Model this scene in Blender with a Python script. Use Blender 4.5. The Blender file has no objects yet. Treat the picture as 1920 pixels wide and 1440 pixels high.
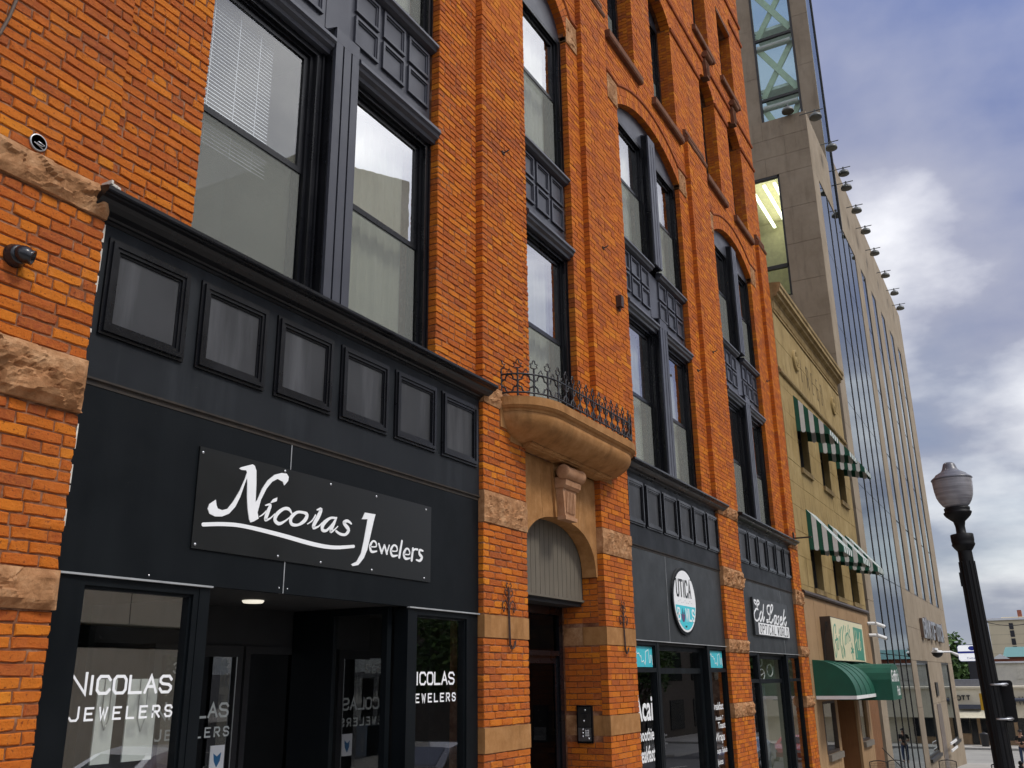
import bpy, math, random
from mathutils import Vector, Matrix, noise as mnoise

# ------------------------------------------------------------------ camera
scene = bpy.context.scene
R = math.radians
CAM = Vector((0.0, -4.8, 1.75))
yaw, pitch, roll = R(61.01286), R(17.78142), R(-0.76412)
fw = Vector((math.sin(yaw)*math.cos(pitch), math.cos(yaw)*math.cos(pitch), math.sin(pitch)))
rt = fw.cross(Vector((0, 0, 1))).normalized()
up = rt.cross(fw)
r2 = rt*math.cos(roll) + up*math.sin(roll)
u2 = -rt*math.sin(roll) + up*math.cos(roll)
camd = bpy.data.cameras.new("Camera")
cam = bpy.data.objects.new("Camera", camd)
scene.collection.objects.link(cam)
M = Matrix((r2, u2, -fw)).transposed().to_4x4()
M.translation = CAM
cam.matrix_world = M
camd.sensor_width = 36.0
camd.sensor_fit = 'HORIZONTAL'
FPX = 1724.35
camd.lens = FPX/1920*36.0
camd.clip_start = 0.05
camd.clip_end = 6000
scene.camera = cam

# ------------------------------------------------------------------ sky, sun, exposure
SUN = Vector((0.02, -0.66, 0.82)).normalized()
world = bpy.data.worlds.new("World")
scene.world = world
world.use_nodes = True
wn = world.node_tree.nodes
wl = world.node_tree.links
wn.clear()
def W(t, **kw):
    n = wn.new(t)
    for k, v in kw.items():
        setattr(n, k, v)
    return n
w_out = W('ShaderNodeOutputWorld')
sky = W('ShaderNodeTexSky', sky_type='NISHITA', sun_disc=False)
sky.sun_elevation = math.asin(SUN.z)
sky.sun_rotation = math.atan2(SUN.x, SUN.y)
sky.air_density = 1.0
sky.dust_density = 0.6
bg_sky = W('ShaderNodeBackground')
bg_sky.inputs[1].default_value = 0.10
wl.new(sky.outputs[0], bg_sky.inputs[0])
tc = W('ShaderNodeTexCoord')
sep = W('ShaderNodeSeparateXYZ')
wl.new(tc.outputs['Generated'], sep.inputs[0])
zc = W('ShaderNodeMath', operation='MAXIMUM'); wl.new(sep.outputs[2], zc.inputs[0]); zc.inputs[1].default_value = 0.0
za = W('ShaderNodeMath', operation='ADD'); wl.new(zc.outputs[0], za.inputs[0]); za.inputs[1].default_value = 0.22
dx = W('ShaderNodeMath', operation='DIVIDE'); wl.new(sep.outputs[0], dx.inputs[0]); wl.new(za.outputs[0], dx.inputs[1])
dy = W('ShaderNodeMath', operation='DIVIDE'); wl.new(sep.outputs[1], dy.inputs[0]); wl.new(za.outputs[0], dy.inputs[1])
cmb = W('ShaderNodeCombineXYZ'); wl.new(dx.outputs[0], cmb.inputs[0]); wl.new(dy.outputs[0], cmb.inputs[1])
mp = W('ShaderNodeMapping'); wl.new(cmb.outputs[0], mp.inputs[0])
mp.inputs['Location'].default_value = (-8.5776, -2.5805, 0.0)
n1 = W('ShaderNodeTexNoise'); wl.new(mp.outputs[0], n1.inputs['Vector'])
n1.inputs['Scale'].default_value = 0.85; n1.inputs['Detail'].default_value = 9.0; n1.inputs['Roughness'].default_value = 0.52
n1.inputs['Distortion'].default_value = 0.35
n2 = W('ShaderNodeTexNoise'); wl.new(mp.outputs[0], n2.inputs['Vector'])
n2.inputs['Scale'].default_value = 1.35; n2.inputs['Detail'].default_value = 8.0; n2.inputs['Roughness'].default_value = 0.5
cov = W('ShaderNodeValToRGB'); wl.new(n1.outputs[0], cov.inputs[0])
cov.color_ramp.elements[0].position = 0.34; cov.color_ramp.elements[0].color = (0.62, 0.62, 0.62, 1)
cov.color_ramp.elements[1].position = 0.52; cov.color_ramp.elements[1].color = (1, 1, 1, 1)
ccol = W('ShaderNodeValToRGB'); wl.new(n2.outputs[0], ccol.inputs[0])
cr = ccol.color_ramp
cr.elements[0].position = 0.32; cr.elements[0].color = (0.17, 0.215, 0.40, 1)
cr.elements[1].position = 0.63; cr.elements[1].color = (1.25, 1.25, 1.26, 1)
e = cr.elements.new(0.47); e.color = (0.38, 0.40, 0.52, 1)
hz1 = W('ShaderNodeMath', operation='SUBTRACT'); hz1.inputs[0].default_value = 1.0; wl.new(zc.outputs[0], hz1.inputs[1])
hz2 = W('ShaderNodeMath', operation='POWER'); wl.new(hz1.outputs[0], hz2.inputs[0]); hz2.inputs[1].default_value = 7.0
hz3 = W('ShaderNodeMath', operation='MULTIPLY'); wl.new(hz2.outputs[0], hz3.inputs[0]); hz3.inputs[1].default_value = 0.85
hzm = W('ShaderNodeMix', data_type='RGBA'); wl.new(hz3.outputs[0], hzm.inputs[0]); wl.new(ccol.outputs[0], hzm.inputs[6]); hzm.inputs[7].default_value = (0.40, 0.44, 0.49, 1)
bg_cl = W('ShaderNodeBackground'); wl.new(hzm.outputs[2], bg_cl.inputs[0])
# cloud glow around the veiled sun, added to brighten window reflections
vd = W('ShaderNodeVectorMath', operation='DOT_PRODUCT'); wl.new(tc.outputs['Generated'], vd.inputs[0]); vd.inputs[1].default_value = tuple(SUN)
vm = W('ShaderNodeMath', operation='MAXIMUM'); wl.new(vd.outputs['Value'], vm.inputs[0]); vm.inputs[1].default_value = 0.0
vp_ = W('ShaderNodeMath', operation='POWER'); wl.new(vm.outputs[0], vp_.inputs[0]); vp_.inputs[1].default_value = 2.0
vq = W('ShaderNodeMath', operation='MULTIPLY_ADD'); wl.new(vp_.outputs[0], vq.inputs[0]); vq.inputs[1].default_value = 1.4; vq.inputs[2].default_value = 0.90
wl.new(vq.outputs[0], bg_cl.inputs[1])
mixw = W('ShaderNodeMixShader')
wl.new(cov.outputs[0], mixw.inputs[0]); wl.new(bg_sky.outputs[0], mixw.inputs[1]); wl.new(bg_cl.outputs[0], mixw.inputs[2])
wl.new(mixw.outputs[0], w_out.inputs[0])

sund = bpy.data.lights.new("Sun", 'SUN')
sund.energy = 2.0
sund.angle = R(12)
sund.color = (1.0, 0.955, 0.88)
sun = bpy.data.objects.new("Sun", sund)
scene.collection.objects.link(sun)
sun.rotation_euler = SUN.to_track_quat('Z', 'Y').to_euler()

vs = scene.view_settings
vs.view_transform = 'Standard'; vs.look = 'None'; vs.exposure = 0.06; vs.gamma = 1.0; vs.use_curve_mapping = False
scene.cycles.max_bounces = 5
scene.cycles.diffuse_bounces = 2
scene.cycles.glossy_bounces = 3
scene.cycles.transmission_bounces = 4
scene.cycles.transparent_max_bounces = 16
scene.cycles.caustics_reflective = False
scene.cycles.caustics_refractive = False
scene.cycles.use_denoising = True
scene.cycles.adaptive_threshold = 0.02

# ------------------------------------------------------------------ helpers
C = scene.collection
rnd = random.Random(7)
ORIG = {}

def gz(x):
    """street level: falls away from the camera, level again past the corner"""
    if x < 62: return -0.05*x
    return -3.1 - 0.004*(x-62)

class MB:
    def __init__(s):
        s.v = []; s.f = []; s.mi = []; s.sm = []
    def add(s, vs_, fs, mi=0, smooth=False):
        n = len(s.v)
        s.v.extend(vs_)
        for f in fs:
            s.f.append(tuple(i+n for i in f)); s.mi.append(mi); s.sm.append(smooth)
        return s
    def box(s, x0, x1, y0, y1, z0, z1, mi=0):
        v = [(x0,y0,z0),(x1,y0,z0),(x1,y1,z0),(x0,y1,z0),(x0,y0,z1),(x1,y0,z1),(x1,y1,z1),(x0,y1,z1)]
        return s.add(v, [(0,3,2,1),(4,5,6,7),(0,1,5,4),(1,2,6,5),(2,3,7,6),(3,0,4,7)], mi)
    def quad(s, a, b, c, d, mi=0):
        return s.add([a, b, c, d], [(0,1,2,3)], mi)
    def ring(s, x0, x1, z0, z1, w, y0, y1, wt=None, wb=None, mi=0):
        """rectangular frame in the xz plane"""
        wt = w if wt is None else wt; wb = w if wb is None else wb
        s.box(x0, x0+w, y0, y1, z0, z1, mi); s.box(x1-w, x1, y0, y1, z0, z1, mi)
        s.box(x0+w, x1-w, y0, y1, z1-wt, z1, mi); s.box(x0+w, x1-w, y0, y1, z0, z0+wb, mi)
        return s
    def profx(s, prof, x0, x1, mi=0, smooth=False):
        """extrude a closed (y,z) profile along x"""
        n = len(prof)
        v = [(x0, y, z) for y, z in prof] + [(x1, y, z) for y, z in prof]
        f = [(i, (i+1) % n, n+(i+1) % n, n+i) for i in range(n)]
        s.add(v, f, mi, smooth)
        s.add([(x0, y, z) for y, z in prof], [tuple(range(n-1, -1, -1))], mi)
        s.add([(x1, y, z) for y, z in prof], [tuple(range(n))], mi)
        return s
    def polyy(s, pts, y0, y1, mi=0):
        """extrude an (x,z) polygon along y"""
        n = len(pts)
        a = [(x, y0, z) for x, z in pts]; b = [(x, y1, z) for x, z in pts]
        s.add(a+b, [tuple(range(n)), tuple(range(2*n-1, n-1, -1))] + [(i, n+i, n+(i+1) % n, (i+1) % n) for i in range(n)], mi)
        return s
    def polyz(s, pts, z0, z1, mi=0):
        n = len(pts)
        a = [(x, y, z0) for x, y in pts]; b = [(x, y, z1) for x, y in pts]
        s.add(a+b, [tuple(range(n-1, -1, -1)), tuple(range(n, 2*n))] + [(i, (i+1) % n, n+(i+1) % n, n+i) for i in range(n)], mi)
        return s
    def polyx(s, pts, x0, x1, mi=0):
        n = len(pts)
        a = [(x0, y, z) for y, z in pts]; b = [(x1, y, z) for y, z in pts]
        s.add(a+b, [tuple(range(n-1, -1, -1)), tuple(range(n, 2*n))] + [(i, (i+1) % n, n+(i+1) % n, n+i) for i in range(n)], mi)
        return s
    def tube(s, path, r, n=8, closed=False, mi=0, cap=True):
        P = [Vector(p) for p in path]
        m = len(P)
        rr = r if isinstance(r, (list, tuple)) else [r]*m
        rings = []
        ref = None
        for i in range(m):
            if closed: t = P[(i+1) % m]-P[i-1]
            else: t = P[min(i+1, m-1)]-P[max(i-1, 0)]
            t.normalize()
            if ref is None or abs(ref.dot(t)) > 0.97:
                ref = Vector((0, 0, 1)) if abs(t.z) < 0.9 else Vector((1, 0, 0))
            a = (ref - t*ref.dot(t)).normalized(); b = t.cross(a); ref = a
            rings.append([tuple(P[i]+(a*math.cos(2*math.pi*k/n)+b*math.sin(2*math.pi*k/n))*rr[i]) for k in range(n)])
        v = [p for q in rings for p in q]
        f = []
        for i in range(m if closed else m-1):
            j = (i+1) % m
            for k in range(n):
                f.append((i*n+k, i*n+(k+1) % n, j*n+(k+1) % n, j*n+k))
        s.add(v, f, mi, True)
        if cap and not closed:
            s.add(rings[0], [tuple(range(n-1, -1, -1))], mi); s.add(rings[-1], [tuple(range(n))], mi)
        return s
    def lathe(s, prof, c, n=24, axis='z', mi=0, smooth=True, cap=True):
        """prof: (r, h) list"""
        v = []; m = len(prof)
        for r, h in prof:
            for k in range(n):
                a = 2*math.pi*k/n
                if axis == 'z': v.append((c[0]+r*math.cos(a), c[1]+r*math.sin(a), c[2]+h))
                elif axis == 'y': v.append((c[0]+r*math.cos(a), c[1]+h, c[2]+r*math.sin(a)))
                else: v.append((c[0]+h, c[1]+r*math.cos(a), c[2]+r*math.sin(a)))
        f = []
        for i in range(m-1):
            for k in range(n):
                f.append((i*n+k, i*n+(k+1) % n, (i+1)*n+(k+1) % n, (i+1)*n+k))
        s.add(v, f, mi, smooth)
        if cap and prof[0][0] > 1e-4: s.add(v[:n], [tuple(range(n-1, -1, -1))], mi)
        if cap and prof[-1][0] > 1e-4: s.add(v[-n:], [tuple(range(n))], mi)
        return s
    def mesh(s, name, mats, off=(0, 0, 0)):
        me = bpy.data.meshes.new(name)
        ox, oy, oz = off
        me.from_pydata([(x-ox, y-oy, z-oz) for x, y, z in s.v], [], s.f)
        for m in (mats if isinstance(mats, (list, tuple)) else [mats]):
            me.materials.append(m)
        me.polygons.foreach_set('material_index', s.mi)
        me.polygons.foreach_set('use_smooth', s.sm)
        me.update()
        return me
    def build(s, name, mats, parent=None, loc=None, fix=True):
        off = ORIG[parent.name] if parent else (loc or (0, 0, 0))
        me = s.mesh(name, mats, off)
        if fix:
            import bmesh
            bm = bmesh.new(); bm.from_mesh(me)
            bmesh.ops.recalc_face_normals(bm, faces=bm.faces)
            bm.to_mesh(me); bm.free()
        o = bpy.data.objects.new(name, me)
        C.objects.link(o)
        if parent: o.parent = parent
        else: o.location = off
        ORIG[o.name] = tuple(off)
        return o

def tag(o, label=None, cat=None, group=None, kind=None):
    if label: o['label'] = label
    if cat: o['category'] = cat
    if group: o['group'] = group
    if kind: o['kind'] = kind
    return o
def thing(name, label, cat, loc=(0, 0, 0), group=None):
    o = bpy.data.objects.new(name, None)
    C.objects.link(o); o.location = loc; ORIG[o.name] = tuple(loc)
    o.empty_display_size = 0.2
    return tag(o, label, cat, group)
def single(mb, name, mats, label, cat, loc=(0, 0, 0), group=None):
    o = mb.build(name, mats, None, loc)
    return tag(o, label, cat, group)
def struct(mb, name, mats):
    o = mb.build(name, mats); o['kind'] = 'structure'; return o

# ------------------------------------------------------------------ materials
MATS = {}
class NT:
    def __init__(s, name):
        s.m = bpy.data.materials.new(name); s.m.use_nodes = True
        s.n = s.m.node_tree.nodes; s.l = s.m.node_tree.links
        s.n.clear()
        s.out = s.n.new('ShaderNodeOutputMaterial')
        s.co = s.n.new('ShaderNodeTexCoord')
    def __call__(s, t, **kw):
        n = s.n.new(t)
        for k, v in kw.items(): setattr(n, k, v)
        return n
    def link(s, a, b): s.l.new(a, b)
    def noise(s, scale, detail=4, rough=0.55, stretch=None, vec=None, dist=0.0):
        n = s('ShaderNodeTexNoise')
        n.inputs['Scale'].default_value = scale; n.inputs['Detail'].default_value = detail
        n.inputs['Roughness'].default_value = rough; n.inputs['Distortion'].default_value = dist
        v = vec or s.geo_pos()
        if stretch:
            mpn = s('ShaderNodeMapping'); s.link(v, mpn.inputs[0]); mpn.inputs['Scale'].default_value = stretch
            v = mpn.outputs[0]
        s.link(v, n.inputs['Vector'])
        return n.outputs[0]
    def geo_pos(s):
        if not hasattr(s, '_g'): s._g = s('ShaderNodeNewGeometry')
        return s._g.outputs['Position']
    def ramp(s, fac, stops):
        r = s('ShaderNodeValToRGB'); s.link(fac, r.inputs[0])
        el = r.color_ramp.elements
        while len(el) < len(stops): el.new(0.5)
        for e_, (p, c) in zip(el, stops):
            e_.position = p; e_.color = (*c, 1) if len(c) == 3 else c
        return r.outputs[0]
    def mix(s, fac, a, b, mode='MIX'):
        n = s('ShaderNodeMix', data_type='RGBA', blend_type=mode)
        for sock, val in ((n.inputs[0], fac), (n.inputs[6], a), (n.inputs[7], b)):
            if hasattr(val, 'links') or hasattr(val, 'is_linked'): s.link(val, sock)
            elif isinstance(val, (int, float)): sock.default_value = val
            else: sock.default_value = (*val, 1)
        return n.outputs[2]
    def math(s, op, a, b=None, clamp=False):
        n = s('ShaderNodeMath', operation=op); n.use_clamp = clamp
        for i, val in enumerate((a, b)):
            if val is None: continue
            if isinstance(val, (int, float)): n.inputs[i].default_value = val
            else: s.link(val, n.inputs[i])
        return n.outputs[0]
    def bump(s, h, strength=0.3, dist=0.01, prev=None):
        b = s('ShaderNodeBump'); b.inputs['Strength'].default_value = strength; b.inputs['Distance'].default_value = dist
        s.link(h, b.inputs['Height'])
        if prev: s.link(prev, b.inputs['Normal'])
        return b.outputs[0]
    def done(s, col, rough=0.6, metal=0.0, normal=None, spec=0.5, coat=0.0, emit=None, estr=0.0):
        p = s('ShaderNodeBsdfPrincipled')
        for sock, val in (('Base Color', col), ('Roughness', rough), ('Metallic', metal)):
            if isinstance(val, (int, float)): p.inputs[sock].default_value = val
            elif isinstance(val, (tuple, list)): p.inputs[sock].default_value = (*val, 1)
            else: s.link(val, p.inputs[sock])
        p.inputs['Specular IOR Level'].default_value = spec
        p.inputs['Coat Weight'].default_value = coat
        if emit: p.inputs['Emission Color'].default_value = (*emit, 1); p.inputs['Emission Strength'].default_value = estr
        if normal: s.link(normal, p.inputs['Normal'])
        s.link(p.outputs[0], s.out.inputs[0])
        return s.m

def plain(name, col, rough=0.5, metal=0.0, vary=0.12, scale=6.0, bump=0.0, spec=0.5, stretch=None, coat=0.0):
    """a painted or cast surface: slight mottling in colour and gloss"""
    if name in MATS: return MATS[name]
    t = NT(name)
    nz = t.noise(scale, 5, 0.6, stretch)
    lo = tuple(c*(1-vary) for c in col); hi = tuple(min(1, c*(1+vary)) for c in col)
    c = t.ramp(nz, [(0.3, lo), (0.7, hi)])
    rg = t.math('ADD', t.math('MULTIPLY', nz, 0.2), rough-0.1)
    nm = t.bump(t.noise(scale*12, 4, 0.6), bump, 0.004) if bump else None
    MATS[name] = t.done(c, rg, metal, nm, spec, coat)
    return MATS[name]

def make_brick(name, stops, soot=0.35):
    t = NT(name)
    g = t('ShaderNodeNewGeometry')
    oi = t('ShaderNodeObjectInfo')
    r = t.math('FRACT', t.math('ADD', g.outputs['Random Per Island'], oi.outputs['Random']))
    big = t.noise(0.55, 2, 0.6)
    r = t.math('ADD', t.math('MULTIPLY', r, 0.80), t.math('MULTIPLY', big, 0.26))
    col = t.ramp(r, stops)
    mott = t.noise(24, 4, 0.7)
    col = t.mix(t.math('MULTIPLY', t.ramp(mott, [(0.35, (0, 0, 0)), (0.7, (1, 1, 1))]), 0.36), col, (0.60, 0.19, 0.024))
    spots = t.ramp(t.noise(55, 2, 0.6), [(0.61, (0, 0, 0)), (0.70, (1, 1, 1))])
    col = t.mix(t.math('MULTIPLY', spots, 0.7), col, (0.11, 0.025, 0.012))
    st = t.ramp(t.noise(0.9, 3, 0.6, (1.6, 1.6, 0.5)), [(0.52, (0, 0, 0)), (0.72, (1, 1, 1))])
    col = t.mix(t.math('MULTIPLY', st, soot), col, (0.25, 0.075, 0.03))
    sa = t.ramp(t.noise(2.3, 4, 0.65, (2.2, 2.2, 0.35)), [(0.58, (0, 0, 0)), (0.80, (1, 1, 1))])
    col = t.mix(t.math('MULTIPLY', sa, 0.22), col, (0.50, 0.25, 0.13))
    b2 = t.bump(t.noise(46, 5, 0.75), 1.0, 0.009)
    return t.done(col, 0.85, 0, b2, 0.25)
BRICK = make_brick('brick_orange', [(0.0, (0.17, 0.045, 0.022)), (0.10, (0.28, 0.062, 0.018)), (0.30, (0.41, 0.088, 0.012)), (0.62, (0.49, 0.118, 0.009)), (0.86, (0.57, 0.160, 0.009)), (1.0, (0.68, 0.245, 0.013))])
def make_mortar():
    t = NT('mortar')
    c = t.ramp(t.noise(9, 5, 0.65), [(0.3, (0.12, 0.042, 0.02)), (0.5, (0.21, 0.088, 0.045)), (0.75, (0.42, 0.24, 0.15))])
    return t.done(c, 0.95, 0, t.bump(t.noise(120, 4, 0.7), 0.5, 0.004), 0.2)
MORTAR = make_mortar()
def make_stone(name, a, b, c_, scale=5, bump=0.6, streak=0.3):
    t = NT(name)
    col = t.ramp(t.noise(scale, 8, 0.68), [(0.3, a), (0.5, b), (0.75, c_)])
    st = t.ramp(t.noise(5, 5, 0.6, (1, 1, 0.16)), [(0.5, (0, 0, 0)), (0.75, (1, 1, 1))])
    col = t.mix(t.math('MULTIPLY', st, streak), col, tuple(x*0.45 for x in a))
    b1 = t.bump(t.noise(scale*7, 7, 0.7), bump, 0.01)
    return t.done(col, 0.9, 0, b1, 0.2)
ROCK = make_stone('brownstone_rock', (0.20, 0.09, 0.035), (0.38, 0.19, 0.085), (0.60, 0.36, 0.19), 6, 0.9, 0.25)
BROWN = make_stone('brownstone_dressed', (0.27, 0.125, 0.040), (0.35, 0.170, 0.060), (0.45, 0.235, 0.095), 5, 0.45, 0.55)
CARVED = make_stone('brownstone_carved', (0.34, 0.17, 0.085), (0.42, 0.225, 0.12), (0.50, 0.29, 0.17), 9, 0.35, 0.15)
HOODM = make_stone('red_moulding', (0.20, 0.05, 0.016), (0.30, 0.075, 0.022), (0.38, 0.11, 0.03), 4, 0.3, 0.3)
SILL = make_stone('brownstone_sill', (0.11, 0.045, 0.024), (0.17, 0.075, 0.040), (0.24, 0.11, 0.06), 4, 0.3, 0.3)
OCHRE = make_stone('ochre_limestone', (0.23, 0.160, 0.062), (0.32, 0.228, 0.095), (0.42, 0.315, 0.150), 1.1, 0.2, 0.55)
OCHRE2 = make_stone('ochre_limestone_trim', (0.20, 0.135, 0.055), (0.30, 0.21, 0.095), (0.42, 0.315, 0.165), 2.5, 0.3, 0.5)
TOWER = make_stone('tower_limestone', (0.25, 0.198, 0.138), (0.31, 0.250, 0.178), (0.37, 0.305, 0.225), 0.8, 0.12, 0.35)
CONC = make_stone('opposite_concrete', (0.72, 0.67, 0.53), (0.78, 0.74, 0.60), (0.83, 0.79, 0.66), 0.3, 0.1, 0.2)

def make_black(name, base, dust, rough=0.42, streak=0.4, spec=0.5):
    t = NT(name)
    st = t.ramp(t.noise(4.5, 6, 0.6, (1.0, 1.0, 0.10)), [(0.50, (0, 0, 0)), (0.80, (1, 1, 1))])
    cl = t.ramp(t.noise(2.2, 6, 0.6), [(0.35, (0, 0, 0)), (0.8, (1, 1, 1))])
    col = t.mix(t.math('MULTIPLY', st, streak), base, dust)
    col = t.mix(t.math('MULTIPLY', cl, 0.35), col, tuple(0.5*(p+q) for p, q in zip(base, dust)))
    sx = t('ShaderNodeSeparateXYZ'); t.link(t._g.outputs['Normal'], sx.inputs[0])
    upf = t.math('MULTIPLY', t.math('MULTIPLY', t.math('MAXIMUM', sx.outputs[2], 0.0), t.noise(14, 5, 0.65)), 0.9)
    col = t.mix(upf, col, (0.16, 0.155, 0.15))
    chip = t.ramp(t.noise(23, 6, 0.7), [(0.70, (0, 0, 0)), (0.73, (1, 1, 1))])
    col = t.mix(t.math('MULTIPLY', chip, 0.5), col, (0.10, 0.095, 0.085))
    rg = t.math('ADD', t.math('MULTIPLY', cl, 0.25), rough-0.08)
    return t.done(col, rg, 0, t.bump(t.noise(90, 3, 0.6), 0.06, 0.002), spec)
BLACK = make_black('black_paint', (0.0075, 0.0095, 0.012), (0.046, 0.052, 0.058), 0.55, 0.45, 0.24)
BLACKG = make_black('black_gloss_trim', (0.004, 0.0043, 0.006), (0.013, 0.0145, 0.018), 0.30, 0.35, 0.35)
FASC = make_black('black_fascia', (0.0026, 0.0042, 0.0056), (0.011, 0.0145, 0.0165), 0.52, 0.35, 0.16)
GREYP = make_black('grey_paint', (0.042, 0.044, 0.056), (0.095, 0.10, 0.12), 0.40, 0.35)
PANELG = make_black('frieze_panel_grey', (0.020, 0.021, 0.023), (0.115, 0.118, 0.125), 0.55, 0.70)
FASC2 = make_black('grey_fascia', (0.018, 0.021, 0.022), (0.046, 0.050, 0.051), 0.5, 0.3)

def make_glass(name, ior=1.5, tint=(0.80, 0.86, 0.84), wave=0.03, gloss=(1, 1, 1)):
    t = NT(name)
    fr = t('ShaderNodeFresnel'); fr.inputs[0].default_value = ior
    nm = t.bump(t.noise(2.6, 2, 0.5), wave, 0.02)
    t.link(nm, fr.inputs['Normal'])
    tr = t('ShaderNodeBsdfTransparent'); tr.inputs[0].default_value = (*tint, 1)
    gl = t('ShaderNodeBsdfGlossy'); gl.inputs['Roughness'].default_value = 0.0; gl.inputs[0].default_value = (*gloss, 1)
    t.link(nm, gl.inputs['Normal'])
    mx = t('ShaderNodeMixShader')
    gb = t('ShaderNodeNewGeometry')
    t.link(t.math('MULTIPLY', fr.outputs[0], t.math('SUBTRACT', 1.0, gb.outputs['Backfacing'])), mx.inputs[0]); t.link(tr.outputs[0], mx.inputs[1]); t.link(gl.outputs[0], mx.inputs[2])
    t.link(mx.outputs[0], t.out.inputs[0])
    return t.m
GLASS = make_glass('window_glass', 7.0, (0.97, 0.985, 0.975), 0.014)
SHOPG = make_glass('shop_glass', 3.4, (0.95, 0.965, 0.955), 0.006)
DOORG = make_glass('door_glass', 1.12, (0.5, 0.52, 0.52), 0.01)
TGLASS = make_glass('tower_glass', 4.5, (0.35, 0.46, 0.42), 0.006, (0.90, 0.97, 1.0))
CGLASS = make_glass('clear_green_glass', 1.35, (0.91, 0.975, 0.95), 0.01)

def make_wood(name, a, b, gr=(6, 6, 0.5)):
    t = NT(name)
    c = t.ramp(t.noise(7, 6, 0.65, gr), [(0.3, a), (0.7, b)])
    c = t.mix(0.5, c, t.ramp(t.noise(1.4, 4, 0.6), [(0.3, a), (0.7, b)]))
    return t.done(c, 0.75, 0, t.bump(t.noise(30, 4, 0.6, gr), 0.2, 0.004), 0.3)
SIDING = make_wood('tan_siding', (0.26, 0.155, 0.075), (0.40, 0.255, 0.13))
DWOOD = make_wood('brown_siding', (0.15, 0.062, 0.022), (0.24, 0.11, 0.042))
TAUPE = make_wood('taupe_boards', (0.105, 0.090, 0.068), (0.16, 0.138, 0.105))
WHITE = plain('white_paint', (0.80, 0.80, 0.78), 0.5, vary=0.04)
WHITEV = plain('white_vinyl', (0.86, 0.87, 0.86), 0.45, vary=0.02)
IRON = plain('wrought_iron', (0.010, 0.010, 0.012), 0.45, vary=0.3, spec=0.5)
RUSTIRON = plain('rusty_iron', (0.045, 0.020, 0.014), 0.6, vary=0.4, scale=30)
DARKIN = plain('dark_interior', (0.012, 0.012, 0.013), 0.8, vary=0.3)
CREAM = plain('cream_shade', (0.74, 0.75, 0.62), 0.8, vary=0.06, scale=3)
CREAM2 = plain('cream_plaster', (0.60, 0.60, 0.48), 0.85, vary=0.10, scale=2)
BLINDM = plain('blind_slat', (0.62, 0.64, 0.66), 0.5, vary=0.05)
METAL = plain('bare_metal', (0.55, 0.56, 0.57), 0.35, 1.0, vary=0.1)
DMETAL = plain('dark_bronze', (0.035, 0.033, 0.030), 0.45, 0.3, vary=0.2)
FLASH = plain('flashing', (0.33, 0.34, 0.34), 0.5, vary=0.25)
RUST = plain('rusty_strip', (0.020, 0.0135, 0.008), 0.7, vary=0.6, scale=14)
GREEN = plain('green_canvas', (0.003, 0.085, 0.048), 0.6, vary=0.18, scale=2.5, bump=0.1)
CANVASW = plain('white_canvas', (0.72, 0.72, 0.69), 0.7, vary=0.06)
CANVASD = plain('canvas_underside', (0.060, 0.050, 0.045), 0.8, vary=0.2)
TEAL = plain('teal_film', (0.06, 0.52, 0.60), 0.35, vary=0.05)
SIGNCREAM = plain('sign_cream', (0.73, 0.66, 0.42), 0.4, vary=0.06)
SIGNGREEN = plain('sign_green', (0.035, 0.26, 0.16), 0.4, vary=0.12)
BOXBROWN = plain('sign_box_brown', (0.045, 0.026, 0.016), 0.5, vary=0.2)
CONCW = plain('sidewalk_concrete', (0.40, 0.38, 0.34), 0.9, vary=0.14, scale=1.2, bump=0.2)
KERB = plain('kerb_stone', (0.36, 0.35, 0.32), 0.85, vary=0.15)
ASPH = plain('asphalt', (0.055, 0.055, 0.058), 0.9, vary=0.25, scale=0.8, bump=0.3)
LINEP = plain('road_paint', (0.62, 0.61, 0.55), 0.7, vary=0.15)
YELLOW = plain('signal_yellow', (0.62, 0.34, 0.015), 0.45, vary=0.1)
def make_screen():
    t = NT('insect_screen')
    tr = t('ShaderNodeBsdfTransparent'); df = t('ShaderNodeBsdfDiffuse'); df.inputs[0].default_value = (0.30, 0.31, 0.28, 1)
    mx = t('ShaderNodeMixShader'); mx.inputs[0].default_value = 0.33
    t.link(tr.outputs[0], mx.inputs[1]); t.link(df.outputs[0], mx.inputs[2]); t.link(mx.outputs[0], t.out.inputs[0])
    return t.m
SCREEN = make_screen()

# ------------------------------------------------------------------ ground, road, pavements
def strip(mb, xs, y0, y1, dz, thick=0.3, dz1=None):
    """a slab that follows the falling street"""
    for a, b in zip(xs[:-1], xs[1:]):
        za_, zb = gz(a)+dz, gz(b)+dz
        v = [(a,y0,za_),(b,y0,zb),(b,y1,zb),(a,y1,za_),(a,y0,za_-thick),(b,y0,zb-thick),(b,y1,zb-thick),(a,y1,za_-thick)]
        mb.add(v, [(0,1,2,3),(0,4,5,1),(2,6,7,3),(1,5,6,2),(0,3,7,4)])
    return mb
g = MB()
xs = [-400, -60, 0, 30, 62, 100, 300, 1200, 3000]
for a, b in zip(xs[:-1], xs[1:]):
    ya, yb = -1500, 1500
    ga, gb = gz(max(a, -60))-0.42, gz(max(b, -60))-0.42
    g.quad((a, ya, ga), (b, ya, gb), (b, yb, gb), (a, yb, ga))
struct(g, 'ground', ASPH)
struct(strip(MB(), [-60, -20, 0, 20, 40, 62, 74.5], -17.0, -5.72, -0.13), 'road', ASPH)
rd = MB(); strip(rd, [62, 74.5], -60, -17.0, -0.13); strip(rd, [61.2, 74.5], -5.72, 60, -0.13); struct(rd, 'cross_road', plain('worn_asphalt', (0.30, 0.29, 0.26), 0.9, vary=0.15, scale=0.8))
struct(strip(MB(), [-60, -20, 0, 20, 40, 61.0], -5.55, 0.9, 0.0), 'pavement', CONCW)
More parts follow.
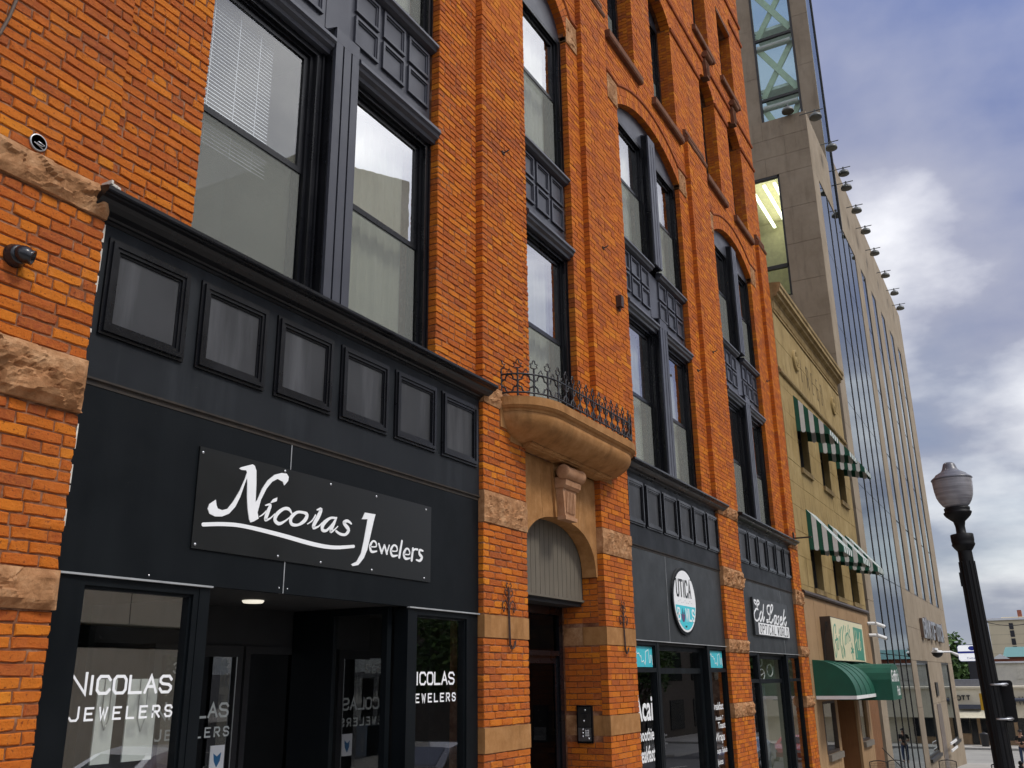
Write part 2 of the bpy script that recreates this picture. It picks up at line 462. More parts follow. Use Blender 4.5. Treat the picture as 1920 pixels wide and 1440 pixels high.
struct(strip(MB(), [-60, -20, 0, 20, 40, 61.0], -5.70, -5.552, 0.012, 0.32), 'kerb', KERB)
struct(strip(MB(), [-60, -20, 0, 20, 40, 61.0], -22.0, -17.15, 0.0), 'far_pavement', CONCW)
struct(strip(MB(), [-60, -20, 0, 20, 40, 61.0], -17.15, -17.002, 0.012, 0.32), 'far_kerb', KERB)
struct(strip(MB(), [74.65, 90], -40, 40, 0.0), 'corner_pavement', CONCW)
struct(strip(MB(), [74.5, 74.648], -40, 40, 0.012, 0.32), 'corner_kerb', KERB)
mk = MB()
for k in range(9):
    y0 = -5.0+k*1.1
    mk.box(66.0, 67.4, y0, y0+0.5, gz(66.7)-0.128, gz(66.7)-0.118)
for k in range(14):
    x0 = -10+k*5.0
    strip(mk, [x0, x0+2.4], -11.45, -11.33, -0.124, 0.004)
struct(mk, 'road_marking', LINEP)

# ------------------------------------------------------------------ brick building
BB = thing('brick_building', 'long orange brick block with black storefronts, tall black windows and a stone balcony', 'building', (12.0, 0.3, gz(12)))
YR = 0.09           # face of the recessed bays
CO = 0.0705         # one brick course
TOP = 20.6
# bays: recess x0,x1 / window opening x0,x1 / arch rise
BAYS = [dict(r=(3.35, 8.03), w=(4.10, 7.25), rise=0.42), dict(r=(8.96, 11.03), w=(9.27, 10.64), rise=0.50),
        dict(r=(12.0, 16.28), w=(12.63, 15.74), rise=0.44), dict(r=(17.52, 21.80), w=(17.97, 20.96), rise=0.42)]
PIERS = [(1.4, 3.35), (8.03, 8.96), (11.03, 12.0), (16.28, 17.52), (21.80, 22.55)]
PCAP = 12.42
SPR = 11.02
def arch_hw(bay, z, extra=0.0):
    """half width of the arch opening at height z (None above the crown)"""
    a, b = bay['w']; h = (b-a)/2; r = bay['rise']
    Rr = (h*h+r*r)/(2*r); cz = SPR+r-Rr
    Ro = Rr+extra
    if z <= SPR: return h
    d = Ro*Ro-(z-cz)**2
    return math.sqrt(d) if d > 0 else None
F4 = [(1.9, 3.1), (4.3, 5.5), (5.9, 7.1), (9.35, 10.6), (12.42, 13.62), (14.62, 15.9), (17.85, 19.0), (20.05, 21.24)]
bricks = []
def sub(iv, a, b):
    out = []
    for p, q in iv:
        if b <= p or a >= q: out.append((p, q)); continue
        if a > p+0.03: out.append((p, a))
        if b < q-0.03: out.append((b, q))
    return out
def fill_row(p, q, y0, y1, z0, z1, k, jit=1.0):
    L, H, J = 0.232, 0.116, 0.010
    hdr = (k % 7 == 5)
    step = H if hdr else L
    x = p
    first = (H if k % 2 else L) if not hdr else (0.06 if k % 2 else H)
    w = first*rnd.uniform(0.9, 1.08)
    while x < q-0.012:
        e_ = x+w
        if q-e_ < 0.055: e_ = q+J
        if e_ > q: e_ = q+J
        bricks.append((x, min(e_-J, q), y0, y1, z0, z1))
        x = e_
        w = step*rnd.uniform(0.94, 1.06)
        if not hdr and rnd.random() < 0.07: w = H
def fill(p, q, z0, z1, y0, y1, holes=None, k0=0):
    n = max(1, round((z1-z0)/CO)); h = (z1-z0)/n
    for k in range(n):
        a = z0+k*h; m = a+h/2
        iv = [(p, q)]
        if holes:
            for hx0, hx1 in holes(m): iv = sub(iv, hx0, hx1)
        for s_, t_ in iv:
            fill_row(s_, t_, y0, y1, a+0.005, a+h-0.005, k+k0)
core = MB()
def corebox(x0, x1, y0, y1, z0, z1): core.box(x0, x1, y0, y1, z0, z1)
# piers up to their caps, with the stone bands
BANDS = [(1.07, 1.31), (2.14, 2.37), (3.28, 3.62), (4.56, 4.78)]
for i, (a, b) in enumerate(PIERS):
    zlo = gz(b)-0.3
    cuts = [zlo] + [c for bd in BANDS for c in bd] + [PCAP]
    for z0, z1 in zip(cuts[0::2], cuts[1::2]):
        fill(a, b, z0, z1, 0.0, 0.10, None, i*3)
    corebox(a+0.008, b-0.008, 0.008, 0.4, zlo, PCAP)
    # upper wall above the pier
    fill(a-0.0, b, PCAP+0.16, TOP, YR, YR+0.10, None, i)
    corebox(a+0.001, b-0.001, YR+0.008, 0.4, PCAP, TOP)
def f4_holes(m):
    out = []
    for a, b in F4:
        c = (a+b)/2; h = (b-a)/2
        for zs, zspr, rise in ((12.27, 14.82, 0.36), (16.20, 18.30, 0.0), (19.9, 22, 0)):
            if zs-0.02 < m < zspr: out.append((a, b))
            elif rise and zspr <= m < zspr+rise+0.26:
                hw = h*math.sqrt(max(0, 1-((m-zspr)/(rise+0.26))**2)); out.append((c-hw-0.02, c+hw+0.02))
    return out
for i, bay in enumerate(BAYS):
    a, b = bay['r']; p, q = bay['w']; c = (p+q)/2
    zlo = 4.56 if i != 1 else 4.62
    def holes(m, bay=bay, p=p, q=q, c=c):
        if m <= SPR: return [(p, q)]
        hw = arch_hw(bay, m, 0.20)
        out = [(c-hw, c+hw)] if hw else []
        return out + f4_holes(m)
    fill(a, b, zlo, TOP, YR, YR+0.10, holes, i*2+1)
    corebox(a-0.02, p-0.008, YR+0.008, 0.4, zlo, SPR); corebox(q+0.008, b+0.02, YR+0.008, 0.4, zlo, SPR)
    # core above the arch, opened for the upper windows
    zz = [SPR, SPR+bay['rise']+0.15, 12.27, 14.82, 15.22, 16.20, 18.30, 19.9, TOP]
    for z0, z1 in zip(zz[:-1], zz[1:]):
        iv = [(a-0.02, b+0.02)]
        if z0 == SPR: iv = sub(iv, p-0.2, q+0.2) if False else sub(iv, p+0.02, q-0.02)
        elif z0 in (12.27, 14.82, 16.20, 19.9):
            for u, v_ in F4: iv = sub(iv, u-0.012, v_+0.012)
        for u, v_ in iv: corebox(u, v_, YR+0.008 if z0 != SPR else YR+0.03, 0.4, z0, z1)
# door jambs (bricks running back into the doorway) and the wall over the arch stones
for k in range(60):
    z0 = -0.62+k*CO
    if z0 > 3.25: break
    if any(z0+CO > u-0.01 and z0 < v_ for u, v_ in BANDS[:3]): continue
    yy = 0.105
    w = (0.222 if k % 2 else 0.111)
    while yy < 0.60:
        e_ = min(yy+w, 0.60)
        bricks.append((11.03, 11.13, yy, e_-0.01, z0+0.005, z0+CO-0.005)); bricks.append((8.86, 8.96, yy, e_-0.01, z0+0.005, z0+CO-0.005))
        yy = e_; w = 0.222
corebox(11.042, 11.2, 0.11, 0.62, -1, 4.3); corebox(8.8, 8.948, 0.11, 0.62, -1, 4.3)
corebox(8.9, 11.1, 0.28, 0.6, 4.20, 4.7)
# storefront flank jambs are the pier brick ends; roof and inner backing wall
WALL = core.build('wall', MORTAR, BB)
# pick the 300 bricks that show largest
def proj(p):
    d = Vector(p)-CAM; z = d.dot(fw)
    if z <= 0: return None
    return (960+FPX*d.dot(r2)/z, 720-FPX*d.dot(u2)/z)
def brick_px(bk):
    x0, x1, y0, y1, z0, z1 = bk
    c = [proj((x0, y0, z0)), proj((x1, y0, z0)), proj((x1, y0, z1)), proj((x0, y0, z1))]
    if any(q is None for q in c): return 0
    cx = sum(q[0] for q in c)/4; cy = sum(q[1] for q in c)/4
    if not (4 < cx < 1916 and 4 < cy < 1436): return 0
    return abs((c[2][0]-c[0][0])*(c[3][1]-c[1][1])-(c[3][0]-c[1][0])*(c[2][1]-c[0][1]))/2
order = sorted(range(len(bricks)), key=lambda i: -brick_px(bricks[i]))
near = set(order[:300])
def brick_geo(mb, bk, ch=0.007, j=0.0025, fine=True):
    x0, x1, y0, y1, z0, z1 = bk
    if not fine:
        dz = rnd.uniform(-j, j)
        y0 = y0+rnd.uniform(-0.004, 0.004)
        v = [(x0,y0,z0),(x1,y0,z0),(x1,y0,z1),(x0,y0,z1),(x0,y1,z0),(x1,y1,z0),(x1,y1,z1),(x0,y1,z1)]
        mb.add(v, [(0,1,2,3),(0,4,5,1),(1,5,6,2),(2,6,7,3),(3,7,4,0)]); return
    u = lambda s=1.0: rnd.uniform(-j, j)*s
    off = rnd.uniform(-0.0035, 0.0025)
    cx_, cz_ = (x0+x1)/2, (z0+z1)/2
    L = x1-x0
    ts = (0, .33, .66, 1) if L > 0.15 else (0, .5, 1)
    out = [(x0+L*t, z0) for t in ts]+[(x1, cz_)]+[(x1-L*t, z1) for t in ts]+[(x0, cz_)]
    n = len(out)
    mid = []; fr = []; back = []
    for (a, b) in out:
        ax, az = a+u(0.9), b+u(0.9)
        corner = (a in (x0, x1)) and (b in (z0, z1))
        if corner and rnd.random() < 0.3: ax += (cx_-a)/abs(cx_-a)*rnd.uniform(.002, .008); az += (cz_-b)/abs(cz_-b)*rnd.uniform(.001, .006)
        mid.append((ax, y0+ch+off, az)); back.append((a, y1, b))
        ix = ax+(ch*(1 if a < cx_ else -1) if a in (x0, x1) else 0); iz = az+(ch*.75*(1 if b < cz_ else -1) if b in (z0, z1) else 0)
        fr.append((ix+u(.8), y0+off+u(.8), iz+u(.8)))
    f = []
    for i in range(n):
        k = (i+1) % n
        f.append((i, k, n+k, n+i)); f.append((n+i, n+k, 2*n+k, 2*n+i))
    f.append(tuple(range(2*n, 3*n)))
    mb.add(back+mid+fr, f)
# shared meshes for the nearest bricks: long and short, several castings each
VAR = {}
for kind, L in (('stretcher', 0.222), ('header', 0.106), ('bat', 0.06)):
    VAR[kind] = []
    for q in range(8):
        mb = MB(); brick_geo(mb, (0, L, 0, 0.10, 0, CO-0.010), 0.007, 0.003)
        VAR[kind].append((mb.mesh('brick', BRICK), L))
rest = MB()
for i, bk in enumerate(bricks):
    x0, x1, y0, y1, z0, z1 = bk
    L = x1-x0
    if i in near and y0 < 0.10:
        kind = 'stretcher' if L > 0.16 else 'header' if L > 0.08 else 'bat'
        me, L0 = VAR[kind][rnd.randrange(8)]
        o = bpy.data.objects.new('brick', me)
        C.objects.link(o); o.parent = WALL
        ox, oy, oz = ORIG[BB.name]
        o.location = (x0-ox, y0-oy+rnd.uniform(-0.0035, 0.0025), z0-oz)
        o.scale = (L/L0, 1, (z1-z0)/(CO-0.010))
        o.rotation_euler = (rnd.uniform(-.012, .012), rnd.uniform(-.006, .006), rnd.uniform(-.008, .008))
    else:
        brick_geo(rest, bk, fine=(x0 < 9.5 and z0 < 9.5))
bo = rest.build('brick_courses', BRICK, WALL, fix=False); bo['kind'] = 'stuff'

# rock-faced and dressed stone bands
def rock(x0, x1, z0, z1, y, bulge, name='rough_stone', parent=BB, mat=ROCK, depth=0.12, seed=0, res=0.016):
    nx = max(6, int((x1-x0)/res)); nz = max(5, int((z1-z0)/res))
    nx = min(nx, 80); nz = min(nz, 26)
    rs = random.Random(seed*31+5)
    seeds = [(rs.uniform(x0, x1), rs.uniform(z0, z1), rs.uniform(0.25, 1.15), rs.uniform(-5, 5), rs.uniform(-2, 8)) for _ in range(max(7, int((x1-x0)*(z1-z0)/0.007)))]
    mb = MB(); v = []
    for j in range(nz+1):
        for i in range(nx+1):
            s_, t_ = i/nx, j/nz
            x = x0+(x1-x0)*s_; z = z0+(z1-z0)*t_
            ed = min(1, min(s_, 1-s_)*(x1-x0)/0.05)*min(1, min(t_, 1-t_)*(z1-z0)/0.05)
            p = Vector((x*5.0+seed*7.3, z*7.0, seed*3.1))
            wx_, wz_ = x+0.03*mnoise.noise(p*1.4), z+0.03*mnoise.noise(p*1.7+Vector((9, 2, 1)))
            best = min(seeds, key=lambda q_: (q_[0]-wx_)**2+((q_[1]-wz_)*1.5)**2)
            h = best[2]+best[3]*(wx_-best[0])+best[4]*(wz_-best[1])+0.10*mnoise.noise(p*3.7)+0.10*mnoise.noise(p*9)
            v.append((x+(mnoise.noise(p*3)*0.006 if 0 < i < nx else 0), y-bulge*max(0.05, h)*(0.25+0.75*ed), z+(mnoise.noise(p*2.7)*0.006 if 0 < j < nz else 0)))
    f = []
    for j in range(nz):
        for i in range(nx):
            a = j*(nx+1)+i
            f.append((a, a+1, a+nx+2, a+nx+1))
    n = len(v)
    rim = [i for i in range(nx+1)] + [j*(nx+1)+nx for j in range(1, nz+1)] + [nz*(nx+1)+i for i in range(nx-1, -1, -1)] + [j*(nx+1) for j in range(nz-1, 0, -1)]
    for k, q in enumerate(rim): v.append((v[q][0], y+depth, v[q][2]))
    m = len(rim)
    for k in range(m): f.append((rim[k], rim[(k+1) % m], n+(k+1) % m, n+k))
    mb.add(v, f)
    return mb.build(name, mat, parent)
sd = 0
for i, (a, b) in enumerate(PIERS):
    for k, (z0, z1) in enumerate(BANDS):
        sd += 1
        if i in (1, 2) and k in (0, 1):
            mb = MB(); mb.box(a+0.001, b-0.001, -0.006, 0.10, z0+0.006, z1-0.006)
            mb.build('stone_band', BROWN, BB)
            continue
        if i == 0:
            rock(a, a+0.75, z0+0.006, z1-0.006, -0.01, 0.05, seed=sd); rock(a+0.762, b-0.002, z0+0.006, z1-0.006, -0.01, 0.055 if k != 3 else 0.045, seed=sd+40)
        else:
            rock(a+0.001, b-0.001, z0+0.006, z1-0.006, -0.005, 0.05 if i > 2 else 0.03, seed=sd)
for z0, z1 in BANDS[:2]:
    mb = MB(); mb.box(11.03, 11.13, 0.102, 0.33, z0+0.004, z1-0.004); mb.build('stone_band', BROWN, BB)
    rj = MB(); rj.box(11.035, 11.13, 0.334, 0.60, z0+0.004, z1-0.004); rj.build('stone_band', ROCK, BB)
mb = MB(); mb.box(11.03, 11.13, 0.102, 0.60, 3.284, 3.62); mb.build('stone_band', BROWN, BB)
# pier caps
for a, b in PIERS:
    mb = MB()
    mb.profx([(YR+0.02, PCAP-0.14), (-0.012, PCAP-0.14), (-0.03, PCAP-0.11), (-0.03, PCAP-0.06), (-0.012, PCAP-0.03), (0.03, PCAP), (0.05, PCAP+0.06), (0.02, PCAP+0.08), (0.02, PCAP+0.15), (YR+0.02, PCAP+0.17)], a-0.01, b+0.01)
    mb.build('pier_cap', SILL, BB)
# arches over the tall bays: voussoirs, springer stones, hood mould
def arc_pts(c, h, r, spr, n, extra=0.0):
    Rr = (h*h+r*r)/(2*r); cz = spr+r-Rr; th = math.asin(h/Rr)
    return [(c+(Rr+extra)*math.sin(-th+2*th*k/n), cz+(Rr+extra)*math.cos(-th+2*th*k/n)) for k in range(n+1)]
def sweep_arc(mb, pts, yf, w, t):
    """a moulding of width w along an arc in xz, standing t proud of yf"""
    P = [Vector((x, 0, z)) for x, z in pts]
    v = []; n = len(P)
    prof = [(-w/2, 0.02), (-w/2, -t*0.5), (-w*0.2, -t), (w*0.3, -t), (w/2, -t*0.4), (w/2, 0.02)]
    for i in range(n):
        tg = (P[min(i+1, n-1)]-P[max(i-1, 0)]).normalized(); nr = Vector((-tg.z, 0, tg.x))
        for a, d in prof: v.append((P[i].x+nr.x*a, yf+d, P[i].z+nr.z*a))
    m = len(prof); f = []
    for i in range(n-1):
        for k in range(m): f.append((i*m+k, i*m+(k+1) % m, (i+1)*m+(k+1) % m, (i+1)*m+k))
    f.append(tuple(range(m))); f.append(tuple(range((n-1)*m, n*m)))
    mb.add(v, f)
def voussoirs(mb, c, h, r, spr, yf, thick, depth, n):
    Rr = (h*h+r*r)/(2*r); cz = spr+r-Rr; th = math.asin(min(1, h/Rr))
    for k in range(n):
        a0 = -th+2*th*(k+0.06)/n; a1 = -th+2*th*(k+0.94)/n
        for r0, r1 in ((Rr, Rr+thick*0.5-0.004), (Rr+thick*0.5+0.004, Rr+thick)):
            y0 = yf+rnd.uniform(-0.003, 0.003)
            q = [(c+r_*math.sin(a_), cz+r_*math.cos(a_)) for a_, r_ in ((a0, r0), (a1, r0), (a1, r1), (a0, r1))]
            mb.polyy(q, y0, yf+depth)
for bay in BAYS:
    p, q = bay['w']; c = (p+q)/2; h = (q-p)/2; a, b = bay['r']
    mb = MB(); voussoirs(mb, c, h, bay['rise'], SPR, YR-0.012, 0.30, 0.20, int(2*h/0.072)+6)
    o = mb.build('arch_bricks', BRICK, BB); o['kind'] = 'stuff'
    bk = MB()
    pin = arc_pts(c, h, bay['rise'], SPR, 24, 0.006); pot = arc_pts(c, h, bay['rise'], SPR, 24, 0.294)
    bk.polyy(pin+pot[::-1], YR-0.002, YR+0.18); bk.build('arch_backing', MORTAR, BB)
    ins = arc_pts(c, h, bay['rise'], SPR, 30, 0.325)
    hm = MB()
    e0, e1 = max(a+0.002, ins[0][0]-0.35), min(b-0.002, ins[-1][0]+0.35)
    pts = [(e0, SPR+0.42)] + [t_ for t_ in ins if t_[1] > SPR+0.36] + [(e1, SPR+0.42)]
    sweep_arc(hm, pts, YR, 0.06, 0.035)
    hm.build('hood_mould', HOODM, BB)
    for s_ in (0, 1):
        x0, x1 = ((a+0.02, p+0.0) if s_ == 0 else (q, b-0.02))
        if x1-x0 > 0.45: x0, x1 = (p-0.42, p) if s_ == 0 else (q, q+0.42)
        rock(x0, x1, SPR-0.10, SPR+0.36, YR-0.012, 0.022, 'springer_stone', seed=int(x0*13))
# upper windows: sills, arches, strings, corbels
for k, (a, b) in enumerate(F4):
    if b < 8: continue
    c = (a+b)/2
    MB().profx([(YR+0.1, 12.11), (0.02, 12.11), (0.0, 12.14), (0.0, 12.25), (YR+0.12, 12.275)], a-0.17, b+0.19).build('sill', SILL, BB)
    MB().profx([(YR+0.1, 16.05), (0.02, 16.05), (0.0, 16.08), (0.0, 16.18), (YR+0.12, 16.205)], a-0.19, b+0.2).build('sill', SILL, BB)
    mb = MB(); voussoirs(mb, c, (b-a)/2, 0.36, 14.83, YR-0.006, 0.26, 0.2, 16)
    o = mb.build('arch_bricks', BRICK, BB); o['kind'] = 'stuff'
    kb = MB()
    kb.polyy([(c-0.10, 15.16), (c+0.10, 15.16), (c+0.17, 15.62), (c-0.17, 15.62)], 0.0, YR+0.08)
    for d in (-0.07, 0.0, 0.07): kb.box(c+d-0.014, c+d+0.014, -0.016, 0.0, 15.22, 15.56)
    kb.build('keystone', SILL, BB)
    sc = MB(); sc.lathe([(0.075, -0.21), (0.085, -0.19), (0.085, 0.19), (0.075, 0.21)], (c, 0.0, 15.72), 14, 'x'); sc.build('scroll', SILL, BB)
sx = [8.96, 22.55]
segs = [(8.9, 22.56)]
s1 = segs[:]; s2 = segs[:]
for a, b in F4: s1 = sub(s1, a, b)
for a, b in s1:
    MB().profx([(YR+0.02, 14.78), (YR-0.03, 14.78), (YR-0.045, 14.81), (YR-0.045, 14.84), (YR-0.02, 14.865), (YR+0.02, 14.87)], a+0.002, b-0.002).build('string_course', HOODM, BB)
for a, b in F4: s2 = sub(s2, (a+b)/2-0.19, (a+b)/2+0.19)
for a, b in s2:
    MB().profx([(YR+0.02, 15.52), (YR-0.03, 15.52), (YR-0.045, 15.55), (YR-0.045, 15.58), (YR-0.02, 15.605), (YR+0.02, 15.61)], a, b).build('string_course', HOODM, BB)
s3 = segs[:]
for a, b in F4: s3 = sub(s3, a-0.05, b+0.05)
for a, b in s3:
    MB().profx([(YR+0.02, 18.80), (YR-0.035, 18.80), (YR-0.05, 18.84), (YR-0.05, 18.88), (YR+0.02, 18.91)], a, b).build('string_course', HOODM, BB)
MB().profx([(YR+0.02, 19.42), (YR-0.035, 19.42), (YR-0.05, 19.46), (YR-0.05, 19.50), (YR+0.02, 19.53)], 8.9, 22.56).build('string_course', HOODM, BB)
for a, b in F4:
    if b < 8: continue
    MB().box(a-0.02, b+0.02, YR-0.02, YR+0.09, 18.30, 18.42).build('lintel', SILL, BB)
# the mass of the block behind the face: side wall, roof
bd = MB(); bd.box(22.35, 22.545, 0.41, 14, gz(22)-0.5, TOP); bd.box(1.5, 22.34, 13.8, 14, -1.2, TOP); bd.box(1.4, 22.5, 0.42, 14, TOP-0.1, TOP+0.05)
bd.build('side_wall', MORTAR, BB)
# ------------------------------------------------------------------ tall windows
def pane(x0, x1, z0, z1, y, parent, mat=GLASS, name='pane'):
    return MB().box(x0, x1, y, y+0.006, z0, z1).build(name, mat, parent)
def sash_window(x0, x1, z0, z1, zm, y=0.19, glass=None, shade='cream', cas=0.10, stile=0.055, screen=True, blind=False, wide=True):
    """black double-hung window: casing > sashes, panes, screen, shade"""
    mb = MB()
    mb.ring(x0, x1, z0, z1, cas, y, y+0.16, wt=0.06, wb=0.05)
    mb.ring(x0+cas, x1-cas, z0+0.05, z1-0.06, 0.035, y+0.035, y+0.16, wt=0.03, wb=0.02)
    if wide:
        mb.box(x0+0.02, x0+0.04, y-0.018, y-0.001, z0+0.05, z1); mb.box(x1-0.04, x1-0.02, y-0.018, y-0.001, z0+0.05, z1)
        mb.box(x0+cas-0.022, x0+cas-0.004, y-0.012, y-0.001, z0+0.05, z1-0.06); mb.box(x1-cas+0.004, x1-cas+0.022, y-0.012, y-0.001, z0+0.05, z1-0.06)
    w = mb.build('window', BLACKG, BB)
    a, b = x0+cas+0.036, x1-cas-0.036
    t, s0 = z1-0.092, z0+0.072
    MB().ring(a, b, zm-0.05, t, stile, y+0.06, y+0.095, wt=0.05, wb=0.055).build('upper_sash', BLACKG, w)
    MB().ring(a, b, s0, zm+0.045, stile, y+0.10, y+0.135, wt=0.05, wb=0.075).build('lower_sash', BLACKG, w)
    pane(a+stile-0.004, b-stile+0.004, zm, t-0.046, y+0.075, w, glass or GLASS)
    pane(a+stile-0.004, b-stile+0.004, s0+0.07, zm, y+0.115, w, LOWG)
    if screen:
        MB().box(a+0.012, b-0.012, y+0.070, y+0.072, s0+0.02, zm-0.055).build('insect_screen', SCREEN, w)
    if shade:
        sh = MB(); n = 56; k_ = rnd.uniform(0.7, 1.3)
        # a shade hung close behind the glass, with a slight billow
        v = []
        for i in range(n+1):
            xx = a+(b-a)*i/n
            for zz_ in (s0, t): v.append((xx, y+0.24+0.016*math.sin(i*0.9*k_)+0.010*math.sin(i*0.37+k_*5), zz_))
        sh.add(v, [(2*i, 2*i+2, 2*i+3, 2*i+1) for i in range(n)])
        sh.build('shade', CREAM if shade == 'cream' else CREAM2 if shade == 'dull' else DARKIN, w)
    else:
        rm = MB()
        rm.box(x0-0.3, x1+0.3, y+1.5, y+1.6, z0-0.3, z1+0.5); rm.box(x0-0.4, x0-0.3, y+0.2, y+1.5, z0-0.3, z1+0.5); rm.box(x1+0.3, x1+0.4, y+0.2, y+1.5, z0-0.3, z1+0.5)
        rm.box(x0-0.3, x1+0.3, y+0.2, y+1.5, z1+0.3, z1+0.4); rm.box(x0-0.3, x1+0.3, y+0.2, y+1.5, z0-0.3, z0-0.2)
        rm.build('room', CREAM2, w)
    if blind:
        bl = MB(); zz_ = t-0.03; k = 0
        while zz_ > zm-0.28:
            bl.add([(a+0.05, y+0.140, zz_), (a+0.86, y+0.140, zz_), (a+0.86, y+0.148, zz_+0.012), (a+0.05, y+0.148, zz_+0.012)], [(0, 1, 2, 3)])
            zz_ -= 0.034
        for xx in (a+0.18, a+0.46, a+0.70): bl.box(xx, xx+0.003, y+0.137, y+0.139, zm-0.28, t)
        bl.build('blind', BLINDM, w)
    return w
CLEARG = make_glass('clear_old_glass', 2.0, (0.97, 0.985, 0.985), 0.012)
LOWG = make_glass('screened_glass', 1.7, (0.97, 0.985, 0.975), 0.012)
BLINDM = plain('bright_blind', (0.86, 0.88, 0.90), 0.5, vary=0.03)
def square_panels(par, xs_, zs, w, h, y, mat=GREYP):
    for x in xs_:
        for z in zs:
            mb = MB()
            mb.ring(x, x+w, z, z+h, 0.030, y-0.030, y+0.004)
            mb.ring(x+0.030, x+w-0.030, z+0.030, z+h-0.030, 0.018, y-0.016, y+0.004)
            mb.box(x+0.048, x+w-0.048, y-0.003, y+0.004, z+0.048, z+h-0.048)
            mb.build('panel', mat, par)
LEDGE = [(0.26, 0.32), (0.215, 0.30), (0.055, 0.145), (0.050, 0.105), (0.075, 0.085), (0.085, 0.055), (0.125, 0.035), (0.135, 0.0), (0.26, 0.0)]
def ledge(x0, x1, z, parent, mat=GREYP, name='window_ledge'):
    return MB().profx([(yy, z+dz) for yy, dz in LEDGE], x0, x1).build(name, mat, parent)
def pillar(x0, x1, z0, z1, parent):
    mb = MB(); w = x1-x0
    mb.box(x0, x1, 0.10, 0.30, z0, z1, 1)
    xs_ = [x0+0.012, x0+w*0.30, x0+w*0.36, x0+w*0.63, x0+w*0.69, x1-0.012]
    for u, v_ in zip(xs_[0::2], xs_[1::2]): mb.box(u, v_, 0.068, 0.099, z0, z1-0.14)
    mb.box(x0+0.012, x1-0.012, 0.068, 0.099, z1-0.139, z1)
    mb.add([(x0, 0.10, z1), (x1, 0.10, z1), (x1, 0.30, z1), (x0, 0.30, z1), (x0, 0.068, z1), (x1, 0.068, z1), (x1, 0.30, z1+0.06), (x0, 0.30, z1+0.06)], [(4, 5, 6, 7), (4, 7, 3, 0), (5, 1, 2, 6)])
    return mb.build('pillar', [GREYP, BLACKG], parent)
SHADES = [('dull', None), ('cream', 'cream'), ('cream', 'cream'), ('cream', 'dull')]
for i, bay in enumerate(BAYS):
    p, q = bay['w']; c = (p+q)/2
    p += 0.004; q -= 0.004
    pw = 0.36 if i != 1 else 0
    spans = [(p, c-pw/2), (c+pw/2, q)] if pw else [(p, q)]
    for k, (a, b) in enumerate(spans):
        first = (i == 0 and k == 0)
        al = a-0.125 if k == 0 else a
        sash_window(al, b, 4.66, 7.30, 6.045, shade=None if first else ('dull' if i == 0 else 'cream'), blind=first, cas=0.115, glass=CLEARG if first else None)
        sash_window(al, b, 8.58, SPR-0.10, 9.86, shade='cream' if (i+k) % 3 else 'dull', cas=0.10)
        # spandrel between the storeys
        sp = MB().box(a, b, 0.215, 0.30, 7.30, 8.58).build('spandrel', GREYP, BB)
        n = 3; m = 0.055; g_ = 0.07
        w_ = ((b-a)-2*m-(n-1)*g_)/n
        square_panels(sp, [a+m+j*(w_+g_) for j in range(n)], [7.735, 8.115], w_, 0.325, 0.215)
        ledge(a, b, 7.30, BB)
        MB().profx([(0.28, 8.595), (0.14, 8.585), (0.095, 8.565), (0.090, 8.53), (0.12, 8.515), (0.135, 8.485), (0.19, 8.47), (0.28, 8.47)], a, b).build('window_sill', GREYP, BB)
    # infill under the arch
    tp = arc_pts(c, (q-p)/2, bay['rise'], SPR, 20, -0.004)
    ty = MB(); ty.polyy([(p, SPR-0.10)] + tp + [(q, SPR-0.10)], 0.20, 0.28); ty.build('arch_panel', GREYP, BB)
    if pw:
        pillar(c-pw/2, c+pw/2, 4.66, 7.58, BB)
        MB().box(c-pw/2+0.002, c+pw/2-0.002, 0.21, 0.30, 7.64, 8.47).build('mullion_panel', GREYP, BB)
        pillar(c-pw/2, c+pw/2, 8.60, SPR+0.16, BB)
for k, (a, b) in enumerate(F4):
    if b < 8: continue
    sash_window(a+0.004, b-0.004, 12.275, 14.80, 13.52, y=0.36, shade='dull' if k % 2 else 'dark', cas=0.09, wide=False)
    tp = arc_pts((a+b)/2, (b-a)/2, 0.36, 14.83, 14, -0.004)
    ty = MB(); ty.polyy([(a+0.004, 14.80)] + tp + [(b-0.004, 14.80)], 0.365, 0.42); ty.build('arch_panel', GREYP, BB)
    sash_window(a+0.004, b-0.004, 16.205, 18.295, 17.25, y=0.36, shade='dull' if k % 2 == 0 else 'dark', cas=0.09, wide=False)
    # brick returns of the deep openings
    rv = MB()
    for (z0, z1) in ((12.275, 14.83), (16.205, 18.30)):
        n = int((z1-z0)/CO)
        for j in range(n):
            zz_ = z0+j*CO
            for (x0, x1) in ((a-0.10, a), (b, b+0.10)):
                ys = [YR+0.106, YR+0.20, 0.44] if j % 2 else [YR+0.106, YR+0.30, 0.44]
                for u, v_ in zip(ys[:-1], ys[1:]): rv.box(x0, x1, u, v_-0.008, zz_+0.005, zz_+CO-0.005)
    o = rv.build('reveal_bricks', BRICK, BB, fix=False); o['kind'] = 'stuff'

